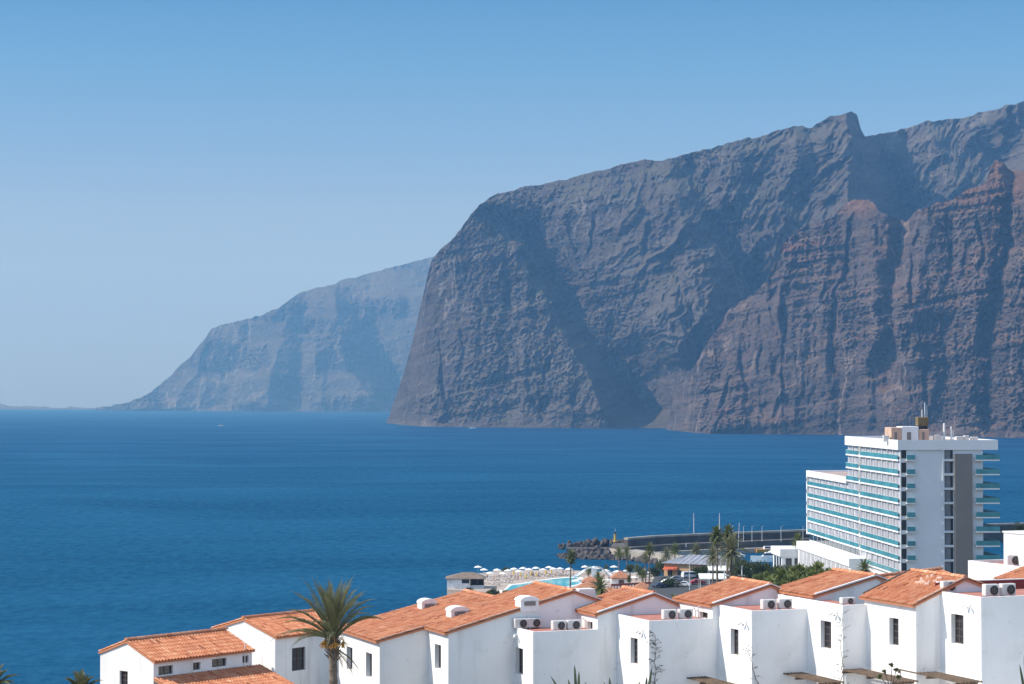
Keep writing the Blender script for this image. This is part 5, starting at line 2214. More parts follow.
for row, (pxa, pya, pxb, pyb, n) in enumerate([(486, 577.5, 540, 575.2, 16), (488, 580.2, 534, 578.0, 14), (540, 575.6, 592, 574.2, 14), (492, 583.0, 512, 581.6, 7), (586, 580, 600, 576, 5), (590, 588, 612, 588, 6), (500, 575.4, 560, 573.2, 18), (486, 582.5, 500, 585, 5), (612, 579, 650, 578, 9)]):
    for i in range(n):
        t = i / (n - 1)
        lspots.append((pxa + (pxb - pxa) * t + rng.uniform(-0.5, 0.5), pya + (pyb - pya) * t + rng.uniform(-0.3, 0.3)))
for i, (px, py) in enumerate(lspots):
    o = lg if i == 0 else copy_tree(lg)
    place(o, px, py, rz=rng.uniform(-0.4, 0.4) + 2.6)

tw = MB()
for i in range(13):
    for j in range(5):
        pass
g_ = [[(-0.3 + 0.6 * j / 4, 0.1 + 1.5 * i / 12, 0.385 + 0.012 * math.sin(i * 1.7 + j)) for j in range(5)] for i in range(13)]
vs = [p for r_ in g_ for p in r_]
tw.mesh(vs, [(i * 5 + j, i * 5 + j + 1, i * 5 + j + 6, i * 5 + j + 5) for i in range(12) for j in range(4)])
towel = tw.build('beach_towel', M['towel_orange'])
tag(towel, 'orange beach towel spread on a white sun lounger by the pool', 'towel', 'orange towels on the loungers')
for k, i in enumerate((3, 8, 13, 19, 24, 28, 33, 40, 45)):
    o = towel if k == 0 else towel.copy()
    if k:
        COL.objects.link(o)
    px, py = lspots[i]
    P = on_deck(px, py)
    o.location = (P.x, P.y, ZD + 0.003)
    LGS = None
    o.rotation_euler = (0, 0, 2.6)

p1 = make_person(M['boat_blue'])
tag(p1, 'person in blue swim shorts walking on the pool terrace', 'person', 'people in blue shorts around the pool')
p2 = make_person(mat('red_swimwear', (0.4, 0.04, 0.03), 0.8), (0.12, 0.06, 0.03), 0.3)
tag(p2, 'person in red swimwear standing on the pool terrace', 'person', 'people in red swimwear around the pool')
for i, (px, py) in enumerate([(499, 578), (526, 579.5), (538.5, 577.6), (556, 576.6), (566, 575.8), (573.5, 576), (588, 577), (596, 580), (604, 579), (625, 586), (511, 578.3), (518, 580), (533, 576), (545, 575), (487, 579), (494, 581), (563, 574.6), (581, 575.5), (609, 581), (636, 582), (643, 584), (505, 576.5)]):
    src = p1 if i % 2 == 0 else p2
    o = src if i < 2 else copy_tree(src)
    place(o, px, py, rz=rng.uniform(0, 6))


# water slide
def slide():
    A = on_deck(604, 578.5)
    root = empty('water_slide', (A.x, A.y, ZD))
    tag(root, 'white water slide with two curved chutes beside the pool', 'water slide')
    def chute(pts, w=0.75):
        q = MB()
        prof = [(-w, 0.55), (-w * 0.72, 0.12), (0, 0), (w * 0.72, 0.12), (w, 0.55), (w * 0.9, 0.55), (w * 0.62, 0.2), (0, 0.1), (-w * 0.62, 0.2), (-w * 0.9, 0.55)]
        rings = []
        for i, p in enumerate(pts):
            t = (pts[min(i + 1, len(pts) - 1)] - pts[max(0, i - 1)])
            t.z = 0
            t.normalize()
            s_ = Vector((-t.y, t.x, 0))
            rings.append([p + s_ * x + UP * z for x, z in prof])
        q.loft(rings)
        q.build('chute', M['boat_white'], root)
    c1 = [A + Vector((-3 + 0.9 * i, -1.5 + math.sin(i * 0.45) * 1.5, 3.5 * (0.5 + 0.5 * math.cos(i / 8 * math.pi)) + 0.25)) for i in range(9)]
    c2 = [A + Vector((-3.4 - 0.9 * i, 0.5 + math.sin(i * 0.5) * 2.0, 3.2 * (0.5 + 0.5 * math.cos(i / 8 * math.pi)) + 0.25)) for i in range(9)]
    chute(c1, 0.9)
    chute(c2, 0.9)
    q = MB()
    q.box((-4.1, -1.2, ZD), (-2.3, 1.4, ZD + 3.4), flat(A), Vector((1, 0, 0)), Vector((0, 1, 0)))
    q.box((-4.2, -1.3, ZD + 3.403), (-2.2, 1.5, ZD + 3.55), flat(A), Vector((1, 0, 0)), Vector((0, 1, 0)))
    q.build('tower', M['boat_white'], root)
    for x in (-8.5, 1.5):
        q = MB()
        q.tube([A + Vector((x, 0.2, 0)), A + Vector((x, 0.2, 1.4))], 0.12, 8)
        q.build('support', M['white_metal'], root)


slide()


# small pavilions with orange-brown roofs, and the red railing
def pavilion(label, px, py, Y, w, h, roof_m, body_m='plaster'):
    A = at(px, py, Y)
    g = A.z
    root = empty('pavilion', (A.x, A.y, g))
    tag(root, label, 'pavilion')
    q = MB()
    q.box((-w / 2, 0, g - 3), (w / 2, w * 0.8, g + h * 0.55), flat(A))
    q.build('wall', M[body_m], root)
    d = MB()
    d.box((-w * 0.12, -0.04, g), (w * 0.16, -0.003, g + h * 0.42), flat(A))
    d.build('door', M['frame'], root)
    r = MB()
    e = w * 0.62
    c = flat(A) + Vector((0, w * 0.4, 0))
    ring = lambda rr, z: [c + Vector((rr * math.cos(math.pi / 4 + k * math.pi / 2) * 1.2, rr * math.sin(math.pi / 4 + k * math.pi / 2) * 1.2, z)) for k in range(4)]
    r.loft([ring(e * 0.98, g + h * 0.5), ring(e, g + h * 0.553), ring(e * 0.5, g + h * 0.82), ring(0.1, g + h)])
    r.build('roof', M[roof_m], root)


pavilion('small pavilion with a pointed orange roof right of the water slide', 621, 586, 690, 6.0, 4.6, 'palapa')
pavilion('low pavilion with a pink tiled roof just below the water slide', 591, 588, 668, 5.5, 3.4, 'palapa', 'plaster_dirty')
pavilion('white kiosk with an orange roof at the left of the parked cars', 643, 597, 610, 5.0, 4.0, 'palapa')


pavilion('white bungalow with a flat orange roof behind the leftmost middle roof', 588, 596, 590, 6.5, 3.6, 'palapa')
pavilion('small white bungalow with an orange roof below the red railing', 612, 601, 560, 5.5, 3.4, 'palapa')
pavilion('orange-roofed bungalow at the right end of the red railing', 634, 602, 545, 6.0, 3.6, 'palapa', 'plaster_dirty')


def red_railing():
    A, B = at(611, 593, 640), at(651, 592, 648)
    d = B - A
    d.z = 0
    L = d.length
    d.normalize()
    n = Vector((-d.y, d.x, 0))
    root = empty('red_railing', A)
    tag(root, 'long red brown railing with a row of arches above the pool gardens', 'railing')
    q = MB()
    q.box((0, -0.2, A.z - 4), (L, 0.2, A.z + 0.3), flat(A), d, n)
    q.build('base_wall', M['slats_grey'], root)
    q = MB()
    q.box((0, -0.12, A.z + 2.0), (L, 0.12, A.z + 2.6), flat(A), d, n)
    q.build('top_rail', M['red_pipe'], root)
    k = 0.0
    while k <= L:
        q = MB()
        q.box((k, -0.1, A.z + 0.303), (k + 0.28, 0.1, A.z + 1.997), flat(A), d, n)
        q.build('post', M['red_pipe'], root)
        k += 1.05


red_railing()


# ------------------------------------------------------------------ harbour
def strip(name, pts, z1, z0, th, m, kind='structure'):
    """a mole or quay: polyline in plan with a thickness"""
    L_, R_ = [], []
    for i, (x, y) in enumerate(pts):
        a0 = pts[max(0, i - 1)]
        a1 = pts[min(len(pts) - 1, i + 1)]
        t = Vector((a1[0] - a0[0], a1[1] - a0[1], 0)).normalized()
        n = Vector((-t.y, t.x, 0))
        L_.append((x + n.x * th / 2, y + n.y * th / 2))
        R_.append((x - n.x * th / 2, y - n.y * th / 2))
    return slab(name, L_ + R_[::-1], z1, z0, M[m], kind)


def plan(px, py, z):
    p = at(px, py, (CAMZ - z) * FPX / (py - EYE_Y))
    return (p.x, p.y)


mole = [plan(622, 545.5, 5), plan(650, 543.2, 5), plan(700, 540.8, 5), plan(760, 538.4, 5), plan(810, 536.4, 5), plan(900, 533, 5), plan(1010, 530, 5), plan(1090, 528, 5)]
strip('breakwater', mole, 4.4, -4, 9, 'harbour_wall')
outer = [(x + 2, y + 6.2) for x, y in mole]
q = MB()
for (x0, y0), (x1, y1) in zip(outer[:-1], outer[1:]):
    d = Vector((x1 - x0, y1 - y0, 0))
    L = d.length
    d.normalize()
    q.box((0, -0.9, -3), (L, 0.9, 7.2), Vector((x0, y0, 0)), d, Vector((-d.y, d.x, 0)))
sw_ = q.build('sea_wall', M['harbour_wall'])
tag(sw_, 'long dark sea wall with a pale coping along the breakwater', 'sea wall')
q = MB()
for (x0, y0), (x1, y1) in zip(outer[:-1], outer[1:]):
    d = Vector((x1 - x0, y1 - y0, 0))
    L = d.length
    d.normalize()
    q.box((0, -1.1, 7.203), (L, 1.1, 8.0), Vector((x0, y0, 0)), d, Vector((-d.y, d.x, 0)))
q.build('coping', M['quay'], sw_)
quay = [plan(617, 545.5, 4.6), plan(640, 549.5, 4.2), plan(668, 554.5, 3.6), plan(715, 562, 3.2), plan(760, 567, 3.0)]
strip('quay', quay, 3.6, -4, 9, 'quay')
strip('inner_jetty', [plan(640, 552.0, 2), plan(700, 549, 2), plan(760, 547.2, 2), plan(830, 545.5, 2)], 1.9, -3, 4, 'quay')
slab('quay_head', [plan(611, 545, 4.8), plan(626, 546.5, 4.8), plan(632, 542.5, 4.8), plan(614, 542.5, 4.8)], 4.8, -4, M['harbour_wall'], 'structure')


def boulder(seed, r=2.0):
    r_ = random.Random(seed)
    bm = bmesh.new()
    bmesh.ops.create_icosphere(bm, subdivisions=2, radius=r)
    planes = [Vector((r_.gauss(0, 1), r_.gauss(0, 1), r_.gauss(0, 1))).normalized() for _ in range(9)]
    cut = [r * r_.uniform(0.45, 0.8) for _ in planes]
    for v in bm.verts:
        for p, c in zip(planes, cut):
            k = v.co.dot(p)
            if k > c:
                v.co -= p * (k - c)
        v.co *= r_.uniform(0.96, 1.04)
        v.co.z *= 0.8
    me = bpy.data.meshes.new('boulder')
    bm.to_mesh(me)
    bm.free()
    me.materials.append(M['dark_rock'])
    return me


bmesh_ = [boulder(s, 1.5) for s in range(6)]
bo = []
for i in range(150):
    t = rng.random()
    # heap tapering towards the tip on the left, in front of and around the mole head
    px = 559 + 88 * t ** 0.9
    hgt = min(1.0, 0.15 + (px - 559) / 40.0) * (1.0 if px < 622 else 0.8)
    k = rng.random()
    zc = k * 3.6 * hgt
    Y0 = 66 * FPX / ((559.5 + (px - 600) * 0.03) - EYE_Y)
    Y = Y0 + 2 + k * 14 + rng.uniform(-1.5, 1.5)
    P = at(px, 500, Y)
    bo.append((P.x, P.y, zc - 0.4))
for i in range(75):
    px = rng.uniform(560, 632)
    P = at(px, 500, 66 * FPX / 152.0 + 16 + rng.uniform(0, 14))
    hgt = min(1.0, 0.15 + (px - 559) / 40.0)
    bo.append((P.x, P.y, rng.uniform(1.6, 3.6) * hgt))
for i in range(70):                             # rip-rap at the foot of the quay
    t = rng.random()
    x0, y0 = quay[0]
    x1, y1 = quay[2]
    bo.append((x0 + (x1 - x0) * t + rng.uniform(-1.5, 1.5), y0 + (y1 - y0) * t - 6.5 - rng.uniform(0, 4.5), rng.uniform(-0.3, 2.0)))
for i, p in enumerate(bo):
    o = bpy.data.objects.new('boulder', bmesh_[i % 6])
    COL.objects.link(o)
    o.location = p
    s = rng.uniform(0.75, 1.35)
    o.scale = (s * rng.uniform(0.85, 1.2), s, s * rng.uniform(0.8, 1.1))
    o.rotation_euler = (rng.uniform(0, 6), rng.uniform(0, 6), rng.uniform(0, 6))
    tag(o, 'dark grey boulder piled on the breakwater tip', 'boulder', 'boulders of the breakwater tip')
# solid core under the pile
core = [at(px, 500, 66 * FPX / 152.0 + d) for px, d in ((566, 6), (640, 3), (640, 26), (570, 22))]
slab('breakwater_core', [(p.x, p.y) for p in core], 1.2, -4, M['dark_rock'], 'structure')


def beacon():
    P = at(615.2, 545, 950)
    root = empty('harbour_beacon', (P.x, P.y, 4.8))
    tag(root, 'ochre harbour beacon tower at the end of the breakwater', 'beacon')
    q = MB()
    q.lathe([(0.9, 4.8), (0.9, 5.3), (0.62, 5.4), (0.5, 7.9), (0.7, 7.95), (0.7, 8.2)], (P.x, P.y, 0), 12)
    q.build('tower', M['beacon'], root)
    q = MB()
    q.lathe([(0.36, 8.21), (0.36, 8.9), (0.42, 8.95), (0.05, 9.4)], (P.x, P.y, 0), 10)
    q.build('lantern', M['dark_glass'], root)
    q = MB()
    q.tube([(P.x, P.y, 9.35), (P.x, P.y, 10.6)], 0.07, 6)
    q.build('mast', M['white_metal'], root)


beacon()


# ------------------------------------------------------------------ boats
def hull_mesh(mb, L, B, H, sheer=0.35):
    rings = []
    for i in range(9):
        t = i / 8
        w = B / 2 * (math.sin(min(1, 0.35 + (1 - t) * 0.9) * math.pi / 2) if t > 0.02 else 0.9) * (1 - t ** 3.2)
        w = max(w, 0.03)
        z1 = H * (1 + sheer * t * t)
        x = -L / 2 + L * t
        rings.append([(x, -w, z1), (x, -w * 0.86, 0.15), (x + 0.02, -w * 0.35, -0.3), (x + 0.02, w * 0.35, -0.3), (x, w * 0.86, 0.15), (x, w, z1)])
    mb.loft(rings)


def make_boat(name, L, B, H, cabin=None, mast=0.0, hull_m='boat_white', cover=None):
    root = empty(name, (0, 0, 0))
    q = MB()
    hull_mesh(q, L, B, H)
    q.build('hull', M[hull_m], root, world=False)
    if cabin:
        x0, x1, h = cabin
        c = MB()
        w = B * 0.34
        c.loft([[(x0, -w, H), (x1, -w * 0.8, H), (x1, w * 0.8, H), (x0, w, H)],
                [(x0 + 0.1, -w * 0.9, H + h), (x1 - h * 0.9, -w * 0.72, H + h), (x1 - h * 0.9, w * 0.72, H + h), (x0 + 0.1, w * 0.9, H + h)]])
        cb = c.build('cabin', M['boat_white'], root, world=False)
        g = MB()
        g.loft([[(x0 + 0.3, -w - 0.01, H + h * 0.45), (x1 - h * 0.35, -w * 0.88, H + h * 0.45), (x1 - h * 0.35, w * 0.88, H + h * 0.45), (x0 + 0.3, w + 0.01, H + h * 0.45)],
                [(x0 + 0.3, -w * 0.94, H + h * 0.85), (x1 - h * 0.72, -w * 0.78, H + h * 0.85), (x1 - h * 0.72, w * 0.78, H + h * 0.85), (x0 + 0.3, w * 0.94, H + h * 0.85)]])
        g.build('window', M['glass'], cb, world=False)
    if mast:
        m = MB()
        m.tube([(L * 0.08, 0, H), (L * 0.08, 0, H + mast)], [0.16, 0.11], 8)
        m.build('mast', M['white_metal'], root, world=False)
        b_ = MB()
        b_.tube([(L * 0.06, 0, H + 1.3), (-L * 0.38, 0, H + 1.2)], [0.16, 0.13], 8)
        b_.build('boom', M['boat_blue'], root, world=False)
        st = MB()
        st.tube([(L * 0.49, 0, H * 1.3), (L * 0.08, 0, H + mast)], 0.025, 4)
        st.tube([(-L * 0.49, 0, H), (L * 0.08, 0, H + mast)], 0.025, 4)
        for s_ in (-1, 1):
            st.tube([(L * 0.06, s_ * B * 0.45, H), (L * 0.08, 0, H + mast * 0.98)], 0.022, 4)
        st.build('rigging', M['frame_grey'], root, world=False)
    return root


def put(o, px, py, rz, label, cat, group=None, z=0.0):
    x, y = plan(px, py, z)
    o.location = (x, y, z)
    o.rotation_euler = (0, 0, rz)
    tag(o, label, cat, group)
    return o


G_S, G_M = 'sailing boats in the harbour', 'small motor boats in the harbour'
s1 = make_boat('sailing_boat', 11.5, 3.4, 1.2, (-1.5, 2.4, 0.75), 15.5)
put(s1, 692, 551, 0.4, 'sailing boat with the tallest mast, left of the tall palms', 'sailing boat', G_S)
put(copy_tree(s1), 719, 551, 1.2, 'sailing boat whose mast rises behind the tall palms', 'sailing boat', G_S)
o = put(copy_tree(s1), 733.5, 553, 2.0, 'shorter sailing boat right beside the pair of tall palms', 'sailing boat', G_S)
o.scale = (0.75, 0.75, 0.72)
o = put(copy_tree(s1), 738.5, 556, 1.9, 'sailing boat with a leaning white mast right of the palms', 'sailing boat', G_S)
o.scale = (0.8, 0.8, 0.85)
o.rotation_euler = (R(3), 0, 1.9)
m1 = make_boat('motor_boat', 6.5, 2.4, 0.9, (-1.6, 1.4, 1.0))
put(m1, 708, 548.6, 0.2, 'small white motor boat moored left of the tall palms', 'motor boat', G_M)
put(copy_tree(m1), 757, 546.3, 2.8, 'small white motor boat at the inner jetty, left of another one', 'motor boat', G_M)
put(copy_tree(m1), 768, 545.8, 0.3, 'white motor boat with its cabin at the inner jetty above the orange boat', 'motor boat', G_M)
put(copy_tree(m1), 786.5, 545.0, 0.1, 'white motor boat at the right end of the inner jetty beside the hotel terrace', 'motor boat', G_M)
put(copy_tree(m1), 671, 549.4, 0.4, 'small white motor boat at the left end of the inner jetty', 'motor boat', G_M)
put(copy_tree(m1), 745, 549.2, 0.7, 'small white motor boat in the middle of the basin behind the orange boat', 'motor boat', G_M)
ob = make_boat('excursion_boat', 13, 3.6, 1.5, (-3, 3, 1.3), 0, 'boat_orange')
put(ob, 770.5, 552.2, 0.15, 'orange excursion boat moored in the harbour', 'boat')
yb = make_boat('motor_yacht', 17, 4.8, 2.0, (-5.5, 4.0, 1.9))
fb = MB()
fb.loft([[(-4.5, -1.2, 3.92), (1.2, -1.0, 3.92), (1.2, 1.0, 3.92), (-4.5, 1.2, 3.92)], [(-4.4, -1.1, 4.6), (0.2, -0.9, 4.6), (0.2, 0.9, 4.6), (-4.4, 1.1, 4.6)]])
fb.build('flybridge', M['boat_white'], yb, world=False)
put(yb, 771, 561.5, 3.25, 'large white motor yacht moored nearest the trees', 'yacht')
# boats out at sea with their wakes
def sea_boat(px, py, L, label, wl):
    b_ = copy_tree(m1)
    s = L / 6.5
    b_.scale = (s, s, s)
    put(b_, px, py, 0.1, label, 'motor boat')
    b_.name = 'motor_boat'
    if 'group' in b_:
        del b_['group']
    x, y = plan(px, py, 0)
    q = MB()
    n = 10
    top, bot = [], []
    for i in range(n + 1):
        t = i / n
        w = (0.8 + 3.2 * t) * s * 0.5
        top.append((x - L * 0.4 - wl * t, y + w, 0.05 + 0.25 * (1 - t)))
        bot.append((x - L * 0.4 - wl * t, y - w, 0.05 + 0.25 * (1 - t)))
    q.mesh(top + bot, [(i, i + 1, n + 2 + i, n + 1 + i) for i in range(n)])
    w_ = q.build('wake', M['foam'], None)
    tag(w_, kind='structure')


M['foam'] = mat('sea_foam', (0.62, 0.66, 0.69), 0.9, var=0.5, scale=0.25, col2=(0.05, 0.16, 0.27))
sea_boat(472.5, 428.6, 16, 'white motor boat running under the main headland', 22)
sea_boat(607, 428.4, 11, 'tiny white boat under the dark canyon of the cliffs', 10)
sea_boat(221, 426.2, 16, 'distant white boat with a pale wake on the open sea at the left', 60)


# lamp posts along the breakwater and by the road
def lamp_post(px, py, Y, h, label, group):
    P = at(px, py, Y)
    root = empty('lamp_post', P)
    tag(root, label, 'lamp post', group)
    q = MB()
    q.tube([P, P + UP * h], [0.11, 0.07], 7)
    q.build('pole', M['white_metal'], root)
    q = MB()
    q.tube([P + UP * h, P + UP * (h + 0.15) + Vector((0.7, 0, 0))], 0.05, 6)
    q.box((0.5, -0.12, h + 0.1), (1.2, 0.12, h + 0.25), P, Vector((1, 0, 0)), Vector((0, 1, 0)))
    q.build('lamp_head', M['metal'], root)


for i, px in enumerate((743.5, 752, 762, 781, 803)):
    x, y = plan(px, 541.5, 5)
    lamp_post(px, 541.5, y, 6.5, 'grey lamp post standing on the breakwater', 'lamp posts on the breakwater')
lamp_post(689.5, 596, 590, 11, 'tall thin lamp post beside the parked cars', None)
for (px, py, Y, h, l) in ((727, 588, 500, 8.5, 'white pole left of the pole frame behind the roofs'), (686, 547, 880, 1.5, 'short post on the quay')):
    lamp_post(px, py, Y, h, l, None)
# ------------------------------------------------------------------ road, cars and the middle-distance buildings
def on_ground(px, py):
    """where the sight line through a picture point meets the hillside"""
    lo, hi = 60.0, 900.0
    prev = 60.0
    Y = 130.0
    while Y < 840:
        p = at(px, py, Y)
        if p.z <= gz(p.x, p.y):
            return Vector((p.x, p.y, gz(p.x, p.y)))
        Y += 1.5
    p = at(px, py, 700)
    return Vector((p.x, p.y, gz(p.x, p.y)))


# car park: a level asphalt terrace
ZR = 15.2
def on_level(px, py, z):
    return at(px, py, (CAMZ - z) * FPX / (py - EYE_Y))


pk = [on_level(px, py, ZR) for px, py in ((640, 600), (760, 600), (770, 577), (700, 573.5), (655, 576))]
slab('car_park', [(p.x, p.y) for p in pk], ZR, ZR - 9, M['asphalt'], 'structure')
for i in range(6):
    A = on_level(662 + i * 7, 581, ZR)
    B = A + Vector((0.6, 4.6, 0))
    q = MB()
    q.poly([A + Vector((0, 0, 0.005)), A + Vector((0.12, 0, 0.005)), B + Vector((0.12, 0, 0.005)), B + Vector((0, 0, 0.005))])
    tag(q.build('parking_line', M['boat_white']), kind='structure')


def make_car(body_m, L=4.2, W=1.75, van=False, name='parked_car'):
    root = empty(name, (0, 0, 0))
    H = 1.9 if van else 1.45
    if van:
        side = [(-L / 2, 0.35), (-L / 2, 1.0), (-L / 2 + 0.12, 1.82), (L * 0.18, 1.9), (L * 0.32, 1.2), (L / 2 - 0.08, 1.0), (L / 2, 0.7), (L / 2, 0.35)]
        glass = [(-L / 2 + 0.25, 1.1), (-L / 2 + 0.33, 1.66), (L * 0.16, 1.70), (L * 0.275, 1.16)]
    else:
        side = [(-L / 2, 0.35), (-L / 2, 0.78), (-L / 2 + 0.1, 0.95), (-L * 0.36, 1.0), (-L * 0.24, 1.42), (L * 0.06, 1.45), (L * 0.22, 0.98), (L * 0.45, 0.84), (L / 2, 0.66), (L / 2, 0.35)]
        glass = [(-L * 0.315, 0.99), (-L * 0.22, 1.33), (L * 0.05, 1.36), (L * 0.175, 0.97)]
    b_ = MB()
    zt = max(z for x, z in side)
    inset = lambda z: 0.0 if z < 0.95 else 0.22 * (z - 0.95) / (zt - 0.95)
    n = len(side)
    l1 = [(x, -W / 2 + inset(z), z) for x, z in side]
    r1 = [(x, W / 2 - inset(z), z) for x, z in side]
    b_.mesh(l1 + r1, [tuple(range(n)), tuple(range(2 * n - 1, n - 1, -1))] + [(i, (i + 1) % n, n + (i + 1) % n, n + i) for i in range(n)])
    b_.build('body', M[body_m], root, world=False)
    for s_ in (-1, 1):
        g = MB()
        g.poly([(x, s_ * (W / 2 - inset(z) + 0.006), z) for x, z in glass])
        g.build('side_window', M['glass'], root, world=False)
    ws = MB()
    if van:
        (x0, z0), (x1, z1) = (L * 0.19, 1.86), (L * 0.315, 1.24)
    else:
        (x0, z0), (x1, z1) = (L * 0.075, 1.40), (L * 0.205, 1.03)
    ws.poly([(x0 + 0.012, -W / 2 + 0.3, z0 + 0.006), (x0 + 0.012, W / 2 - 0.3, z0 + 0.006), (x1 + 0.012, W / 2 - 0.16, z1 + 0.006), (x1 + 0.012, -W / 2 + 0.16, z1 + 0.006)])
    ws.build('windscreen', M['glass'], root, world=False)
    for x in (-L * 0.3, L * 0.31):
        for s_ in (-1, 1):
            t = MB()
            c = Vector((x, s_ * (W / 2 - 0.1), 0.32))
            for_ = []
            k = 14
            rings = []
            for y_, r_ in ((-0.1, 0.29), (-0.08, 0.32), (0.08, 0.32), (0.1, 0.29)):
                rings.append([c + Vector((r_ * math.cos(2 * math.pi * i / k), y_, r_ * math.sin(2 * math.pi * i / k))) for i in range(k)])
            t.loft(rings)
            w = t.build('wheel', M['black'], root, world=False)
            rm = MB()
            rm.loft([[c + Vector((0.19 * math.cos(2 * math.pi * i / k), y_, 0.19 * math.sin(2 * math.pi * i / k))) for i in range(k)] for y_ in (-0.108, 0.108)])
            rm.build('rim', M['metal'], w, world=False)
    for s_ in (-1, 1):
        h = MB()
        h.box((L / 2 - 0.06, s_ * W * 0.34 - 0.16, 0.62), (L / 2 + 0.012, s_ * W * 0.34 + 0.16, 0.76))
        h.build('headlight', M['boat_white'], root, world=False)
    return root


M['car_white'] = mat('white_car_paint', (0.72, 0.72, 0.72), 0.25)
M['car_silver'] = mat('silver_car_paint', (0.45, 0.46, 0.48), 0.3, 0.4)
M['car_dark'] = mat('dark_blue_car_paint', (0.03, 0.04, 0.07), 0.25)
M['car_red'] = mat('red_car_paint', (0.35, 0.03, 0.025), 0.3)
GC = 'cars in the car park behind the roofs'
protos = {}
for key, m_, van in (('white', 'car_white', False), ('silver', 'car_silver', False), ('dark', 'car_dark', False), ('van', 'car_white', True), ('red', 'car_red', False)):
    protos[key] = [make_car(m_, 5.0 if van else 4.2, 1.95 if van else 1.75, van, 'parked_van' if van else 'parked_car'), 0]
for key, px, py, rz, lab in (('van', 690.5, 577.5, 0.3, 'white van parked at the back of the car park, left of the white awnings'),
                             ('dark', 704, 577.5, 0.2, 'dark blue car parked between the white van and the awnings'),
                             ('silver', 676, 580.5, 0.5, 'silver car parked left of the white van'),
                             ('white', 668, 583.5, 0.9, 'white car at the left of the car park near the round bush'),
                             ('dark', 659.5, 587.2, 0.7, 'dark car at the left front edge of the car park'),
                             ('silver', 716, 580.5, 0.1, 'silver car behind the tall palm trunks'),
                             ('red', 698, 584, 0.2, 'red car in the middle of the car park'),
                             ('white', 683, 586, 2.9, 'white car on the road at the front of the car park')):
    pr, n = protos[key]
    o = pr if n == 0 else copy_tree(pr)
    protos[key][1] += 1
    P = on_level(px, py, ZR)
    o.location = (P.x, P.y, ZR + 0.006)
    o.rotation_euler = (0, 0, rz)
    tag(o, lab, 'van' if key == 'van' else 'car', GC)


# orange building with a blue-grey sheet roof
def orange_building():
    A = at(664, 580.5, 655)
    g = gz(A.x, A.y)
    root = empty('orange_building', (A.x, A.y, g))
    tag(root, 'low peach building with a grey blue sheet roof behind the car park', 'building')
    X, Yv = Vector((0.88, -0.475, 0)), Vector((0.475, 0.88, 0))
    w = run_to(A, X, 725)
    z1 = z_at(A, 563)
    F = flat(A)
    q = MB()
    q.box((0, 0, g - 5), (w, 15, z1), F, X, Yv)
    q.build('wall', M['peach_bright'], root)
    r = MB()
    P = lambda x, y, z: F + X * x + Yv * y + UP * z
    zr = z1 + 2.2
    r.mesh([P(-0.7, -0.9, z1 + 0.02), P(w + 0.7, -0.9, z1 + 0.02), P(w + 0.7, 8, zr), P(-0.7 + 5, 8, zr), P(w + 0.7, 16, z1 + 0.1), P(-0.7, 16, z1 + 0.1)],
           [(0, 1, 2, 3), (3, 2, 4, 5), (0, 3, 5), (1, 4, 2), (0, 5, 4, 1)])
    r.build('roof', M['lilac_roof'], root)
    for k in range(12):
        x = 0.5 + k * (w - 1) / 11
        s_ = MB()
        s_.tube([P(x, -0.9, z1 + 0.06), P(max(x, 4.6), 7.9, zr + 0.04)], 0.07, 4)
        s_.build('roof_seam', M['metal'], root)
    a_ = MB()
    a_.mesh([P(0.3, -0.01, z1 - 0.9), P(4.6, -0.01, z1 - 0.9), P(4.6, -1.7, z1 - 1.7), P(0.3, -1.7, z1 - 1.7), P(0.3, -0.01, z1 - 1.1), P(4.6, -0.01, z1 - 1.1), P(4.6, -1.7, z1 - 1.9), P(0.3, -1.7, z1 - 1.9)],
            [(0, 1, 2, 3), (7, 6, 5, 4), (3, 2, 6, 7), (0, 3, 7, 4), (1, 5, 6, 2)])
    a_.build('awning', M['red_awning'], root)
    for k in range(5):
        d = MB()
        x = 1.2 + k * 3.2
        d.box((x, -0.05, g - 0.5), (x + 1.5, -0.004, z1 - 2.0), F, X, Yv)
        d.build('window', M['dark_glass'], root)


M['peach_bright'] = mat('peach_wall', (0.58, 0.36, 0.20), 0.9, var=0.15, scale=0.3)
M['red_awning'] = mat('red_awning', (0.50, 0.11, 0.05), 0.85)
orange_building()


def white_awning(label, px, py, Y, w, d, h):
    A = at(px, py, Y)
    root = empty('white_awning', A)
    tag(root, label, 'awning')
    F = A
    q = MB()
    P = lambda x, y, z: A + Vector((x, y, z))
    q.mesh([P(0, 0, h), P(w, 0, h), P(w, d, h + 0.9), P(0, d, h + 0.9), P(0, 0, h - 0.25), P(w, 0, h - 0.25), P(w, d, h + 0.65), P(0, d, h + 0.65)],
           [(0, 1, 2, 3), (7, 6, 5, 4), (0, 4, 5, 1), (1, 5, 6, 2), (2, 6, 7, 3), (3, 7, 4, 0)])
    q.build('canopy', M['parasol'], root)
    for x in (0.15, w - 0.15):
        for y in (0.15, d - 0.15):
            p = MB()
            p.tube([P(x, y, -1.5), P(x, y, h - 0.25 + 0.9 * y / d)], 0.06, 6)
            p.build('post', M['white_metal'], root)


white_awning('wide white awning in front of the tall palm trunks', 700, 588, 560, 7.0, 5.0, 2.4)
white_awning('smaller white awning behind the wide one', 709, 580, 590, 6.0, 4.5, 2.6)


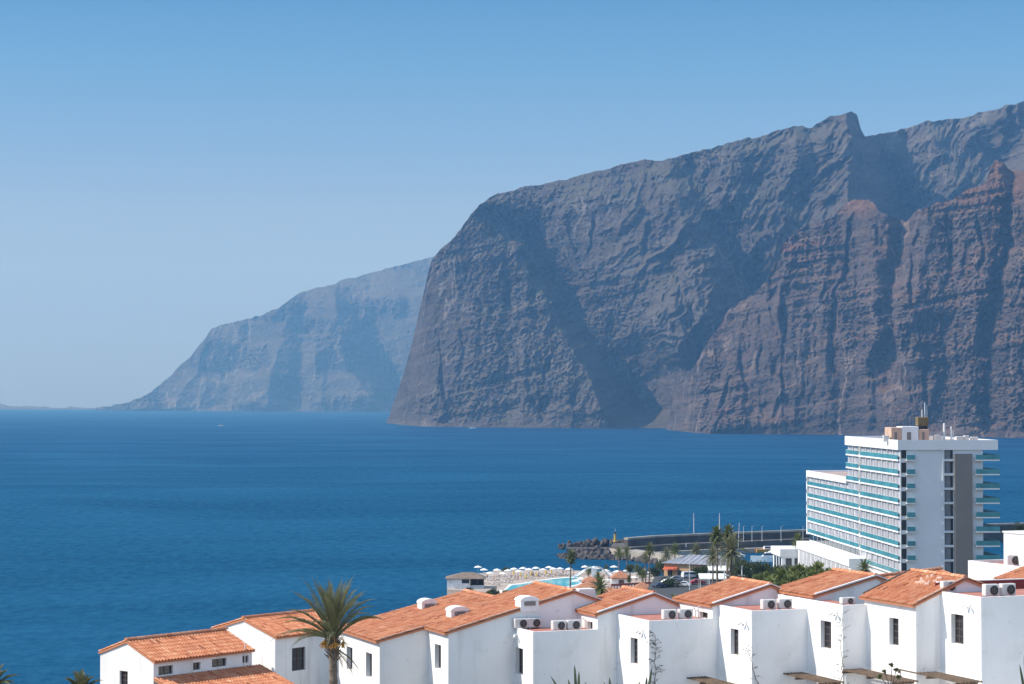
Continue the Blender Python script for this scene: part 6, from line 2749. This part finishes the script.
def pole_frame():
    A = at(722, 588, 470)
    root = empty('pole_frame', (A.x, A.y, gz(A.x, A.y)))
    tag(root, 'white frame of tall poles and rails behind the tiled roof', 'pole frame')
    X = Vector((1, 0, 0))
    xs = [run_to(A, X, p) for p in (724.5, 731, 742, 751)]
    zt = [z_at(A, p) for p in (570, 572, 565.5, 568.5)]
    for x, z in zip(xs, zt):
        q = MB()
        q.tube([flat(A) + X * x + UP * (gz(A.x, A.y) - 1), flat(A) + X * x + UP * z], 0.13, 8)
        q.build('pole', M['white_metal'], root)
    for py in (575.5, 579.5):
        q = MB()
        z = z_at(A, py)
        q.box((xs[0], -0.1, z - 0.12), (xs[-1], 0.1, z + 0.12), flat(A), X, Vector((0, 1, 0)))
        q.build('rail', M['white_metal'], root)


pole_frame()

# white parapet wall right of the hotel: a far terrace seen past the houses
wall_run('terrace_wall', 'low grey terrace wall at the foot of the hotel end balconies', [(at(985, 578, 430).x, 430), (at(1060, 578, 430).x, 432)], z_at(at(985, 578, 430), 573), 20, 0.4, M['concrete'])
# ------------------------------------------------------------------ palms, trees and plants
def leaf_mat(name, c1, c2, sc=0.6):
    m = mat(name, c1, 0.6, var=0.5, scale=sc, col2=c2, spec=0.3)
    nt = m.node_tree
    b = nt.nodes['Principled BSDF']
    tr = nt.nodes.new('ShaderNodeBsdfTranslucent')
    tr.inputs['Color'].default_value = (c1[0] * 1.3, c1[1] * 1.3, c1[2] * 0.8, 1)
    ms = nt.nodes.new('ShaderNodeMixShader')
    ms.inputs[0].default_value = 0.22
    out = nt.nodes['Material Output']
    nt.links.new(b.outputs[0], ms.inputs[1])
    nt.links.new(tr.outputs[0], ms.inputs[2])
    nt.links.new(ms.outputs[0], out.inputs['Surface'])
    return m


M['palm_green'] = leaf_mat('palm_green', (0.21, 0.205, 0.115), (0.11, 0.12, 0.065))
M['palm_far'] = leaf_mat('palm_far', (0.17, 0.19, 0.06), (0.08, 0.10, 0.035))
M['palm_dry'] = leaf_mat('palm_dry', (0.22, 0.15, 0.07), (0.13, 0.09, 0.045))
M['leaf_dark'] = leaf_mat('leaf_dark', (0.06, 0.078, 0.034), (0.034, 0.046, 0.022))
M['leaf_mid'] = leaf_mat('leaf_mid', (0.085, 0.105, 0.038), (0.04, 0.056, 0.022))
M['leaf_bright'] = leaf_mat('leaf_bright', (0.19, 0.21, 0.07), (0.09, 0.115, 0.04))
M['bark'] = mat('palm_bark', (0.20, 0.155, 0.115), 0.95, var=0.45, scale=5, bump=0.8, bscale=9, dist=0.05)
M['date_fruit'] = mat('orange_date_stalks', (0.56, 0.27, 0.035), 0.7, var=0.35, scale=4)
M['agave'] = leaf_mat('agave_leaf', (0.13, 0.16, 0.09), (0.09, 0.11, 0.06))
M['twig'] = mat('dry_twig', (0.10, 0.075, 0.06), 0.95)


def frond(mb, P, az, up, L, droop, leaf=0.5, n=26, twist=0.0, w=0.035, r_=rng, fold=0.6):
    """feather leaf: curved midrib with two rows of leaflets"""
    d = Vector((math.sin(az) * math.cos(up), math.cos(az) * math.cos(up), math.sin(up)))
    side0 = Vector((math.cos(az), -math.sin(az), 0))
    pts = []
    p = Vector(P)
    for i in range(n + 1):
        pts.append(p.copy())
        t = i / n
        d2 = (d + Vector((0, 0, -1)) * (droop * (0.15 + t) * 1.7 / n) + side0 * twist / n).normalized()
        d = d2
        p = p + d * (L / n)
    rad = [0.035 * (1 - i / n) + 0.006 for i in range(n + 1)]
    mb.tube(pts[::2], rad[::2], 4, caps=False)
    for i in range(2, n + 1):
        t = i / n
        tang = (pts[i] - pts[i - 1]).normalized()
        nrm = side0.cross(tang).normalized()
        ll = leaf * (math.sin(math.pi * min(1, 0.12 + t * 0.93)) ** 0.6) * r_.uniform(0.85, 1.1)
        for s_ in (-1, 1):
            for sub in (0.0, 0.5):
                b0 = pts[i - 1] + (pts[i] - pts[i - 1]) * sub
                dirn = (tang * r_.uniform(0.75, 1.0) + side0 * s_ * r_.uniform(0.55, 0.85) + nrm * (fold * r_.uniform(0.6, 1.2))).normalized()
                tip = b0 + dirn * ll - UP * ll * 0.28
                wv = tang * w
                mid = b0 + dirn * ll * 0.5
                mb.poly([b0 - wv * 0.5, b0 + wv * 0.5, mid + wv * 0.6, tip, mid - wv * 0.6])


def near_palm():
    B = at(334.5, 700, 117.5)
    g = gz(B.x, B.y)
    root = empty('date_palm', (B.x, B.y, g))
    tag(root, 'tall date palm with orange fruit stalks in front of the white houses', 'palm tree')
    C = at(333, 641, 117.5)
    m = MB()
    pts, rad = [], []
    for i in range(30):
        t = i / 29
        pts.append(Vector((B.x + (C.x - B.x) * t, B.y + (C.y - B.y) * t, g - 0.4 + (C.z - g + 0.4) * t)))
        rad.append((0.20 if i % 2 else 0.235) * (1.1 - 0.12 * t))
    m.tube(pts, rad, 12)
    m.build('trunk', M['bark'], root)
    bt = MB()
    r_ = random.Random(3)
    for k in range(46):
        a = k * 2.39996
        z = C.z - 1.2 + 1.3 * k / 46
        p = Vector((C.x, C.y, z))
        d = Vector((math.cos(a), math.sin(a), 0.9)).normalized()
        bt.tube([p + d * 0.12, p + d * (0.5 + 0.2 * r_.random())], [0.07, 0.02], 5)
    bt.build('leaf_bases', M['bark'], root)
    cr = MB()
    for k in range(56):
        t = ((k + 0.5) / 56) ** 1.15
        az = k * 2.39996 + r_.uniform(-0.2, 0.2)
        up = R(88) - R(70 if math.sin(az) < 0.1 else 48) * t ** 1.1 + r_.uniform(-0.08, 0.08)
        L = 2.9 + 0.65 * t + 0.3 * math.sin(t * math.pi) + r_.uniform(-0.45, 0.4)
        frond(cr, C + UP * (0.35 * (1 - t)), az, up, L, 0.35 + 0.95 * t, leaf=0.42, n=24, twist=r_.uniform(-0.15, 0.7), w=0.034, r_=r_)
    cr.build('crown', M['palm_green'], root, recalc=False)
    dr = MB()
    for k in range(3):
        frond(dr, C - UP * 0.3, k * 0.95 + 0.3, R(-28) - r_.random() * 0.3, 2.1, 0.7, leaf=0.3, n=16, w=0.03, r_=r_)
    dr.build('dry_leaves', M['palm_dry'], root, recalc=False)
    for k in range(5):
        a = k * 1.25 + 0.4
        f = MB()
        d = Vector((math.sin(a), math.cos(a), 0))
        base = C + UP * 0.1
        stem = [base + d * 0.2, base + d * 0.4 + UP * 0.10, base + d * 0.55 - UP * 0.08]
        f.tube(stem, [0.03, 0.028, 0.022], 5)
        for j in range(34):
            q = stem[2] + Vector((r_.gauss(0, 0.06), r_.gauss(0, 0.06), 0))
            f.tube([stem[2], q + Vector((r_.gauss(0, 0.12), r_.gauss(0, 0.12), -r_.uniform(0.15, 0.42)))], [0.012, 0.018], 4)
        f.build('fruit_stalk', M['date_fruit'], root)


near_palm()


def far_palm_protos():
    out = {}
    # tall fan palm with a small round crown
    for key, L, n, up0, up1, drp, leaf, fm in (('fan', 1.7, 44, 80, -55, 0.9, 0.42, 'palm_far'), ('feather', 2.9, 46, 82, -35, 1.2, 0.5, 'palm_far'),
                                               ('shaggy', 3.6, 60, 85, -50, 1.3, 0.6, 'palm_green')):
        r_ = random.Random(hash(key) % 100 if False else len(key))
        cr = MB()
        for k in range(n):
            t = (k + 0.5) / n
            frond(cr, Vector((0, 0, 0.2 * (1 - t))), k * 2.39996, R(up0) + (R(up1) - R(up0)) * t, L * r_.uniform(0.85, 1.1), drp * (0.4 + t), leaf=leaf, n=9, w=0.12, r_=r_, fold=0.35)
        me = bpy.data.meshes.new('crown')
        me.from_pydata(cr.v, [], cr.f)
        me.materials.append(M[fm])
        sk = MB()
        for k in range(22):
            a = k * 2.4
            sk.tube([(0.15 * math.cos(a), 0.15 * math.sin(a), 0), (0.42 * math.cos(a), 0.42 * math.sin(a), -0.7 - 0.6 * r_.random())], [0.06, 0.16], 4)
        ms = bpy.data.meshes.new('dry_skirt')
        ms.from_pydata(sk.v, [], sk.f)
        ms.materials.append(M['palm_dry'])
        out[key] = (me, ms)
    return out


PALMS = far_palm_protos()


def far_palm(key, px, py_c, Y, label, scale=1.0, lean=0.0, group='palms between the houses and the harbour', base_z=None, r=0.2):
    C = at(px, py_c, Y)
    g = gz(C.x, C.y) if base_z is None else base_z
    root = empty('palm_tree', (C.x - lean, C.y, g))
    tag(root, label, 'palm tree', group)
    m = MB()
    n = 9
    pts = [Vector((C.x - lean * (1 - (i / (n - 1)) ** 0.8), C.y, g - 0.5 + (C.z - g + 0.5) * i / (n - 1))) for i in range(n)]
    m.tube(pts, [r * (1.25 - 0.45 * i / (n - 1)) for i in range(n)], 8)
    m.build('trunk', M['bark'], root)
    for nm, me in zip(('crown', 'dry_skirt'), PALMS[key]):
        o = bpy.data.objects.new(nm, me)
        COL.objects.link(o)
        o.parent = root
        o.location = C - Vector(root.location)
        o.scale = (scale,) * 3
        o.rotation_euler = (0, 0, rng.uniform(0, 6))


far_palm('fan', 571, 557.5, 640, 'slim palm standing alone beside the pool, right of its middle', 1.5, 0.4)
far_palm('feather', 619, 553.5, 760, 'left palm of the pair below the harbour beacon', 0.95, 0.3)
far_palm('feather', 626.5, 552.5, 765, 'right palm of the pair below the harbour beacon', 0.95, -0.3)
far_palm('feather', 649.5, 550.5, 650, 'slender palm left of the peach building', 1.0, 0.2)
far_palm('feather', 675, 550.5, 720, 'palm behind the left part of the grey blue roof', 1.05, 0.3)
far_palm('shaggy', 696, 551.5, 730, 'bushy palm behind the middle of the grey blue roof', 1.0, 0.0)
far_palm('shaggy', 666.5, 555, 735, 'short bushy palm at the left of the palms behind the grey blue roof', 0.9, 0.0)
far_palm('fan', 716.5, 536, 470, 'tallest palm with a bare thin trunk, left of the twin crowns', 1.45, -0.3, r=0.22)
far_palm('fan', 728.3, 535, 478, 'tall palm with a darker crown, right of the twin crowns', 1.5, 0.4, r=0.22)
far_palm('shaggy', 731, 552.5, 455, 'large shaggy palm below the twin tall crowns', 1.35, 0.2, r=0.3)
far_palm('shaggy', 713, 557, 520, 'dark palm half hidden left of the tallest palm trunk', 0.95, 0.1)
far_palm('feather', 600, 588.5, 470, 'young bright palm between two tiled roofs', 1.1, 0.0)
far_palm('feather', 864.5, 570, 400, 'small palm in front of the hotel pillar, above the tiled roof', 0.85, 0.0)
far_palm('feather', 798, 541.5, 548, 'little palm on the hotel terrace at the seaward end', 0.9, 0.0, base_z=HOTEL_ZT - 0.5)
far_palm('shaggy', 645.5, 558, 690, 'small dark palm left of the slender palm by the peach building', 0.7, 0.0)


for i, (px, py, Y, k) in enumerate(((589, 571, 745, 'feather'), (606.5, 568, 760, 'fan'), (637, 569, 735, 'feather'), (657, 566, 715, 'fan'), (598, 577, 690, 'feather'), (629, 579, 660, 'fan'), (643, 575, 670, 'feather'))):
    far_palm(k, px, py, Y, 'short palm among the parasols and pavilions right of the pool', 0.75, 0.0, 'short palms right of the pool', r=0.15)


# leafy crowns built from many small leaves spread through several limbs' clumps
def crown_mesh(name, seed, rx, rz, n_clump, n_leaf, size, m, upright=0.3, long=1.6):
    r_ = np.random.RandomState(seed)
    V, Fc = [], []
    cl = []
    for _ in range(n_clump):
        while True:
            p = r_.uniform(-1, 1, 3)
            if 0.25 < np.linalg.norm(p) < 1:
                break
        cl.append(p * np.array([rx, rx, rz]) * r_.uniform(0.6, 1.0))
    cl = np.array(cl)
    which = r_.randint(0, n_clump, n_leaf)
    off = r_.normal(0, 1, (n_leaf, 3))
    off = off / np.linalg.norm(off, axis=1)[:, None] * (r_.uniform(0.35, 1.0, n_leaf) ** 0.5)[:, None]
    cr = rx * 0.42 * r_.uniform(0.7, 1.3, n_clump)[which]
    c = cl[which] + off * cr[:, None] * np.array([1, 1, 0.8])
    d = off + np.array([0, 0, upright]) + r_.normal(0, 0.45, (n_leaf, 3))
    d /= np.linalg.norm(d, axis=1)[:, None]
    s = np.cross(d, r_.normal(0, 1, (n_leaf, 3)))
    s /= np.linalg.norm(s, axis=1)[:, None]
    sz = size * r_.uniform(0.6, 1.3, n_leaf)[:, None]
    a = c
    b_ = c + d * sz * long * 0.5 + s * sz * 0.32
    t = c + d * sz * long
    e = c + d * sz * long * 0.5 - s * sz * 0.32
    V = np.stack([a, b_, t, e], 1).reshape(-1, 3)
    me = bpy.data.meshes.new(name)
    me.from_pydata(V.tolist(), [], np.arange(len(V)).reshape(-1, 4).tolist())
    me.materials.append(m)
    return me, cl


TREES = {}
for key, (seed, rx, rz, nc, nl, size, m) in {
    'round': (1, 2.2, 1.9, 26, 2600, 0.30, 'leaf_dark'), 'broad': (2, 3.2, 2.0, 34, 3400, 0.34, 'leaf_dark'),
    'mid': (3, 2.0, 1.8, 24, 2200, 0.30, 'leaf_mid'), 'shrub': (4, 1.5, 1.2, 18, 1300, 0.34, 'leaf_bright'),
    'banana': (5, 1.5, 1.3, 16, 700, 0.5, 'leaf_bright'), 'olive': (6, 2.6, 2.4, 22, 2200, 0.30, 'leaf_mid')}.items():
    TREES[key] = (crown_mesh('crown', seed, rx, rz, nc, nl, size, M[m], 0.6 if key == 'banana' else 0.3, 2.0 if key == 'banana' else 1.6), rx, rz)


def tree(name, key, px, py_top, Y, label, scale=1.0, group='trees and shrubs in front of the hotel', cat='tree', clear=1.0):
    (me, cl), rx, rz = TREES[key]
    T = at(px, py_top, Y)
    g = gz(T.x, T.y)
    cz = T.z - rz * scale * 1.15
    root = empty(name, (T.x, T.y, g))
    tag(root, label, cat, group)
    o = bpy.data.objects.new('crown', me)
    COL.objects.link(o)
    o.parent = root
    o.location = (0, 0, cz - g)
    o.scale = (scale * rng.uniform(0.92, 1.12), scale * rng.uniform(0.92, 1.12), scale)
    o.rotation_euler = (0, 0, rng.uniform(0, 6))
    m = MB()
    top = max(cz - g, 0.6)
    m.tube([(0, 0, -0.4), (0.05, 0.02, top * 0.5), (0, 0, top)], [0.18 * scale, 0.14 * scale, 0.09 * scale], 7)
    for k in range(5):
        q = Vector(cl[k * 2]) * scale * 0.8
        m.tube([(0, 0, top * 0.55), (q.x * 0.5, q.y * 0.5, top + q.z * 0.4), (q.x, q.y, top + q.z)], [0.09 * scale, 0.06 * scale, 0.02], 5)
    m.build('trunk', M['bark'], root, world=False)


DK, BR, MD = 'dark leafy tree in the grove left of the hotel', 'bright green broad-leaved shrub in front of the hotel podium', 'mid green bush in the garden left of the hotel'
for px, py, Y, k, s in ((744, 560, 520, 'broad', 1.0), (756, 561, 500, 'broad', 1.0), (768, 563, 480, 'round', 1.25), (738, 565, 500, 'round', 1.1),
                        (780, 564.5, 470, 'broad', 0.95), (791, 566, 450, 'round', 1.1), (750, 568, 470, 'round', 1.0), (762, 571, 455, 'broad', 0.8),
                        (774, 573, 440, 'round', 0.9), (800, 567, 470, 'round', 1.1), (736, 572, 465, 'round', 0.9)):
    tree('tree', k, px, py, Y, DK, s, 'dark trees of the grove left of the hotel')
for px, py, Y, k, s in ((758, 578, 400, 'banana', 1.0), (766, 576, 405, 'banana', 1.1), (774, 575, 402, 'shrub', 1.1), (781, 573, 400, 'banana', 1.2),
                        (788, 571, 405, 'shrub', 1.2), (795, 570, 402, 'banana', 1.2), (802, 569, 400, 'banana', 1.1), (809, 567.5, 405, 'shrub', 1.2),
                        (816, 567, 402, 'banana', 1.2), (824, 569, 400, 'shrub', 1.1), (832, 572, 400, 'banana', 1.0), (770, 582, 385, 'banana', 1.0),
                        (780, 581, 380, 'shrub', 1.2), (790, 579, 380, 'banana', 1.1), (800, 577, 380, 'shrub', 1.2), (812, 575, 380, 'banana', 1.1), (752, 581, 410, 'shrub', 1.0)):
    tree('shrub', k, px, py, Y, BR, s, 'bright shrubs in front of the hotel podium', 'shrub')
for px, py, Y, k, s, lab in ((670, 575.5, 600, 'round', 1.35, 'round dark green bush at the left edge of the car park'),
                             (663, 560, 700, 'olive', 0.8, 'pale green tree behind the left end of the peach building'),
                             (701, 566, 632, 'broad', 0.95, 'dark hedge-like tree at the left front of the grey blue roof'),
                             (708, 565, 628, 'broad', 1.0, 'dark tree right of the hedge-like tree in front of the grey blue roof'),
                             (718, 567, 620, 'round', 1.2, 'dark tree behind the tall palm trunks'),
                             (506, 566.5, 772, 'olive', 0.55, 'small olive tree standing among the parasols by the sea'),
                             (655, 566, 690, 'mid', 0.9, 'mid green tree below the slender palm'),
                             (630, 563, 745, 'mid', 0.8, 'mid green tree below the pair of palms under the beacon'),
                             (683, 558, 735, 'round', 0.9, 'dark tree between the palms behind the grey blue roof'),
                             (642, 566, 720, 'round', 0.8, 'dark small tree left of the slender palm'),
                             (611, 587, 640, 'mid', 0.7, 'green bush beside the red brown railing'),
                             (626, 594, 620, 'shrub', 1.0, 'low green shrub below the red brown railing'),
                             (500, 590, 690, 'shrub', 0.7, 'low shrub in front of the pool wall'),
                             (486, 593, 690, 'round', 0.7, 'dark shrub on the rocks below the pool house'),
                             (1019, 522, 520, 'round', 1.0, 'dark tree beside the upper white block at the right picture edge'),
                             (474, 592, 688, 'shrub', 0.7, 'pale shrub on the slope left of the dark shrub below the pool house')):
    tree('tree' if 'tree' in lab else 'shrub', k, px, py, Y, lab, s, None, 'tree' if 'tree' in lab else 'shrub')

_r = random.Random(17)
for i in range(46):
    px, Y = _r.uniform(572, 742), _r.uniform(520, 612)
    k = _r.choice(('mid', 'mid', 'shrub', 'shrub', 'banana', 'round'))
    s = _r.uniform(0.35, 0.8)
    q = at(px, 590, Y)
    top = gz(q.x, q.y) + 2.1 * TREES[k][2] * s + 0.3
    py = proj(Vector((q.x, q.y, top)))[1]
    tree('shrub', k, px, py, Y, 'garden shrub on the slope between the tiled roofs and the car park', s, 'garden shrubs below the car park', 'shrub')

for i in range(16):
    px, Y = _r.uniform(458, 545), _r.uniform(640, 684)
    k = _r.choice(('mid', 'round', 'shrub', 'banana'))
    s = _r.uniform(0.35, 0.7)
    q = at(px, 590, Y)
    top = gz(q.x, q.y) + 2.1 * TREES[k][2] * s + 0.3
    tree('shrub', k, px, proj(Vector((q.x, q.y, top)))[1], Y, 'shrub on the slope in front of the pool terrace', s, 'shrubs below the pool terrace', 'shrub')

# rocks below the pool terrace
for i, (px, py, Y, s) in enumerate(((452, 597, 700, 1.4), (458, 600, 695, 1.3), (446, 602, 698, 1.1), (466, 600, 690, 1.2), (476, 599, 690, 1.3), (488, 600, 690, 1.2), (497, 600, 690, 1.1), (441, 606, 690, 1.2), (436, 611, 680, 1.2))):
    P = at(px, py, Y)
    o = bpy.data.objects.new('rock', bmesh_[i % 6])
    COL.objects.link(o)
    o.location = P - UP * 1.2
    o.scale = (s * 1.3, s * 1.3, s * 1.5)
    o.rotation_euler = (i, i * 2.1, i * 0.7)
    tag(o, 'dark rock on the slope under the pool house', 'rock', 'rocks under the pool house')


# plants close to the viewpoint: agave leaf tips, yucca tops, creepers
def agave(label, px, leaves, Y, spread=0.5):
    P = at(px, 690, Y)
    g = gz(P.x, P.y)
    root = empty('agave', (P.x, P.y, g))
    tag(root, label, 'agave')
    base = Vector((P.x, P.y, P.z - 0.9))
    st = MB()
    st.tube([Vector((P.x, P.y, g - 0.3)), base + UP * 0.1], [0.16, 0.12], 8)
    st.build('stem', M['bark'], root)
    for tx, ty in leaves:
        T = at(tx, ty, Y + rng.uniform(-0.4, 0.4))
        m = MB()
        n = 8
        ax = (T - base)
        sd = Vector((1, 0.2, 0)).normalized()
        rings = []
        for i in range(n + 1):
            t = i / n
            c = base + ax * t + Vector((ax.x * 0.25 * math.sin(t * 2.4), 0, 0)) * (1 - t)
            w = 0.10 * (1 - t) ** 0.55 * (0.75 + 0.6 * t) + 0.004
            th = 0.035 * (1 - t) + 0.003
            rings.append([c + sd * w, c + Vector((0, 1, 0)) * th, c - sd * w, c - Vector((0, 1, 0)) * th * 0.4 + Vector((0, 0.02, 0))])
        m.loft(rings)
        m.build('leaf', M['agave'], root)


agave('agave with one broad and two thin pointed leaves below the second house', 578, [(574.5, 664.5), (579, 671), (568, 679), (550.5, 676), (586, 682)], 108)
agave('agave leaf tips in front of the wall right of the broad-leaved agave', 612, [(609.5, 677), (604, 682), (617, 683)], 108)
agave('agave with a leaf leaning right, in front of the leafless creeper', 643, [(652, 667), (647, 676), (639, 681)], 108)
agave('pale spiky leaf tip at the right picture edge', 1030, [(1019.5, 664), (1024, 655), (1027, 668)], 106)


def low_palm(label, px, py, Y, L, n, tilt=1.0):
    C = at(px, py, Y)
    g = gz(C.x, C.y)
    root = empty('palm_tree', (C.x, C.y, g))
    tag(root, label, 'palm tree', 'palm tops at the bottom left')
    m = MB()
    m.tube([Vector((C.x, C.y, g - 0.3)), Vector((C.x, C.y, C.z))], [0.2, 0.17], 9)
    m.build('trunk', M['bark'], root)
    cr = MB()
    r_ = random.Random(int(px) + 5)
    for k in range(n):
        t = (k + 0.5) / n
        frond(cr, C, k * 2.39996, R(80) - R(70) * t, L * r_.uniform(0.85, 1.1), 0.6 + 0.9 * t, leaf=0.4, n=18, w=0.04, r_=r_)
    cr.build('crown', M['palm_green'], root, recalc=False)


low_palm('low palm top peeping up left of the far left house', 81, 694, 112, 1.3, 26)
low_palm('palm frond tips in the bottom left corner of the picture', -8, 690, 112, 1.5, 24)


def creeper(label, P0, P1, seed, out, n=26, spread=0.35):
    """thin leafless climber hugging a wall"""
    root = empty('creeper', P0)
    tag(root, label, 'creeper')
    r_ = random.Random(seed)
    m = MB()
    pts = []
    k = 14
    for i in range(k + 1):
        t = i / k
        pts.append(P0 + (P1 - P0) * t + Vector((r_.gauss(0, 0.05), r_.gauss(0, 0.02), 0)) - out * 0.0 + out * 0.06)
    m.tube(pts, [0.022 * (1 - 0.6 * i / k) for i in range(k + 1)], 5)
    side = out.cross(UP).normalized()
    m.build('stem', M['twig'], root)
    for i in range(n):
        b = pts[r_.randrange(1, k + 1)]
        s_ = r_.choice((-1, 1))
        t = MB()
        l = spread * r_.uniform(0.4, 1.2)
        tip = b + side * s_ * l + UP * r_.uniform(-0.05, 0.3) + out * 0.05
        t.tube([b, b + (tip - b) * 0.5 + UP * 0.05, tip], [0.009, 0.007, 0.005], 4)
        for j in range(3):
            q = b + (tip - b) * r_.uniform(0.3, 1.0)
            w = r_.uniform(0.03, 0.07)
            e = Vector((r_.gauss(0, 1), r_.gauss(0, 1), r_.gauss(0, 1))).normalized()
            f = e.cross(out).normalized()
            t.poly([q, q + e * w + f * w * 0.4, q + e * w * 2, q + e * w - f * w * 0.4])
        t.build('twig', M['twig'], root)


def shade_pt(U, px, py):
    P = U['P']
    s = run_to(P(0, 0, 0), DA, px)
    q = P(s, 0, 0)
    q.z = z_at(q, py)
    return q


def sun_pt(U, px, py):
    P = U['P']
    s = run_to(P(0, 0, 0), DB, px)
    q = P(0, s, 0)
    q.z = z_at(q, py)
    return q


creeper('leafless creeper with many twigs on the shaded wall beside the agaves', shade_pt(U3, 657, 690), shade_pt(U3, 656, 633), 1, -DB, 30, 0.42)
creeper('single slanting bare creeper at the corner of the house with the curtained window', shade_pt(U4, 762, 690), shade_pt(U4, 748, 642) , 2, -DB, 10, 0.4)
creeper('thin upright creeper at the corner of the house with the lone terrace unit', shade_pt(U5, 844.5, 690), shade_pt(U5, 845.5, 615), 3, -DB, 18, 0.45)
creeper('wiry creeper climbing the corner below the wide patched roof', shade_pt(U5, 925, 690), shade_pt(U5, 924, 612), 4, -DB, 22, 0.42)
creeper('dense bare creeper in the inner corner left of the rightmost house window', sun_pt(U6, 937, 690), sun_pt(U6, 934.5, 606), 5, -DA, 24, 0.35)
creeper('sparse creeper with a few dead leaves right of the inner corner on the rightmost house', sun_pt(U6, 946, 690), sun_pt(U6, 943, 640), 6, -DA, 8, 0.3)


def branching_plant():
    C = at(890, 690, 108)
    g = gz(C.x, C.y)
    root = empty('branching_plant', (C.x, C.y, g))
    tag(root, 'small branching plant with leafy tufts in front of a pergola', 'plant')
    st = MB()
    T = [at(x, y, 108) for x, y in ((884, 672), (891, 665), (896, 670), (880, 677), (899, 677))]
    st.tube([Vector((C.x, C.y, g - 0.2)), C], [0.06, 0.045], 6)
    for t in T:
        st.tube([C, (C + t) / 2 + Vector((0.05, 0, 0)), t], [0.035, 0.025, 0.015], 5)
    st.build('stem', M['twig'], root)
    r_ = random.Random(9)
    for t in T:
        lf = MB()
        for k in range(40):
            d = Vector((r_.gauss(0, 1), r_.gauss(0, 1), r_.gauss(0.5, 0.8))).normalized()
            s_ = d.cross(Vector((r_.gauss(0, 1), r_.gauss(0, 1), r_.gauss(0, 1)))).normalized()
            l = r_.uniform(0.10, 0.2)
            lf.poly([t, t + d * l * 0.5 + s_ * 0.035, t + d * l, t + d * l * 0.5 - s_ * 0.035])
        lf.build('leaf_tuft', M['leaf_mid'], root, recalc=False)


branching_plant()
